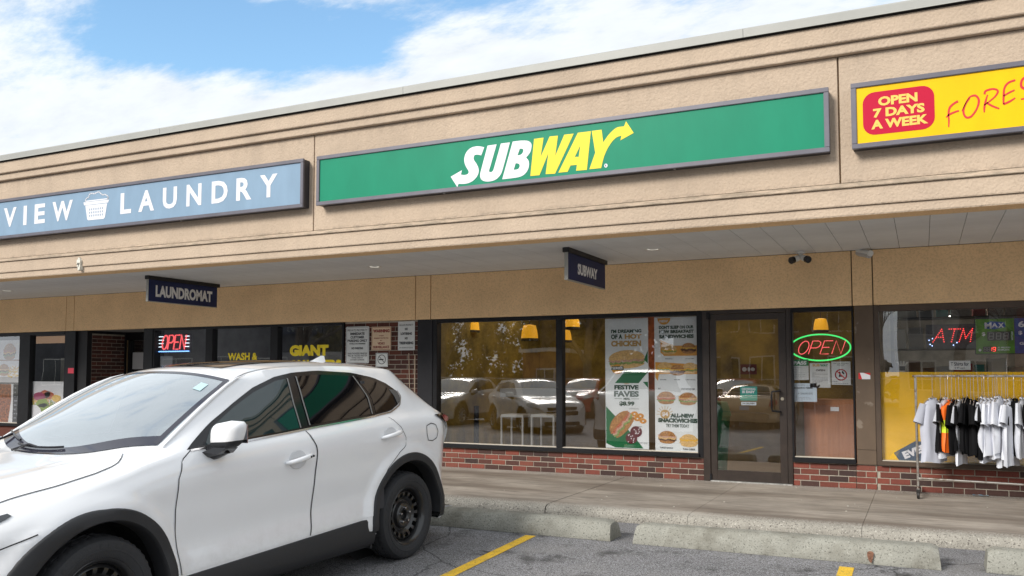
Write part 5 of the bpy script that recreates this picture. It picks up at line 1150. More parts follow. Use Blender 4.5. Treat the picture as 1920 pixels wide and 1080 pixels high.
# ================================================================ PARKING BLOCKS
def stop_block(x0, x1, y0, label, dy=0.):
    t = MB(); n = 14; rows = []; XS = [0, .02, .05, .3, .6, .9, 1.2, 1.5, 1.8][:1]; L0 = x1-x0; XS = [0, .02, .05]+[.05+(L0-.1)*k/12 for k in range(1, 12)]+[L0-.05, L0-.02, L0]; n = len(XS)-1
    sec = [(0, 0), (-.002, .03), (.028, .125), (.055, .150), (.085, .158), (.20, .158), (.235, .150), (.262, .125), (.29, .03), (.288, 0)]
    L = x1-x0
    for i in range(n+1):
        x = XS[i]; e = min(x, L-x); k = 1 if e > .05 else e/.05
        row = []
        for j, (y, z) in enumerate(sec):
            inset = (1-k)*.03
            yy = lerp(y, .145, inset*1.4*(z/.158)); zz_ = z*(1-.12*(1-k)*(1 if z > .1 else 0))
            row.append((x+(.016*(z/.158)*max(0, 1-e/.3)*(1 if x < L/2 else -1)), yy+dy*x/L+.003*sin(x*23+j), zz_+.002*sin(x*31+j*2)*(z > .05)))
        rows.append(row)
    t.grid(rows)
    for r in (rows[0], rows[-1]): t.add(r, [tuple(range(len(r)))])
    o = t.build('parking_block', STOPM, smooth=35); o.location = (x0, y0, gz(y0)+.002); bevel_ = None
    return tag(o, label, 'parking block', 'concrete blocks at the heads of the bays')
stop_block(-4.62, -2.45, 7.10, 'concrete parking block behind the white car, left of the chipped one', -.03)
stop_block(-2.25, .085, 7.06, 'long pitted concrete parking block with a rust stain, in front of the door', .02)
stop_block(.375, 2.5, 7.14, 'concrete parking block cut off by the right edge of the picture')
r0 = onY(1632, 1045, 7.055)
m = MB(); m.poly([ss([(r0.x-.012, r0.z-.03), (r0.x+.008, r0.z-.045), (r0.x+.018, r0.z+.0), (r0.x+.026, r0.z+.035), (r0.x-.002, r0.z+.045), (r0.x-.028, r0.z+.03)])], fn=lambda x, z: (x, 7.058+.028*max(0, min(1, (z-.03)/.095))-.003, z))
RUST = M('rust_stain', (.16, .075, .045), .9, var=.5, vs=60); o = m.build('rust_stain', RUST); o.parent = bpy.data.objects['parking_block.001']; o.matrix_parent_inverse = Matrix.Translation(bpy.data.objects['parking_block.001'].location).inverted()
# drain patch between blocks and litter
lp = onZ(1838, 931, WALKZ); t = MB(); t.grid([[(x, y, .004+.012*abs(sin(x*40+y*30))) for x in (-.07, -.03, .01, .05, .08)] for y in (-.025, 0, .03)])
o = t.build('litter_wrapper', [M('wrapper_blue_white', (.55, .62, .66), .4, col2=(.02, .16, .28), vs=30)]); o.location = (lp.x, lp.y+.02, WALKZ+.001); tag(o, 'crumpled blue and white wrapper on the sidewalk by the brick wall', 'litter')
PEB = M('pebble_pale', (.45, .42, .36), .8)
for i in range(26):
    y = rnd.uniform(8.3, 10.5); x = rnd.uniform(-4.5, 1.2)
    if i < 5: y = rnd.uniform(10.45, 10.62)
    r_ = rnd.uniform(.004, .011); mm = MB(); mm.lathe([(0, 0), (r_, .001), (r_*.8, r_*.6), (0, r_*.8)], 6)
    if i == 0: peb = MB()
    peb.add([(v[0]+x, v[1]+y, v[2]+WALKZ) for v in mm.v], mm.f)
tag(peb.build('gravel_crumbs', PEB), 'pale crumbs of grit scattered on the sidewalk', 'grit', kind='stuff')

# ================================================================ NOTICES ON THE BRICK PIER
PAPER = M('notice_white', (.62, .64, .64), .5, var=.05, vs=9); CREAM = M('notice_cream', (.66, .50, .34), .5, var=.06, vs=6); MAROON = solid('print_maroon', (.22, .02, .02), .6); DG = solid('print_dark_grey', (.04, .045, .05), .6)
def board(name, label, cat, px0, py0, px1, py1, y, mat_, th=.004, r=0.):
    a = onY(px0, py0, y); b = onY(px1, py1, y); x0, x1 = a.x, b.x; z1, z0 = a.z, b.z
    t = thing(name, label, cat, ((x0+x1)/2, y, (z0+z1)/2)); w_, h_ = (x1-x0)/2, (z1-z0)/2
    m = MB(); m.prism(rrect(-w_, w_, -h_, h_, r) if r else [(-w_, -h_), (w_, -h_), (w_, h_), (-w_, h_)], 0, th); m.build('panel', mat_, t)
    return t, w_, h_
def lines(t, w_, h_, items, mat_, y=-.0015, name='lettering', off=.03):
    """items: (text, x0, x1, ztop, zbot) in fractions -1..1"""
    m = MB()
    for it in items: txt(m, it[0], (it[1]*w_, it[2]*w_, it[4]*h_, it[3]*h_), y, off=it[5] if len(it) > 5 else off)
    return m.build(name, mat_, t, kind='stuff')
t, w_, h_ = board('notice_sign', 'tall white PRIVATE PROPERTY customer parking only notice on brick pier', 'notice', 649, 613, 691.5, 681, WY-.012, PAPER, r=.02)
lines(t, w_, h_, [('PRIVATE PROPERTY', -.86, .86, .86, .74, .01), ('IMMEDIATE', -.62, .62, .68, .54), ('CUSTOMER', -.6, .6, .49, .35), ('PARKING ONLY', -.86, .86, .30, .16), ('WHILE ON PREMISES', -.7, .7, .10, .03), ('NO PARKING', -.5, .5, -.12, -.24), ('UNAUTHORIZED VEHICLES', -.84, .84, -.42, -.51, .02), ('WILL BE TAGGED AND OR', -.84, .84, -.54, -.63, .02), ('TOWED AWAY AT', -.5, .5, -.66, -.74, .02), ("OWNER'S EXPENSE", -.6, .6, -.77, -.85, .02)], DG, off=.05)
m = MB(); L_ = rrect(-w_*.93, w_*.93, -h_*.95, h_*.95, .016); ribbon_xz(m, [Vector((x, -.0012, z)) for x, z in L_+[L_[0]]], .004); m.build('border', DG, t)
t, w_, h_ = board('notice_sign', 'cream WARNING video surveillance notice with dark red letters on brick pier', 'notice', 697, 613, 733, 656.5, WY-.010, CREAM)
lines(t, w_, h_, [('WARNING', -.85, .85, .78, .50, .06), ('THESE', -.25, .25, .28, .18, .02), ('PREMISES PROTECTED', -.75, .75, .08, -.03, .02), ('BY', -.12, .12, -.12, -.22, .02), ('VIDEO', -.38, .38, -.32, -.52, .04), ('SURVEILLANCE', -.82, .82, -.62, -.84, .04)], MAROON)
m = MB(); L_ = [(-w_*.94, -h_*.94), (w_*.94, -h_*.94), (w_*.94, h_*.94), (-w_*.94, h_*.94)]; ribbon_xz(m, [Vector((x, -.0012, z)) for x, z in L_+[L_[0]]], .005); m.build('border', MAROON, t)
t, w_, h_ = board('notice_sign', 'white NO LOITERING NO TRESPASSING notice near top of brick pier', 'notice', 746.5, 603, 777.5, 656.5, WY-.012, PAPER, r=.01)
lines(t, w_, h_, [('PRIVATE PROPERTY', -.82, .82, .80, .68, .01), ('NO', -.18, .18, .56, .38), ('LOITERING', -.68, .68, .24, .06), ('NO', -.18, .18, -.08, -.26), ('TRESPASSING', -.84, .84, -.40, -.60), ('BY ORDER OF POLICE', -.8, .8, -.78, -.86, .01)], DG, off=.06)
t, w_, h_ = board('notice_sign', 'small square white no smoking sign on brick pier', 'notice', 704.5, 662, 727, 688, WY-.012, PAPER)
m = MB(); ribbon_xz(m, [Vector((a, -.0012, b)) for a, b in ell(0, .008, w_*.62, w_*.62, 28)+[ell(0, .008, w_*.62, w_*.62, 28)[0]]], .010); ribbon_xz(m, [Vector((-w_*.42, -.0015, w_*.42+.008)), Vector((w_*.42, -.0015, -w_*.42+.008))], .009); m.build('prohibition_ring', DG, t)
m = MB(); m.poly([[(-w_*.45, -.002), (w_*.3, -.002), (w_*.3, .014), (-w_*.45, .014)]], fn=lambda x, z: (x, -.0018, z)); m.build('cigarette', PK, t)
m = MB(); L_ = [(-w_*.92, -h_*.92), (w_*.92, -h_*.92), (w_*.92, h_*.92), (-w_*.92, h_*.92)]; ribbon_xz(m, [Vector((x, -.0012, z)) for x, z in L_+[L_[0]]], .004); m.build('border', DG, t)

# ================================================================ POSTERS IN THE WINDOWS
PB = M('poster_paper', (.80, .84, .86), .35, var=.03, vs=4); PGN = solid('poster_green', (.006, .15, .05), .4); PDG = solid('poster_dark_green', (.005, .05, .025), .5); POR = solid('poster_orange', (.75, .36, .05), .5); PTAN = solid('poster_tan', (.55, .34, .11), .5)
BUN = M('bun_brown', (.40, .16, .04), .6, var=.35, vs=70, col2=(.60, .30, .09)); BUN2 = M('bun_pale', (.72, .48, .2), .6, var=.3, vs=90); LET = M('lettuce_green', (.12, .30, .03), .6, var=.6, vs=90, col2=(.45, .6, .2)); TOM = M('tomato_red', (.5, .04, .02), .5, var=.4, vs=120, col2=(.75, .25, .12)); HAM = M('ham_pink', (.62, .28, .18), .6, var=.4, vs=110, col2=(.8, .55, .42)); CHZ = M('cheese_yellow', (.85, .5, .05), .5); PATTY = M('patty_brown', (.07, .028, .014), .7, var=.6, vs=90, col2=(.2, .08, .035)); DONUT = M('cookie_dark_red', (.12, .006, .018), .6); RINGS = M('fried_ring', (.65, .28, .03), .6, var=.4, vs=60); FRY = M('fries_yellow', (.8, .5, .1), .6, var=.4, vs=60)
def blobp(m, cx_, cz_, rx_, rz_, y, seed=0, amp=.08, n=26, rot=0, a0=0, a1=2*pi):
    p = ell(0, 0, 1, 1, n, a0, a1); rr = random.Random(seed); ph = [rr.uniform(0, 6) for _ in range(4)]; out = []
    for i, (a, b) in enumerate(p):
        t_ = math.atan2(b, a); k = 1+amp*(sin(5*t_+ph[0])+.7*sin(9*t_+ph[1])+.5*sin(14*t_+ph[2])); x, z = a*rx_*k, b*rz_*k; out.append((cx_+x*cos(rot)-z*sin(rot), cz_+x*sin(rot)+z*cos(rot)))
    m.poly([out], fn=lambda x, z: (x, y, z))
def sandwich(t, cx_, cz_, w_, h_, y, fill=(LET, HAM), bun=BUN, rot=0., long=False, seed=1, bottom=True):
    """a printed picture of a sandwich: flat layered shapes on the poster"""
    R = lambda a, b: (cx_+a*cos(rot)-b*sin(rot), cz_+a*sin(rot)+b*cos(rot))
    mats = [bun]+list(fill)+[BUN2]; m = MB()
    if bottom: c = R(0, -h_*.28); m.cur = 0; blobp(m, c[0], c[1], w_*.46, h_*.20, y, seed, .02, rot=rot)
    n = len(fill); 
    for i, f in enumerate(fill):
        z = lerp(-h_*.14, h_*.08, i/max(1, n-1)); m.cur = 1+i
        k = 6 if long else 4
        for j in range(k):
            c = R(lerp(-w_*.36, w_*.36, j/(k-1)), z+h_*.03*sin(j*3+seed)); blobp(m, c[0], c[1], w_*.56/k*1.25, h_*.13, y-.0006-.0004*i-.0001*j, seed+i*7+j, .13, rot=rot)
    m.cur = 0; c = R(0, h_*.08)
    pts = [R(a, b) for a, b in ell(0, h_*.06, w_*.47, h_*.40, 22, 0, pi)]; m.poly([pts], fn=lambda x, z: (x, y-.0025, z))
    m.cur = n+1
    rr = random.Random(seed)
    for j in range(9): c = R(rr.uniform(-.32, .32)*w_, h_*rr.uniform(.2, .36)); m.poly([ell(c[0], c[1], w_*.022, h_*.02, 6)], fn=lambda x, z: (x, y-.003, z))
    m.cur = 0
    return m.build('food_picture', mats, t)
def pbox(t, w_, h_, pts, mat_, y=-.0012, name='colour_block'):
    m = MB(); m.poly([[(a*w_, b*h_) for a, b in pts]], fn=lambda x, z: (x, y, z)); return m.build(name, mat_, t)
PYY = 10.745
t, w_, h_ = board('window_poster', 'sandwich poster with FESTIVE FAVES meal price in the second window pane', 'poster', 1134.5, 598, 1217, 842.5, PYY, PB)
pbox(t, w_, h_, [(-.55, -.0), (-.05, .19), (.98, .19), (.98, .17), (.55, 0)], PGN); pbox(t, w_, h_, [(.98, .02), (.75, .02), (.98, -.07)], PGN); pbox(t, w_, h_, [(-.98, -.36), (-.98, -.93), (-.55, -.99), (.75, -.99), (.3, -.80)], PGN); pbox(t, w_, h_, [(.8, .36), (.98, .50), (.98, .30)], PGN)
lines(t, w_, h_, [("I'M DREAMING", -.72, .70, .83, .775), ('OF A', -.72, -.18, .755, .68)], PDG, off=.05); lines(t, w_, h_, [('HOT', -.08, .70, .755, .68), ('CHICKEN', -.72, .68, .655, .565)], PTAN, off=.06)
lines(t, w_, h_, [('FESTIVE', -.58, .55, -.03, -.10), ('FAVES', -.60, .56, -.12, -.21), ('MEAL', -.15, .15, -.225, -.255), ('$8.99', -.35, .35, -.28, -.355)], PDG, y=-.002, off=.055); lines(t, w_, h_, [('NEW', -.12, .12, .0, -.02)], PTAN)
pbox(t, w_, h_, [(-.58, -.237), (-.22, -.237), (-.22, -.243), (-.58, -.243)], PDG); pbox(t, w_, h_, [(.2, -.237), (.56, -.237), (.56, -.243), (.2, -.243)], PDG)
sandwich(t, 0, h_*.37, w_*1.75, h_*.30, -.002, (LET, HAM, BUN2), BUN2, .06, True, 3)
m = MB(); m.poly([ell(-w_*.42, h_*.215, w_*.28, h_*.075, 20)], fn=lambda x, z: (x, -.005, z)); m.build('series_badge', POR, t); pbox(t, w_, h_, [(-.72, .20), (-.12, .20), (-.15, .26), (-.68, .26)], PDG, -.0056); lines(t, w_, h_, [('SERIES', -.66, -.18, .25, .21)], PW, y=-.0062)
sandwich(t, -w_*.28, -h_*.62, w_*1.35, h_*.30, -.002, (LET, HAM, TOM), BUN, .85, True, 5)
for i, (a, b) in enumerate(((.35, -.47), (.62, -.50), (.48, -.54), (.74, -.575))):
    m = MB(); m.poly([ell(a*w_, b*h_, w_*.16, h_*.04, 18), ell(a*w_, b*h_, w_*.05, h_*.013, 10)], fn=lambda x, z: (x, -.002-.0004*i, z)); m.build('onion_ring_picture', RINGS, t)
for i, (a, b) in enumerate(((.42, -.74), (.20, -.84))):
    m = MB(); m.poly([ell(a*w_, b*h_, w_*.27, h_*.085, 22)], fn=lambda x, z: (x, -.004-.0006*i, z)); m.build('cookie_picture', DONUT, t); rr = random.Random(i); m = MB()
    for j in range(9): m.poly([ell((a+rr.uniform(-.18, .18))*w_, (b+rr.uniform(-.06, .06))*h_, w_*.03, h_*.009, 6)], fn=lambda x, z: (x, -.0050-.0006*i, z))
    m.build('chocolate_chips', PW, t)
lines(t, w_, h_, [('SIX INCH MEAL DEAL', .1, .55, -.385, -.40, .0), ('ONION RINGS', .3, .7, -.655, -.67, .0), ('RED VELVET COOKIE', .45, .92, -.90, -.915, .0)], DG, y=-.002)
t, w_, h_ = board('window_poster', 'breakfast sandwiches and SNACKWICHES poster at the right of the window', 'poster', 1226.5, 595, 1312, 850, PYY, PB)
m = MB(); m.poly([ell(-.55*w_, .985*h_, w_*.30, h_*.10, 18, pi, 2*pi)], fn=lambda x, z: (x, -.0012, z)); m.build('badge', POR, t); lines(t, w_, h_, [('NEW', -.75, -.36, .955, .92)], PW, y=-.002, off=.05)
lines(t, w_, h_, [("DON'T SLEEP ON OUR", -.78, .80, .87, .82), ('NEW BREAKFAST', -.78, .80, .805, .755), ('SANDWICHES', -.78, .80, .735, .68)], PDG, off=.06)
pbox(t, w_, h_, [(-.72, .66), (-.1, .57), (.98, .57), (.98, .42), (-.55, .42), (-.72, .47)], POR); pbox(t, w_, h_, [(-.97, .33), (.98, .29), (.98, .15), (-.80, .15), (-.86, .05), (-.97, .1)], POR)
for a, b, s_ in ((-.33, .52, 1), (.56, .53, 2), (-.52, .25, 3), (.05, .21, 4), (.62, .24, 5)): sandwich(t, a*w_, b*h_, w_*.66, h_*.17, -.002-.0001*s_, (LET, CHZ, BUN2) if s_ % 2 else (PATTY, CHZ), BUN2 if s_ % 2 else BUN, 0, False, s_)
for a, b, f_, s_ in ((-.48, -.20, (LET, TOM, HAM), 6), (.50, -.21, (LET, HAM, BUN2), 7), (-.45, -.78, (PATTY, BUN2, HAM), 8), (.52, -.82, (BUN2, CHZ), 9)): sandwich(t, a*w_, b*h_, w_*.78, h_*.20, -.002-.0001*s_, f_, BUN if s_ < 9 else BUN2, 0, False, s_)
m = MB(); m.poly([ell(-.54*w_, -.445*h_, w_*.22, h_*.07, 18)], fn=lambda x, z: (x, -.002, z))
for k in range(9): a_ = pi*(k/8); ribbon_xz(m, [Vector((-.54*w_+w_*.24*cos(a_), -.0021, -.445*h_+h_*.08*sin(a_))), Vector((-.54*w_+w_*.38*cos(a_), -.0021, -.445*h_+h_*.125*sin(a_)))], .006)
m.build('sunburst', PTAN, t)
lines(t, w_, h_, [('$4', -.68, -.40, -.41, -.48)], PW, y=-.003, off=.05); lines(t, w_, h_, [('ALL-NEW', -.30, .78, -.43, -.49), ('SNACKWICHES', -.86, .92, -.50, -.565)], PDG, y=-.003, off=.075); lines(t, w_, h_, [('TRY THEM TODAY', -.5, .55, -.585, -.635)], PDG, y=-.003, off=.02)
lines(t, w_, h_, [('MAPLE BACON', -.5, -.18, .385, .37, .02), ('EGG AND CHEESE', .4, .8, .385, .37, .02), ('STEAK', -.75, -.45, .075, .06, .02), ('HAM', -.1, .15, .075, .06, .02), ('TURKEY AND EGG', .4, .85, .075, .06, .02), ('BLT', -.84, -.72, -.055, -.075, .02), ('HONEY MUSTARD HAM', .2, .8, -.055, -.085, .02), ('TURKEY RANCH', -.8, -.2, -.925, -.95, .03), ('TUNA CHEESE', .25, .8, -.935, -.96, .03)], DG, y=-.002)
# cream edge strips and dotted perforated film beside the first poster
FILM = M('perforated_film', (.20, .21, .22), .5)
# papers in the side window
def paper(label, px0, py0, px1, py1, items, mat_=PAPER, hdr=None, hm=None, y=10.742, cat='notice', name='paper_notice', im=DG):
    t, w_, h_ = board(name, label, cat, px0, py0, px1, py1, y, mat_, .0015)
    if hdr: pbox(t, w_, h_, [(-1, hdr), (1, hdr), (1, 1), (-1, 1)], hm, -.0008)
    if items: lines(t, w_, h_, items, im, y=-.0014)
    return t, w_, h_
GPASS = solid('pass_green', (.02, .20, .07), .5)
fine = lambda z0, z1, n, s=0: [('lorem'[0:0]+'xxx xx xxxx xx xxx'[(i*3+s) % 5:], -.7+.05*((i*7) % 3), .7-.08*((i*5) % 4), lerp(z0, z1, i/n), lerp(z0, z1, i/n)-.035, 0.) for i in range(n)]
def rules(t, w_, h_, z0, z1, n, y=-.0012, x0=-.75, x1=.75, seed=0, th=.018):
    """small print too fine to read: thin grey strokes of uneven length"""
    rr = random.Random(seed); m = MB()
    for i in range(n):
        z = lerp(z0, z1, i/max(1, n-1)); x = x0
        while x < x1-.1:
            l = rr.uniform(.06, .22); m.poly([[(x*w_, (z-th)*h_), (min(x1, x+l)*w_, (z-th)*h_), (min(x1, x+l)*w_, (z+th)*h_), (x*w_, (z+th)*h_)]], fn=lambda a, b: (a, y, b)); x += l+.06
            if rr.random() < .12: break
    m.build('small_print', bpy.data.materials.get('print_grey') or solid('print_grey', (.22, .23, .26), .6), t)
t, w_, h_ = paper('green-headed PASS inspection notice below the neon sign', 1483.5, 674, 1516.5, 712.5, None, hdr=.38, hm=GPASS); lines(t, w_, h_, [('PASS', -.75, .78, .84, .48)], PW, y=-.0014, off=.05); rules(t, w_, h_, .2, -.8, 7, seed=1)
t, w_, h_ = paper('white OPEN notice sheet with sandwich shop heading in side window', 1518, 681, 1557.5, 727, None); lines(t, w_, h_, [('OPEN', -.4, .5, .50, .34, .04)], DG); lines(t, w_, h_, [('SUB', -.72, 0, .92, .72)], PTAN, off=.05); lines(t, w_, h_, [('WAY', .02, .80, .92, .72)], solid('print_green', (.02, .25, .12), .5), off=.05); rules(t, w_, h_, .2, -.6, 9, seed=2)
pbox(t, w_, h_, [(-.45, -.98), (-.1, -.74), (.0, -.78), (-.08, -.92), (-.3, -1.1)], PK, -.002, 'dark_clip')
t, w_, h_ = paper('white no dogs allowed notice with red ring at right of side window', 1558.5, 678, 1595.5, 721.5, [('No Live Animals', -.8, .8, .90, .80, .0), ('Allowed*', -.4, .4, .76, .66, .0)]); m = MB(); E_ = ell(0, -.02, w_*.58, w_*.58, 30); ribbon_xz(m, [Vector((a, -.0014, b)) for a, b in E_+[E_[0]]], .013); ribbon_xz(m, [Vector((-w_*.4, -.0018, w_*.4-.02)), Vector((w_*.4, -.0018, -w_*.4-.02))], .011); m.build('prohibition_ring', PRD, t)
m = MB(); m.poly([[(-.25*w_, -.32*h_), (.1*w_, -.32*h_), (.02*w_, -.12*h_), (-.06*w_, .1*h_), (-.14*w_, .16*h_), (-.22*w_, .08*h_), (-.14*w_, .02*h_)]], fn=lambda x, z: (x, -.0011, z)); m.poly([[(.1*w_, .0*h_), (.32*w_, -.12*h_), (.36*w_, .0*h_), (.2*w_, .16*h_), (.08*w_, .2*h_)]], fn=lambda x, z: (x, -.0011, z)); m.build('animal_silhouette', PK, t); rules(t, w_, h_, -.72, -.9, 2, x0=-.9, x1=.9, seed=3, th=.03)
t, w_, h_ = paper('white BUILDING PERMIT sheet low in the side window', 1486, 718.5, 1532, 753.5, [('BUILDING PERMIT', -.85, .75, .58, .40, .03), ('Toronto Building', -.8, .0, .86, .74, .01), ('24 123456 PRO 00 PS', -.6, .65, -.02, -.22, .0)], mat_=M('permit_paper', (.58, .68, .78), .5)); rules(t, w_, h_, -.4, -.85, 4, seed=4)
# door stickers
t, w_, h_ = paper('teal ORDERING IS EASY sticker on the glass door', 1387.5, 724.5, 1420, 751.5, None, mat_=M('sticker_teal', (.02, .30, .24), .4), y=10.692, name='door_sticker', cat='sticker'); lines(t, w_, h_, [('ORDERING', -.8, .8, .80, .50, .03), ('IS EASY', -.75, .75, .42, .05, .06), ('ON THE APP', -.4, .4, -.2, -.32, .02)], PW); 
t, w_, h_ = paper('small pale DELIVERY sticker under the teal door sticker', 1390, 753.5, 1418, 760, [('ON DELIVERY', -.9, .9, .6, -.5, .03)], mat_=bpy.data.materials['permit_paper'], y=10.692, name='door_sticker', cat='sticker')
t, w_, h_ = board('framed_sign', 'small red sign with round emblems hanging inside behind the door', 'sign', 1388, 683, 1419, 702, 11.6, solid('dark_red_board', (.16, .02, .02), .5)); m = MB(); m.poly([ell(-.5*w_, 0, w_*.28, w_*.28, 16)], fn=lambda x, z: (x, -.0015, z)); m.poly([ell(.05*w_, 0, w_*.16, w_*.28, 16)], fn=lambda x, z: (x, -.0015, z)); m.poly([ell(.52*w_, 0, w_*.26, w_*.22, 16)], fn=lambda x, z: (x, -.0015, z)); m.build('emblem', PW, t)
# stickers on piers
t, w_, h_ = board('pier_sticker', 'torn red and white sticker on the brown painted pier', 'sticker', 1609.5, 699, 1632, 711, 10.6445, PW, .001); pbox(t, w_, h_, [(-1, -1), (-.4, -1), (-.75, 1), (-1, 1)], PRD); pbox(t, w_, h_, [(-.2, 1), (1, 1), (1, .2), (.5, .6)], PRD)
board('pier_sticker', 'small pink square sticker on the black pier left of the entry', 'sticker', 127.5, 690, 138, 700, 10.6455, solid('sticker_pink', (.75, .05, .09), .5), .001)
# lettering on laundromat window
for body, a, b, c_, d, m_, of in (('WASH &', 427, 483, 661, 676, 'print_yellow', .04), ('GIANT', 543, 616, 646, 668, 'print_yellow', .07), ('WASHERS', 548, 640, 674, 697, 'print_yellow', .07), ('DRY', 430, 478, 680, 697, 'print_yellow', .04)):
    A_ = onY(a, d, 10.716); B_ = onY(b, c_, 10.716); t = thing('window_lettering', 'yellow %s lettering on the laundromat window' % body, 'lettering', ((A_.x+B_.x)/2, 10.716, A_.z)); letters(body, (A_.x-t.location.x, B_.x-t.location.x, 0, B_.z-A_.z), 0, bpy.data.materials[m_], t, off=of)
t, w_, h_ = board('window_poster', 'pale blank paper taped behind the laundromat window below OPEN', 'notice', 301, 668, 323, 690, 10.745, M('paper_grey', (.35, .37, .38), .6), .001)
t, w_, h_ = board('paper_notice', 'white sheet taped to the dark door in the brick entry', 'notice', 249, 661, 270, 692, 11.545, M('paper_grey_light', (.42, .42, .43), .6), .001)
# washing machines dimly seen
for i in range(4):
    t = thing('washing_machine', ('first', 'second', 'third', 'fourth')[i]+' washing machine from the left behind the laundromat glass', 'washing machine', (-11.4+i*1.0, 13.6, WALKZ), group='washing machines in the laundromat')
    bxo('cabinet', (-.42, .42, 0, .8, 0, 1.75), M('washer_steel', (.4, .4, .42), .35, metal=.5) if i == 0 else bpy.data.materials['washer_steel'], t, .01)
    MB().lathe([(0, -.01), (.2, -.012), (.24, -.03), (.28, 0)], 24, 'y', (0, 0, 1.2)).build('drum_door', GLOSSB, t, smooth=40)

# ---- left restaurant posters
WP = M('menu_paper', (.80, .81, .84), .4)
t, w_, h_ = board('window_poster', 'burger and fries poster on the left restaurant window', 'poster', -30, 639, 37, 717.5, PYY, WP)
sandwich(t, w_*.42, h_*.46, w_*.62, h_*.85, -.002, (LET, PATTY, CHZ, TOM), BUN, 0, False, 11); pbox(t, w_, h_, [(-.2, .02), (.95, .02), (.98, .08), (-.2, .08)], M('board_wood', (.35, .16, .07), .6), name='serving_board')
sandwich(t, w_*.15, -h_*.40, w_*.55, h_*.6, -.003, (LET, PATTY, BUN2), BUN, 0, False, 12); m = MB(); rr = random.Random(4)
for k in range(26): x = w_*rr.uniform(.38, .88); z = h_*rr.uniform(-.75, -.25); a_ = rr.uniform(-.8, .8); m.add([(x+dx*cos(a_)-dz*sin(a_), -.0025-.0001*k, z+dx*sin(a_)+dz*cos(a_)) for dx, dz in ((-.05, -.009), (.05, -.009), (.05, .009), (-.05, .009))], [(0, 1, 2, 3)])
m.build('fries_picture', FRY, t); m = MB(); m.poly([ell(w_*.3, -h_*.78, w_*.62, h_*.12, 24)], fn=lambda x, z: (x, -.0015, z)); m.build('plate_picture', PW, t)
t, w_, h_ = board('window_poster', 'roasted kebab meat poster below the burger poster', 'poster', -30, 719, 37, 800, PYY, WP)
DON = M('kebab_meat', (.22, .045, .012), .6, var=.8, vs=28, col2=(.55, .17, .03)); pbox(t, w_, h_, [(-.95, -1), (.35, -1), (.5, .2), (.48, .98), (-.95, .98)], DON, name='food_picture'); pbox(t, w_, h_, [(.6, -.98), (.95, -.98), (.95, .98), (.6, .98)], PK); rules(t, w_, h_, .8, -.8, 9, x0=.66, x1=.9, seed=8, th=.03, y=-.002)
t, w_, h_ = board('window_poster', 'salad bowl poster low in the restaurant window', 'poster', 42, 715, 124, 800, PYY, WP)
m = MB(); m.cur = 0; rr = random.Random(9); mats = [PW, LET, TOM, M('onion_purple', (.35, .03, .12), .5), M('pickle_green', (.25, .36, .03), .5), BUN2, FRY]
m.poly([ell(0, -h_*.35, w_*.9, h_*.62, 30)], fn=lambda x, z: (x, -.0012, z))
for k in range(110):
    a_ = rr.uniform(0, 2*pi); q_ = sqrt(rr.random()); x = w_*.78*q_*cos(a_); z = -h_*.1+h_*.50*q_*sin(a_); m.cur = rr.choice([1, 1, 5, 5, 1, 6]); blobp(m, x, z, w_*rr.uniform(.05, .12), h_*rr.uniform(.03, .07), -.002-.00003*k, k, .25, 12, rr.uniform(0, 3))
for cx_, cz_, rx_, mi_ in ((-.2, .32, .26, 3), (.05, .42, .24, 2), (.22, .38, .22, 2), (.55, .25, .2, 6), (-.05, .02, .26, 4), (.0, -.18, .26, 4)): m.cur = mi_; blobp(m, cx_*w_, cz_*h_, rx_*w_, rx_*h_*.75, -.0062-.0003*mi_, mi_, .04)
m.cur = 0; blobp(m, -w_*.45, -h_*.38, w_*.36, h_*.32, -.009, 3, .03); m.build('food_picture', mats, t)
t, w_, h_ = board('light_valance', 'pale lit menu board inside the restaurant window', 'sign', 68, 631, 126, 643, 11.2, emis('warm_light_panel', (.8, .5, .3), .25))
bxo('tall_cooler', (onY(114, 680, 11.5).x, onY(128, 680, 11.5).x, 11.5, 12, .2, 1.75), M('cooler_grey', (.4, .38, .3), .5)); tag(bpy.data.objects['tall_cooler'], 'tall pale cooler inside the restaurant behind the window', 'cooler')

# ================================================================ INTERIOR OF THE SANDWICH SHOP
LAMPY = M('pendant_yellow', (.75, .42, .02), .5, emit=(1, .45, .02), es=.35); LAMPB = solid('pendant_band', (.03, .025, .02), .5)
def pendant(px, py, y, s_, label):
    p = onY(px, py, y); t = thing('pendant_lamp', label, 'pendant lamp', tuple(p), group='yellow pendant lamps')
    MB().lathe([(.02*s_, .10*s_), (.075*s_, .09*s_), (.095*s_, .02*s_), (.105*s_, -.07*s_), (.098*s_, -.075*s_), (.09*s_, .0), (.0, .06*s_)], 24).build('lamp_shade', LAMPY, t, smooth=50)
    MB().lathe([(.106*s_, -.068*s_), (.109*s_, -.075*s_), (.108*s_, -.10*s_), (.10*s_, -.10*s_)], 24).build('shade_band', LAMPB, t, smooth=50); MB().tube([(0, 0, .1*s_), (0, 0, 2.68-p.z)], .006, 6).build('cord', LAMPB, t)
for px, py, y, s_, lb in ((885, 610, 12.0, 1.15, 'yellow pendant lamp nearest the left edge of the big shop window'), (993, 624, 11.9, 1.25, 'yellow pendant lamp with dark band hanging lowest in first window pane'), (1073, 604, 12.1, 1.1, 'yellow pendant lamp just right of the window mullion'), (1060, 630, 12.9, 1.0, 'smaller yellow pendant lamp behind the mullion'), (1539, 610, 12.3, .95, 'yellow pendant lamp above the neon sign')): pendant(px, py, y, s_, lb)
METW = M('white_painted_metal', (.46, .45, .42), .4); TOPG = M('counter_top_grey', (.42, .40, .36), .35)
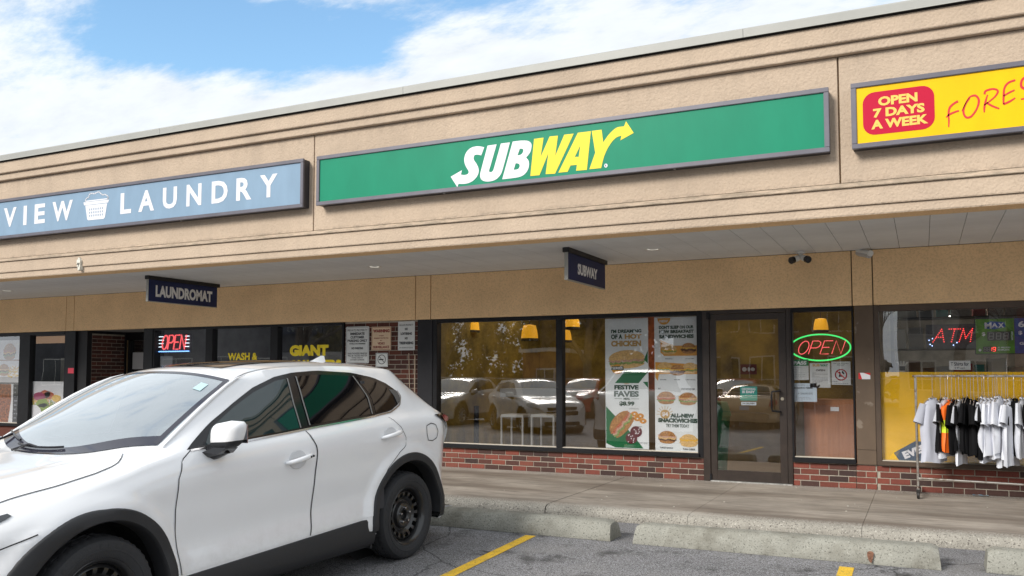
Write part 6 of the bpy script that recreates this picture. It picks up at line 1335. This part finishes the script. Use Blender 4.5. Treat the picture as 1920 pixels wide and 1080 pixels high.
def stool(x, y, label, h=.74, w=.34):
    t = thing('bar_stool', label, 'bar stool', (x, y, WALKZ), group='white metal bar stools')
    h -= WALKZ*0
    for a in (-1, 1):
        for b in (-1, 1): MB().tube([(a*w/2, b*w/2, 0), (a*w/2, b*w/2, h)], .014, 6).build('leg', METW, t)
        MB().tube([(a*w/2, -w/2, .2), (a*w/2, w/2, .2)], .010, 6).build('stretcher', METW, t)
        MB().tube([(-w/2, a*w/2, .2), (w/2, a*w/2, .2)], .010, 6).build('stretcher', METW, t)
    bxo('seat', (-w/2-.01, w/2+.01, -w/2-.01, w/2+.01, h-.02, h+.02), METW, t, .008)
for px, lb in ((964, 'first white bar stool from the left behind the big window'), (1021, 'second white bar stool from the left behind the big window')):
    p = onY(px, 800, 11.35); stool(p.x, 11.45, lb, h=onY(px, 780, 11.28).z-WALKZ)
bxo('window_counter', (onY(945, 730, 11.9).x, onY(1110, 730, 11.9).x, 11.75, 12.15, onY(1000, 745, 11.75).z, onY(1000, 729, 11.75).z), TOPG, None, .006); tag(bpy.data.objects['window_counter'], 'pale long bar counter behind the stools inside the sandwich shop', 'counter')
MB().tube([(onY(893, 800, 11.6).x, 11.6, WALKZ), (onY(893, 800, 11.6).x, 11.6, .95)], .04, 10).build('counter_post', GLOSSB); tag(bpy.data.objects['counter_post'], 'black round post inside near the left end of the big window', 'post')
p0 = onY(1509, 860, 11.0); p1 = onY(1600, 750, 11.0); bxo('wooden_cabinet', (p0.x, p1.x+.03, 11.0, 11.5, WALKZ, p1.z), M('orange_brown_wood', (.42, .17, .07), .5, var=.15, vs=3, scale3=(6, 6, .6)), None, .006); tag(bpy.data.objects['wooden_cabinet'], 'orange brown wooden cabinet behind the side window', 'cabinet')
t, w_, h_ = board('cabinet_label', 'small white label on the wooden cabinet', 'label', 1557, 763, 1573, 771, 10.99, PW, .002)
bxo('serving_counter', (-5.6, -1.6, 13.3, 13.9, WALKZ, 1.15), M('counter_front', (.20, .15, .08), .5, var=.2, vs=3), None, .01); tag(bpy.data.objects['serving_counter'], 'long brown serving counter deep inside the sandwich shop', 'counter')
bxo('door_mat', (gl0+.02, gl1, 10.9, 11.5, WALKZ+.005, WALKZ+.015), M('mat_grey', (.12, .13, .13), .95), None); tag(bpy.data.objects['door_mat'], 'grey floor mat just inside the glass door', 'mat')
GBIN = M('green_bin_plastic', (.01, .16, .06), .4); p = onY(1358, 790, 11.2); MB().lathe([(.0, 0), (.20, 0), (.25, .75), (.27, .78), (.22, .95), (0, .98)], 20).build('waste_bin', GBIN, smooth=40); bpy.data.objects['waste_bin'].location = (p.x-.20, 11.3, WALKZ); tag(bpy.data.objects['waste_bin'], 'rounded green bin inside left of the glass door', 'bin')
# ================================================================ CONVENIENCE STORE WINDOW
YP = M('yellow_window_film', (.85, .52, .008), .3, var=.10, vs=2.5)
yz = kk(1.578); yp = MB().box(kk(-.484), 1.69, 10.735, 10.742, ZB+.04, yz).build('window_film', YP); tag(yp, 'yellow film covering the lower half of the store window', 'window film')
A_ = onY(1675, 850, 10.73); B_ = onY(1724, 822, 10.73)
SLATE = solid('slate_blue_label', (.035, .075, .14), .5); m = MB(); P4 = [onY(px, py, 10.730) for px, py in ((1675.5, 849), (1716, 827), (1760, 830), (1762, 868.5), (1690, 868.5))]
t = thing('window_decal', 'slanted slate blue decal starting EVERY low in yellow window', 'decal', tuple(P4[0])); m.poly([[(v.x-P4[0].x, v.z-P4[0].z) for v in P4]], fn=lambda x, z: (x, 0, z)); m.build('panel', SLATE, t)
m = MB(); a_ = .42; O_ = onY(1697, 861, 10.728)-P4[0]; txt(m, 'EVERY', (0, .36, 0, .085), 0, off=.06, fn=lambda x, z: (O_.x+x*cos(a_)-z*sin(a_), -.002, O_.z+x*sin(a_)+z*cos(a_))); m.build('lettering', PW, t)
t, w_, h_ = paper('small white T Shirts sale sign above the clothes rail', 1779.5, 676.5, 1820, 693.5, [('T Shirts for', -.85, .85, .7, -.1, .02), ('4.99 each', -.5, .5, -.35, -.8, .0)], y=10.74, im=PN)
ORD = ['first', 'second', 'third', 'fourth', 'fifth', 'sixth', 'seventh', 'eighth', 'ninth', 'tenth', 'eleventh', 'twelfth', 'thirteenth', 'fourteenth', 'fifteenth', 'sixteenth', 'seventeenth']
rr = random.Random(21); SHM = [M('shelf_dark', (.05, .045, .04), .7), M('box_white', (.55, .55, .52), .6), M('box_brown', (.22, .13, .08), .7), M('box_teal', (.02, .28, .26), .5), M('box_red', (.35, .03, .03), .5), M('box_grey', (.28, .28, .28), .6)]
t = thing('store_shelf', 'dark shelf unit behind the store window above the yellow film', 'shelf', (.5, 11.5, WALKZ))
for z in (.6, 1.25, 1.62, 2.0): bxo('shelf_board', (-.85, 1.2, 0, .4, z-.015, z), SHM[0], t)
for x in (-.85, 1.18): bxo('upright', (x, x+.03, 0, .4, 0, 2.3), SHM[0], t)
i = 0
for z, hh in ((1.25+WALKZ, .25), (1.62+WALKZ, .28), (2.0+WALKZ, .2)):
    x = -.30; i = 0
    while x < 1.55:
        wdt = rr.uniform(.09, .24); hgt = hh*rr.uniform(.55, 1); c_ = rr.choice([1, 1, 2, 5, 5, 2, 4, 3]); o = MB().box(-wdt/2, wdt/2, 0, .2, 0, hgt).build('goods_box', SHM[c_]); bevel(o, .004, 1); o.location = (x+wdt/2, 11.53+rr.uniform(0, .08), z+.001)
        tag(o, '%s carton, %s from the left on the %s shelf behind the store window' % (('', 'white', 'brown', 'teal', 'red', 'grey')[c_], ORD[i], 'lower' if z < 1.5 else 'middle' if z < 1.9 else 'top'), 'carton', group='cartons on the store shelves'); x += wdt+.03; i += 1
for px, py in ((1714, 583), (1735, 583), (1714, 589.5), (1735, 589.5), (1762, 594.5), (1781, 594)): pass
t = thing('ceiling_light', 'row of small white bulbs glowing inside the convenience store', 'ceiling light', tuple(onY(1725, 587, 12.5)))
c_ = t.location
for px, py in ((1714, 583), (1735, 583), (1714, 589.5), (1735, 589.5), (1762, 594.5), (1781, 594)): v = onY(px, py, 12.5)-c_; m = MB(); m.lathe([(0, -.016), (.014, -.008), (.016, 0), (0, .016)], 8, 'y', tuple(v)); m.build('bulb', bpy.data.materials.get('bulb_glow') or emis('bulb_glow', (1, .95, .85), 4), t)
# gloves lying at the top of the film
g = onY(1692, 690, 10.9); t = thing('work_glove', 'white work glove with dark print standing above yellow film', 'glove', tuple(g)); m = MB(); m.tube([(0, 0, -.09), (0, 0, -.02), (.01, 0, .03)], [.035, .045, .04], 10); m.build('palm', METW, t, smooth=40)
for k in range(4): m = MB(); a_ = (k-1.5)*.25; m.tube([(.02*(k-1.5), 0, .02), (.035*(k-1.5), 0, .07+.01*(k in (1, 2)))], [.012, .010], 8); m.build('finger', METW, t, smooth=40)
MB().box(-.03, .03, -.045, -.035, -.03, .02).build('print', PK, t)
# ================================================================ CLOTHES RAIL
RX, RY = onY(1716, 703, 10.32).x, 10.32; RZ = onY(1716, 705, 10.32).z
CHROME = M('scuffed_chrome', (.55, .52, .48), .3, metal=.85, col2=(.25, .17, .11), vs=14, lo=.52, hi=.68); BLKC = solid('caster_black', (.02, .018, .017), .5)
RE_X = 1.55
t = thing('clothes_rail', 'scuffed chrome rolling clothes rail loaded with shirts', 'clothes rail', (RX, RY, WALKZ)); rz1 = RZ-WALKZ; RL = RE_X-RX
m = MB(); m.tube([(-.03, 0, rz1), (RL+.03, 0, rz1)], .013, 10); m.build('top_bar', CHROME, t, smooth=40)
for x in (0, RL):
    m = MB(); m.tube([(x, 0, .11), (x, 0, rz1)], .0135, 10); m.build('upright', CHROME, t, smooth=40)
    m = MB(); m.tube([(x, -.24, .10), (x, .26, .10)], .013, 8); m.build('foot_bar', CHROME, t, smooth=40)
    for y in (-.24, .24):
        c_ = thing('caster', None, None, (x+.0, y, .0)); c_.parent = t; m = MB(); m.lathe([(0, -.014), (.034, -.014), (.040, -.008), (.040, .008), (.034, .014), (0, .014)], 20, 'x', (.0, 0, .040)); m.build('wheel', BLKC, c_, smooth=40)
        bxo('fork', (-.018, .018, -.012, .02, .05, .098), BLKC, c_, .003)
m = MB(); m.tube([(0, .0, .19), (RL, .0, .165)], .013, 10); m.build('lower_bar', CHROME, t, smooth=40)
COTW = M('white_cotton', (.66, .68, .74), .85, var=.03, vs=3, bump=.12, bs=30); COTG = M('pale_grey_cotton', (.50, .52, .60), .85, var=.03, vs=3, bump=.12, bs=30); COTB = M('black_cotton', (.008, .008, .009), .9, var=.2, vs=4, bump=.12, bs=30, spec=.1)
HVO = solid('hi_vis_orange', (.95, .16, .01), .6); HVY = solid('hi_vis_yellow', (.62, .80, .03), .6); HNG = M('hanger_wire', (.45, .40, .36), .4, metal=.6)
def shirt(x, yaw, mat_, label, seed, L=.70, top=1.14, wd=.24, sleeve=True, vest=False, group='shirts on the clothes rail', tk=.035, dy=0):
    L *= .86; rr = random.Random(seed); t = thing('hanging_shirt' if not vest else 'safety_vest', label, 'shirt' if not vest else 'vest', (x, RY+dy, top), yaw, group=group)
    # local: X across shoulders, Y thickness, Z down from the shoulders
    rows = []; n = 28; nz = 16; ph = [rr.uniform(0, 6) for _ in range(5)]
    for j in range(nz+1):
        f = j/nz; z = -L*f-.0
        if f < .001: hw, th = .045, .012
        w_ = {0: .075}.get(j, 0)
        hw = .075+(wd*.80-.075)*min(1, f/.10)**.7 if f < .10 else wd*.80+wd*.10*(f-.1)-.012*sin(f*9+ph[0])
        th = .014+tk*min(1, f/.12)+.012*sin(f*5+ph[1])*f
        row = []
        for i in range(n+1):
            a = 2*pi*i/n; fold = (.007*sin(5*a+ph[2]+f*1.5)+.0045*sin(9*a+ph[3]-f*2))*min(1, f*1.6)
            row.append((hw*cos(a)*(1+fold*1.2), th*sin(a)+fold*1.4, z-(.0 if f > .08 else 0)+(.02*abs(cos(a))*-1 if f < .12 else 0)+(.010*sin(3*a+ph[4]) if j == nz else 0)))
        rows.append(row)
    m = MB(); m.cur = 0
    if vest:
        m.grid(rows)
        o = m.build('garment', [HVO, HVY], t, smooth=60)
        for p in o.data.polygons:
            zc_ = sum(o.data.vertices[v].co.z for v in p.vertices)/len(p.vertices); p.material_index = 1 if -.62*L < zc_ < -.40*L else 0
    else: m.grid(rows); m.build('garment', mat_, t, smooth=60)
    m = MB(); m.tube([(.05*cos(a), .012*sin(a), .004-.02*(sin(a) < 0)*abs(sin(a))) for a in [2*pi*k/14 for k in range(14)]], .008, 6, closed=True); m.build('collar', mat_, t, smooth=60)
    if sleeve:
        for sg in (-1, 1):
            rows = []; drop = rr.uniform(.85, 1.1); kk_ = rr.uniform(-.02, .02)
            for j in range(7):
                f = j/6; cx_ = sg*(wd*.66+(.050+.02*drop)*f); cz_ = -.055-.215*f*drop; w2 = .062+.018*f; th = .020+.012*f
                row = []
                for i in range(15):
                    a = 2*pi*i/14; ca, sa = cos(a)*w2, sin(a)*th; tilt = .95*sg*(-1)
                    row.append((cx_+ca*.93, sa+kk_*f+.005*sin(4*a+ph[1]), cz_-sg*ca*.34*(.6+.4*f)*-1*(1)))
                rows.append(row)
            m = MB(); m.grid(rows); m.build('sleeve', mat_, t, smooth=60)
    m = MB(); hz = RZ-top; m.tube([(-wd*.7, 0, -.045), (0, 0, .03), (wd*.7, 0, -.045)], .0035, 5); m.tube([(0, -dy*cos(yaw), .03), (0, -dy*cos(yaw), hz-.03), (.012, -dy*cos(yaw), hz+.012), (0, -dy*cos(yaw), hz+.022), (-.018, -dy*cos(yaw), hz+.010)], .003, 5); m.build('hanger', HNG, t)
    return t
PXM = lambda px: onY(px, 800, RY).x
shirt(PXM(1750), radians(44), COTG, 'pale grey t-shirt turned towards the front at the left end of the rail', 1, L=.78, top=1.165, wd=.175, tk=.05)
seq = [(1766, 'b', 78, 1.16, .64), (1774, 'w', 70, 1.16, .70), (1783, 'v', 62, 1.15, .62), (1788, 'b', 76, 1.16, .60), (1794, 'b', 84, 1.16, .66), (1801, 'w', 72, 1.15, .74), (1808, 'b', 82, 1.16, .66), (1815, 'b', 78, 1.17, .67), (1822, 'b', 84, 1.17, .65), (1829, 'b', 80, 1.16, .68), (1836, 'b', 86, 1.16, .66), (1843, 'w', 74, 1.17, .70), (1850, 'w', 66, 1.17, .72), (1857, 'w', 70, 1.18, .70), (1863, 'w', 76, 1.18, .72), (1869, 'w', 78, 1.18, .71), (1874, 'w', 72, 1.18, .70), (1880, 'w', 68, 1.17, .76), (1888, 'w', 74, 1.17, .74), (1894, 'w', 70, 1.17, .74), (1904, 'b', 58, 1.16, .70), (1918, 'w', 72, 1.17, .7), (1926, 'b', 80, 1.17, .68), (1934, 'w', 76, 1.16, .7), (1945, 'b', 80, 1.16, .7), (1957, 'w', 80, 1.16, .7)]
nb = nw = 0
ORD = ['first', 'second', 'third', 'fourth', 'fifth', 'sixth', 'seventh', 'eighth', 'ninth', 'tenth', 'eleventh', 'twelfth', 'thirteenth', 'fourteenth', 'fifteenth', 'sixteenth']
for i, (px, c, yw, tp, L_) in enumerate(seq):
    if c == 'v': shirt(PXM(px), radians(yw), HVO, 'orange and yellow high-visibility vest hanging among the shirts', 40, L=L_, top=tp, wd=.20, sleeve=False, vest=True, tk=.03, dy=-.05); continue
    if c == 'b': nb += 1; lb = '%s black t-shirt from the left end of the clothes rail' % ORD[nb-1]
    else: nw += 1; lb = '%s white t-shirt from the left end of the clothes rail' % ORD[nw-1]
    shirt(PXM(px), radians(yw), COTB if c == 'b' else COTW, lb, i+3, L=L_+.05*sin(i*2.7), top=tp+.012*sin(i*1.3), wd=.21+.025*sin(i*2.1), tk=.022+.008*sin(i), dy=.03*sin(i*1.9)-.02)
# ================================================================ ACROSS THE CAR PARK (behind the camera, seen in the glass)
BARK = M('bark_grey_brown', (.13, .10, .075), .95, var=.4, vs=9); OLV = M('yellow_olive_leaves', (.20, .16, .025), .9, var=.5, vs=.8, col2=(.34, .26, .05)); EVG = M('evergreen_leaves', (.025, .045, .018), .9, var=.5, vs=1.2)
def bare_tree(seed, hgt, name='tree', label='', loc=(0, 0), group='bare trees across the car park', src=None):
    t = thing(name, label, 'tree', (loc[0], loc[1], gz(loc[1])-.05), rnd.uniform(0, 6) if src else 0, group=group)
    if src:
        for ch in src.children: c = ch.copy(); C.objects.link(c); c.parent = t
        t.scale = (hgt/10,)*3; return t
    rr = random.Random(seed); tk = MB(); br = MB(); tw = MB()
    def grow(p, d, L, r, lev):
        pts = [p]; rad = [r]; q = p.copy(); dd = d.copy(); n = 4 if lev < 2 else 3
        for i in range(n):
            dd = (dd+Vector((rr.uniform(-.18, .18), rr.uniform(-.18, .18), rr.uniform(-.05, .12)))*(1 if lev else .35)).normalized(); q = q+dd*L/n; pts.append(q.copy()); rad.append(lerp(r, r*.55, (i+1)/n))
        (tk if lev == 0 else br if lev < 3 else tw).tube(pts, rad, 8 if lev == 0 else 5 if lev < 2 else 3, cap=False)
        if lev >= 5: return
        k = (5, 4, 4, 4, 3)[lev]
        for i in range(k):
            f = rr.uniform(.35, 1) if lev else rr.uniform(.35, 1.0); idx = min(n-1, int(f*n)); b = pts[idx].lerp(pts[idx+1], f*n-idx); a = rr.uniform(0, 2*pi); sp_ = rr.uniform(.45, .95); side = dd.orthogonal().normalized(); side.rotate(Matrix.Rotation(a, 3, dd)) if False else None
            side = (Matrix.Rotation(a, 3, dd) @ dd.orthogonal().normalized()); nd_ = (dd*cos(sp_)+side*sin(sp_)+Vector((0, 0, .12))).normalized(); grow(b, nd_, L*rr.uniform(.5, .72), rad[idx]*rr.uniform(.42, .62), lev+1)
        if lev < 4: grow(q, dd, L*.62, r*.55, lev+1)
    grow(Vector((0, 0, 0)), Vector((0, 0, 1)), hgt*.42, hgt*.028, 0)
    tk.build('trunk', BARK, t, smooth=60); br.build('branches', BARK, t); tw.build('twigs', BARK, t); return t
T1 = bare_tree(3, 10, label='tall bare tree across the car park, first from the left of the row', loc=(-27, -21))
T2 = bare_tree(8, 10, label='bare tree with forked trunk across the car park, second of the row', loc=(-23.5, -19))
for i, (x, y, h, s) in enumerate(((-19.5, -24, 13, T1), (-31, -24, 12, T2), (-15.5, -20, 11, T2), (-11.5, -23, 12, T1), (-8.2, -19, 11, T2), (-5.2, -24, 13, T1), (-2, -20, 10.5, T2), (1.5, -22, 12, T1), (4.8, -20, 11, T2), (-36, -22, 12, T1), (8.5, -23, 12, T1))):
    bare_tree(0, h, label='bare tree across the car park, number %s of the row from the left'.replace('number %s', ORD[i+2]) % () if False else '%s bare tree in the row across the car park' % ORD[i+2], loc=(x, y), src=s)
def foliage(name, label, cat, mat_, x0, x1, y0, y1, z0, z1, n, size, seed, kind='stuff', cl=30):
    rr = random.Random(seed); m = MB(); cen = [(rr.uniform(x0, x1), rr.uniform(y0, y1), rr.uniform(z0, z1)*rr.uniform(.5, 1), rr.uniform(.6, 1.5)) for _ in range(cl)]; vs = []; fs = []
    for i in range(n):
        c_ = rr.choice(cen); d = Vector((rr.gauss(0, 1), rr.gauss(0, 1), rr.gauss(0, .8))).normalized()*c_[3]*rr.uniform(.5, 1.1); p = Vector(c_[:3])+d; p.z = max(.0, p.z)
        a = Vector((rr.uniform(-1, 1), rr.uniform(-1, 1), rr.uniform(-1, 1))).normalized()*size*rr.uniform(.6, 1.4); b = a.cross(Vector((rr.uniform(-1, 1), rr.uniform(-1, 1), rr.uniform(-1, 1)))).normalized()*size*.6; k = len(vs); vs += [p-a, p+b, p+a, p-b]; fs.append((k, k+1, k+2, k+3))
    m.add(vs, fs); o = m.build(name, mat_, normals=False); return tag(o, label, cat, kind=kind)
foliage('hedge', 'yellow olive undergrowth and hedge along the far side of the car park', 'hedge', OLV, -38, -17, -29, -25, 0, 7.5, 26000, .17, 5, cl=120)
foliage('hedge', 'dark evergreen bushes beside the brick shed across the car park', 'hedge', EVG, -20.5, -15, -27, -24, 0, 6, 12000, .13, 6, cl=50)
foliage('hedge', 'tangled brown brush behind the townhouses, built up to screen the sky', 'hedge', M('brown_brush', (.09, .07, .045), .95, var=.5, vs=2), -26, 14, -42, -36, 0, 11, 17000, .30, 7, cl=140)  # height and spread added to block sky reflections in the shop windows
# brick shed and apartment house, townhouses
RB = M('far_red_brick', (.23, .085, .05), .9, var=.3, vs=3, scale3=(3, 3, 14)); WINM = solid('far_window_glass', (.03, .035, .04), .1); TRIM = M('far_white_trim', (.6, .58, .54), .7)
def house(name, label, x0, x1, y0, y1, h, mat_, wins, flat=True):
    t = thing(name, label, 'building', ((x0+x1)/2, y1, -.3)); w_ = (x1-x0)/2
    bxo('wall', (-w_, w_, y0-y1, 0, 0, h), mat_, t)
    if flat: bxo('roof', (-w_-.15, w_+.15, y0-y1-.1, .15, h, h+.2), TRIM, t)
    else: MB().prism([(-w_-.4, h), (w_+.4, h), (0, h+2.2)], y0-y1-.3, .3).build('roof', M('shingle_grey', (.08, .08, .085), .9), t)
    for wx, wz, ww, wh in wins:
        f = bxo('window', (wx-ww/2-.08, wx+ww/2+.08, 0, .05, wz-.08, wz+wh+.08), TRIM, t); bxo('pane', (wx-ww/2, wx+ww/2, .05, .07, wz, wz+wh), WINM, f); bxo('frame_bar', (wx-.03, wx+.03, .07, .09, wz, wz+wh), TRIM, f)
    return t
house('brick_shed', 'small flat-roofed red brick shed across the car park', -19.5, -16.8, -23, -20.5, 2.9, RB, [(.1, 0, .9, 2.0)])
house('apartment_building', 'brown brick apartment building across the car park', -13.5, -2.2, -38, -30, 11, M('far_brown_brick', (.24, .15, .10), .9, var=.25, vs=2, scale3=(2, 2, 12)), [(x, z, 1.3, 1.5) for x in (-4.6, -2.6, -.6, 1.5, 3.7) for z in (1.2, 4.2, 7.2)])
house('townhouse', 'pale townhouse with grey gable roof across the car park', -1.2, 3.8, -34, -29, 6.5, M('far_pale_siding', (.42, .40, .35), .8, var=.1, vs=2), [(-1.4, .9, 1.2, 1.5), (1.2, .9, 1.2, 1.5), (-1.4, 3.9, 1.2, 1.4), (1.2, 3.9, 1.2, 1.4)], flat=False)
house('townhouse', 'second townhouse of brown brick with gable roof across the car park', 4.2, 9.5, -34, -29, 6.8, RB, [(-1.4, .9, 1.2, 1.5), (1.2, .9, 1.2, 1.5), (-1.4, 4, 1.2, 1.4), (1.2, 4, 1.2, 1.4)], flat=False)
house('shop_block', 'long grey shop block at the far left across the car park', -75, -39, -40, -31, 6.5, M('far_grey_block', (.09, .09, .10), .8, var=.2, vs=.5), [(x, .8, 3, 2.2) for x in (-14, -9, -4, 1, 6, 11)])
t = thing('shop_sign', 'dark shop sign with pale Chinese characters on the far grey block', 'shop sign', (-43.5, -30.9, 5.0)); bxo('panel', (-2.6, 2.6, 0, .1, -.55, .55), solid('far_sign_dark', (.02, .03, .06), .5), t); m = MB(); txt(m, '司彩和', (-2.2, .8, -.35, .35), .0, fn=lambda x, z: (-x, .11, z)); m.build('lettering', solid('far_sign_pale', (.45, .46, .42), .5), t)
# chain link fence
FM = M('galvanised_steel', (.42, .42, .42), .5, metal=.4); t = thing('chain_link_fence', 'chain link fence along the far side of the car park', 'fence', (0, -17, gz(-17)))
for i in range(20): x = -38+i*2.6; m = MB(); m.tube([(x, 0, 0), (x, 0, 1.55)], .03, 6); m.build('post', FM, t)
m = MB(); m.tube([(-38, 0, 1.5), (11.4, 0, 1.5)], .022, 6); m.build('top_rail', FM, t)
m = MB()
for i in range(330):
    x = -38+i*.15
    for s_ in (-1, 1): m.add([(x, 0, .05), (x+.006, 0, .05), (x+.006+s_*1.45, 0, 1.5), (x+s_*1.45, 0, 1.5)], [(0, 1, 2, 3)])
m.build('wire_mesh', FM, t, kind='stuff')
# parked cars reflected in the shop windows
SILV = M('silver_car_paint', (.42, .43, .44), .25, coat=1., metal=.3); REDC = M('red_car_paint', (.38, .008, .014), .25, coat=1.); TANC = M('champagne_car_paint', (.50, .34, .18), .28, coat=1., metal=.35); WHT2 = M('pearl_white_car_paint', (.62, .62, .60), .28, coat=1.)
simple_car('white SUV facing the shops across the lane, reflected in the big window', WHT2, SUV, -11.5, -3.2, radians(46), None)
simple_car('silver SUV parked left of the reflected white SUV', SILV, SUV, -14.9, -6.6, radians(90), None)
simple_car('red SUV facing the shops farther back in the car park', REDC, SUV, -12.3, -12.6, radians(90), None)
simple_car('champagne sedan parked with its tail to the shops, reflected in the door', TANC, SED, -4.9, -6.6, radians(-88), None, look='sedan')
simple_car('red SUV parked beyond the champagne sedan', REDC, SUV, -6.2, -12.5, radians(90), None)
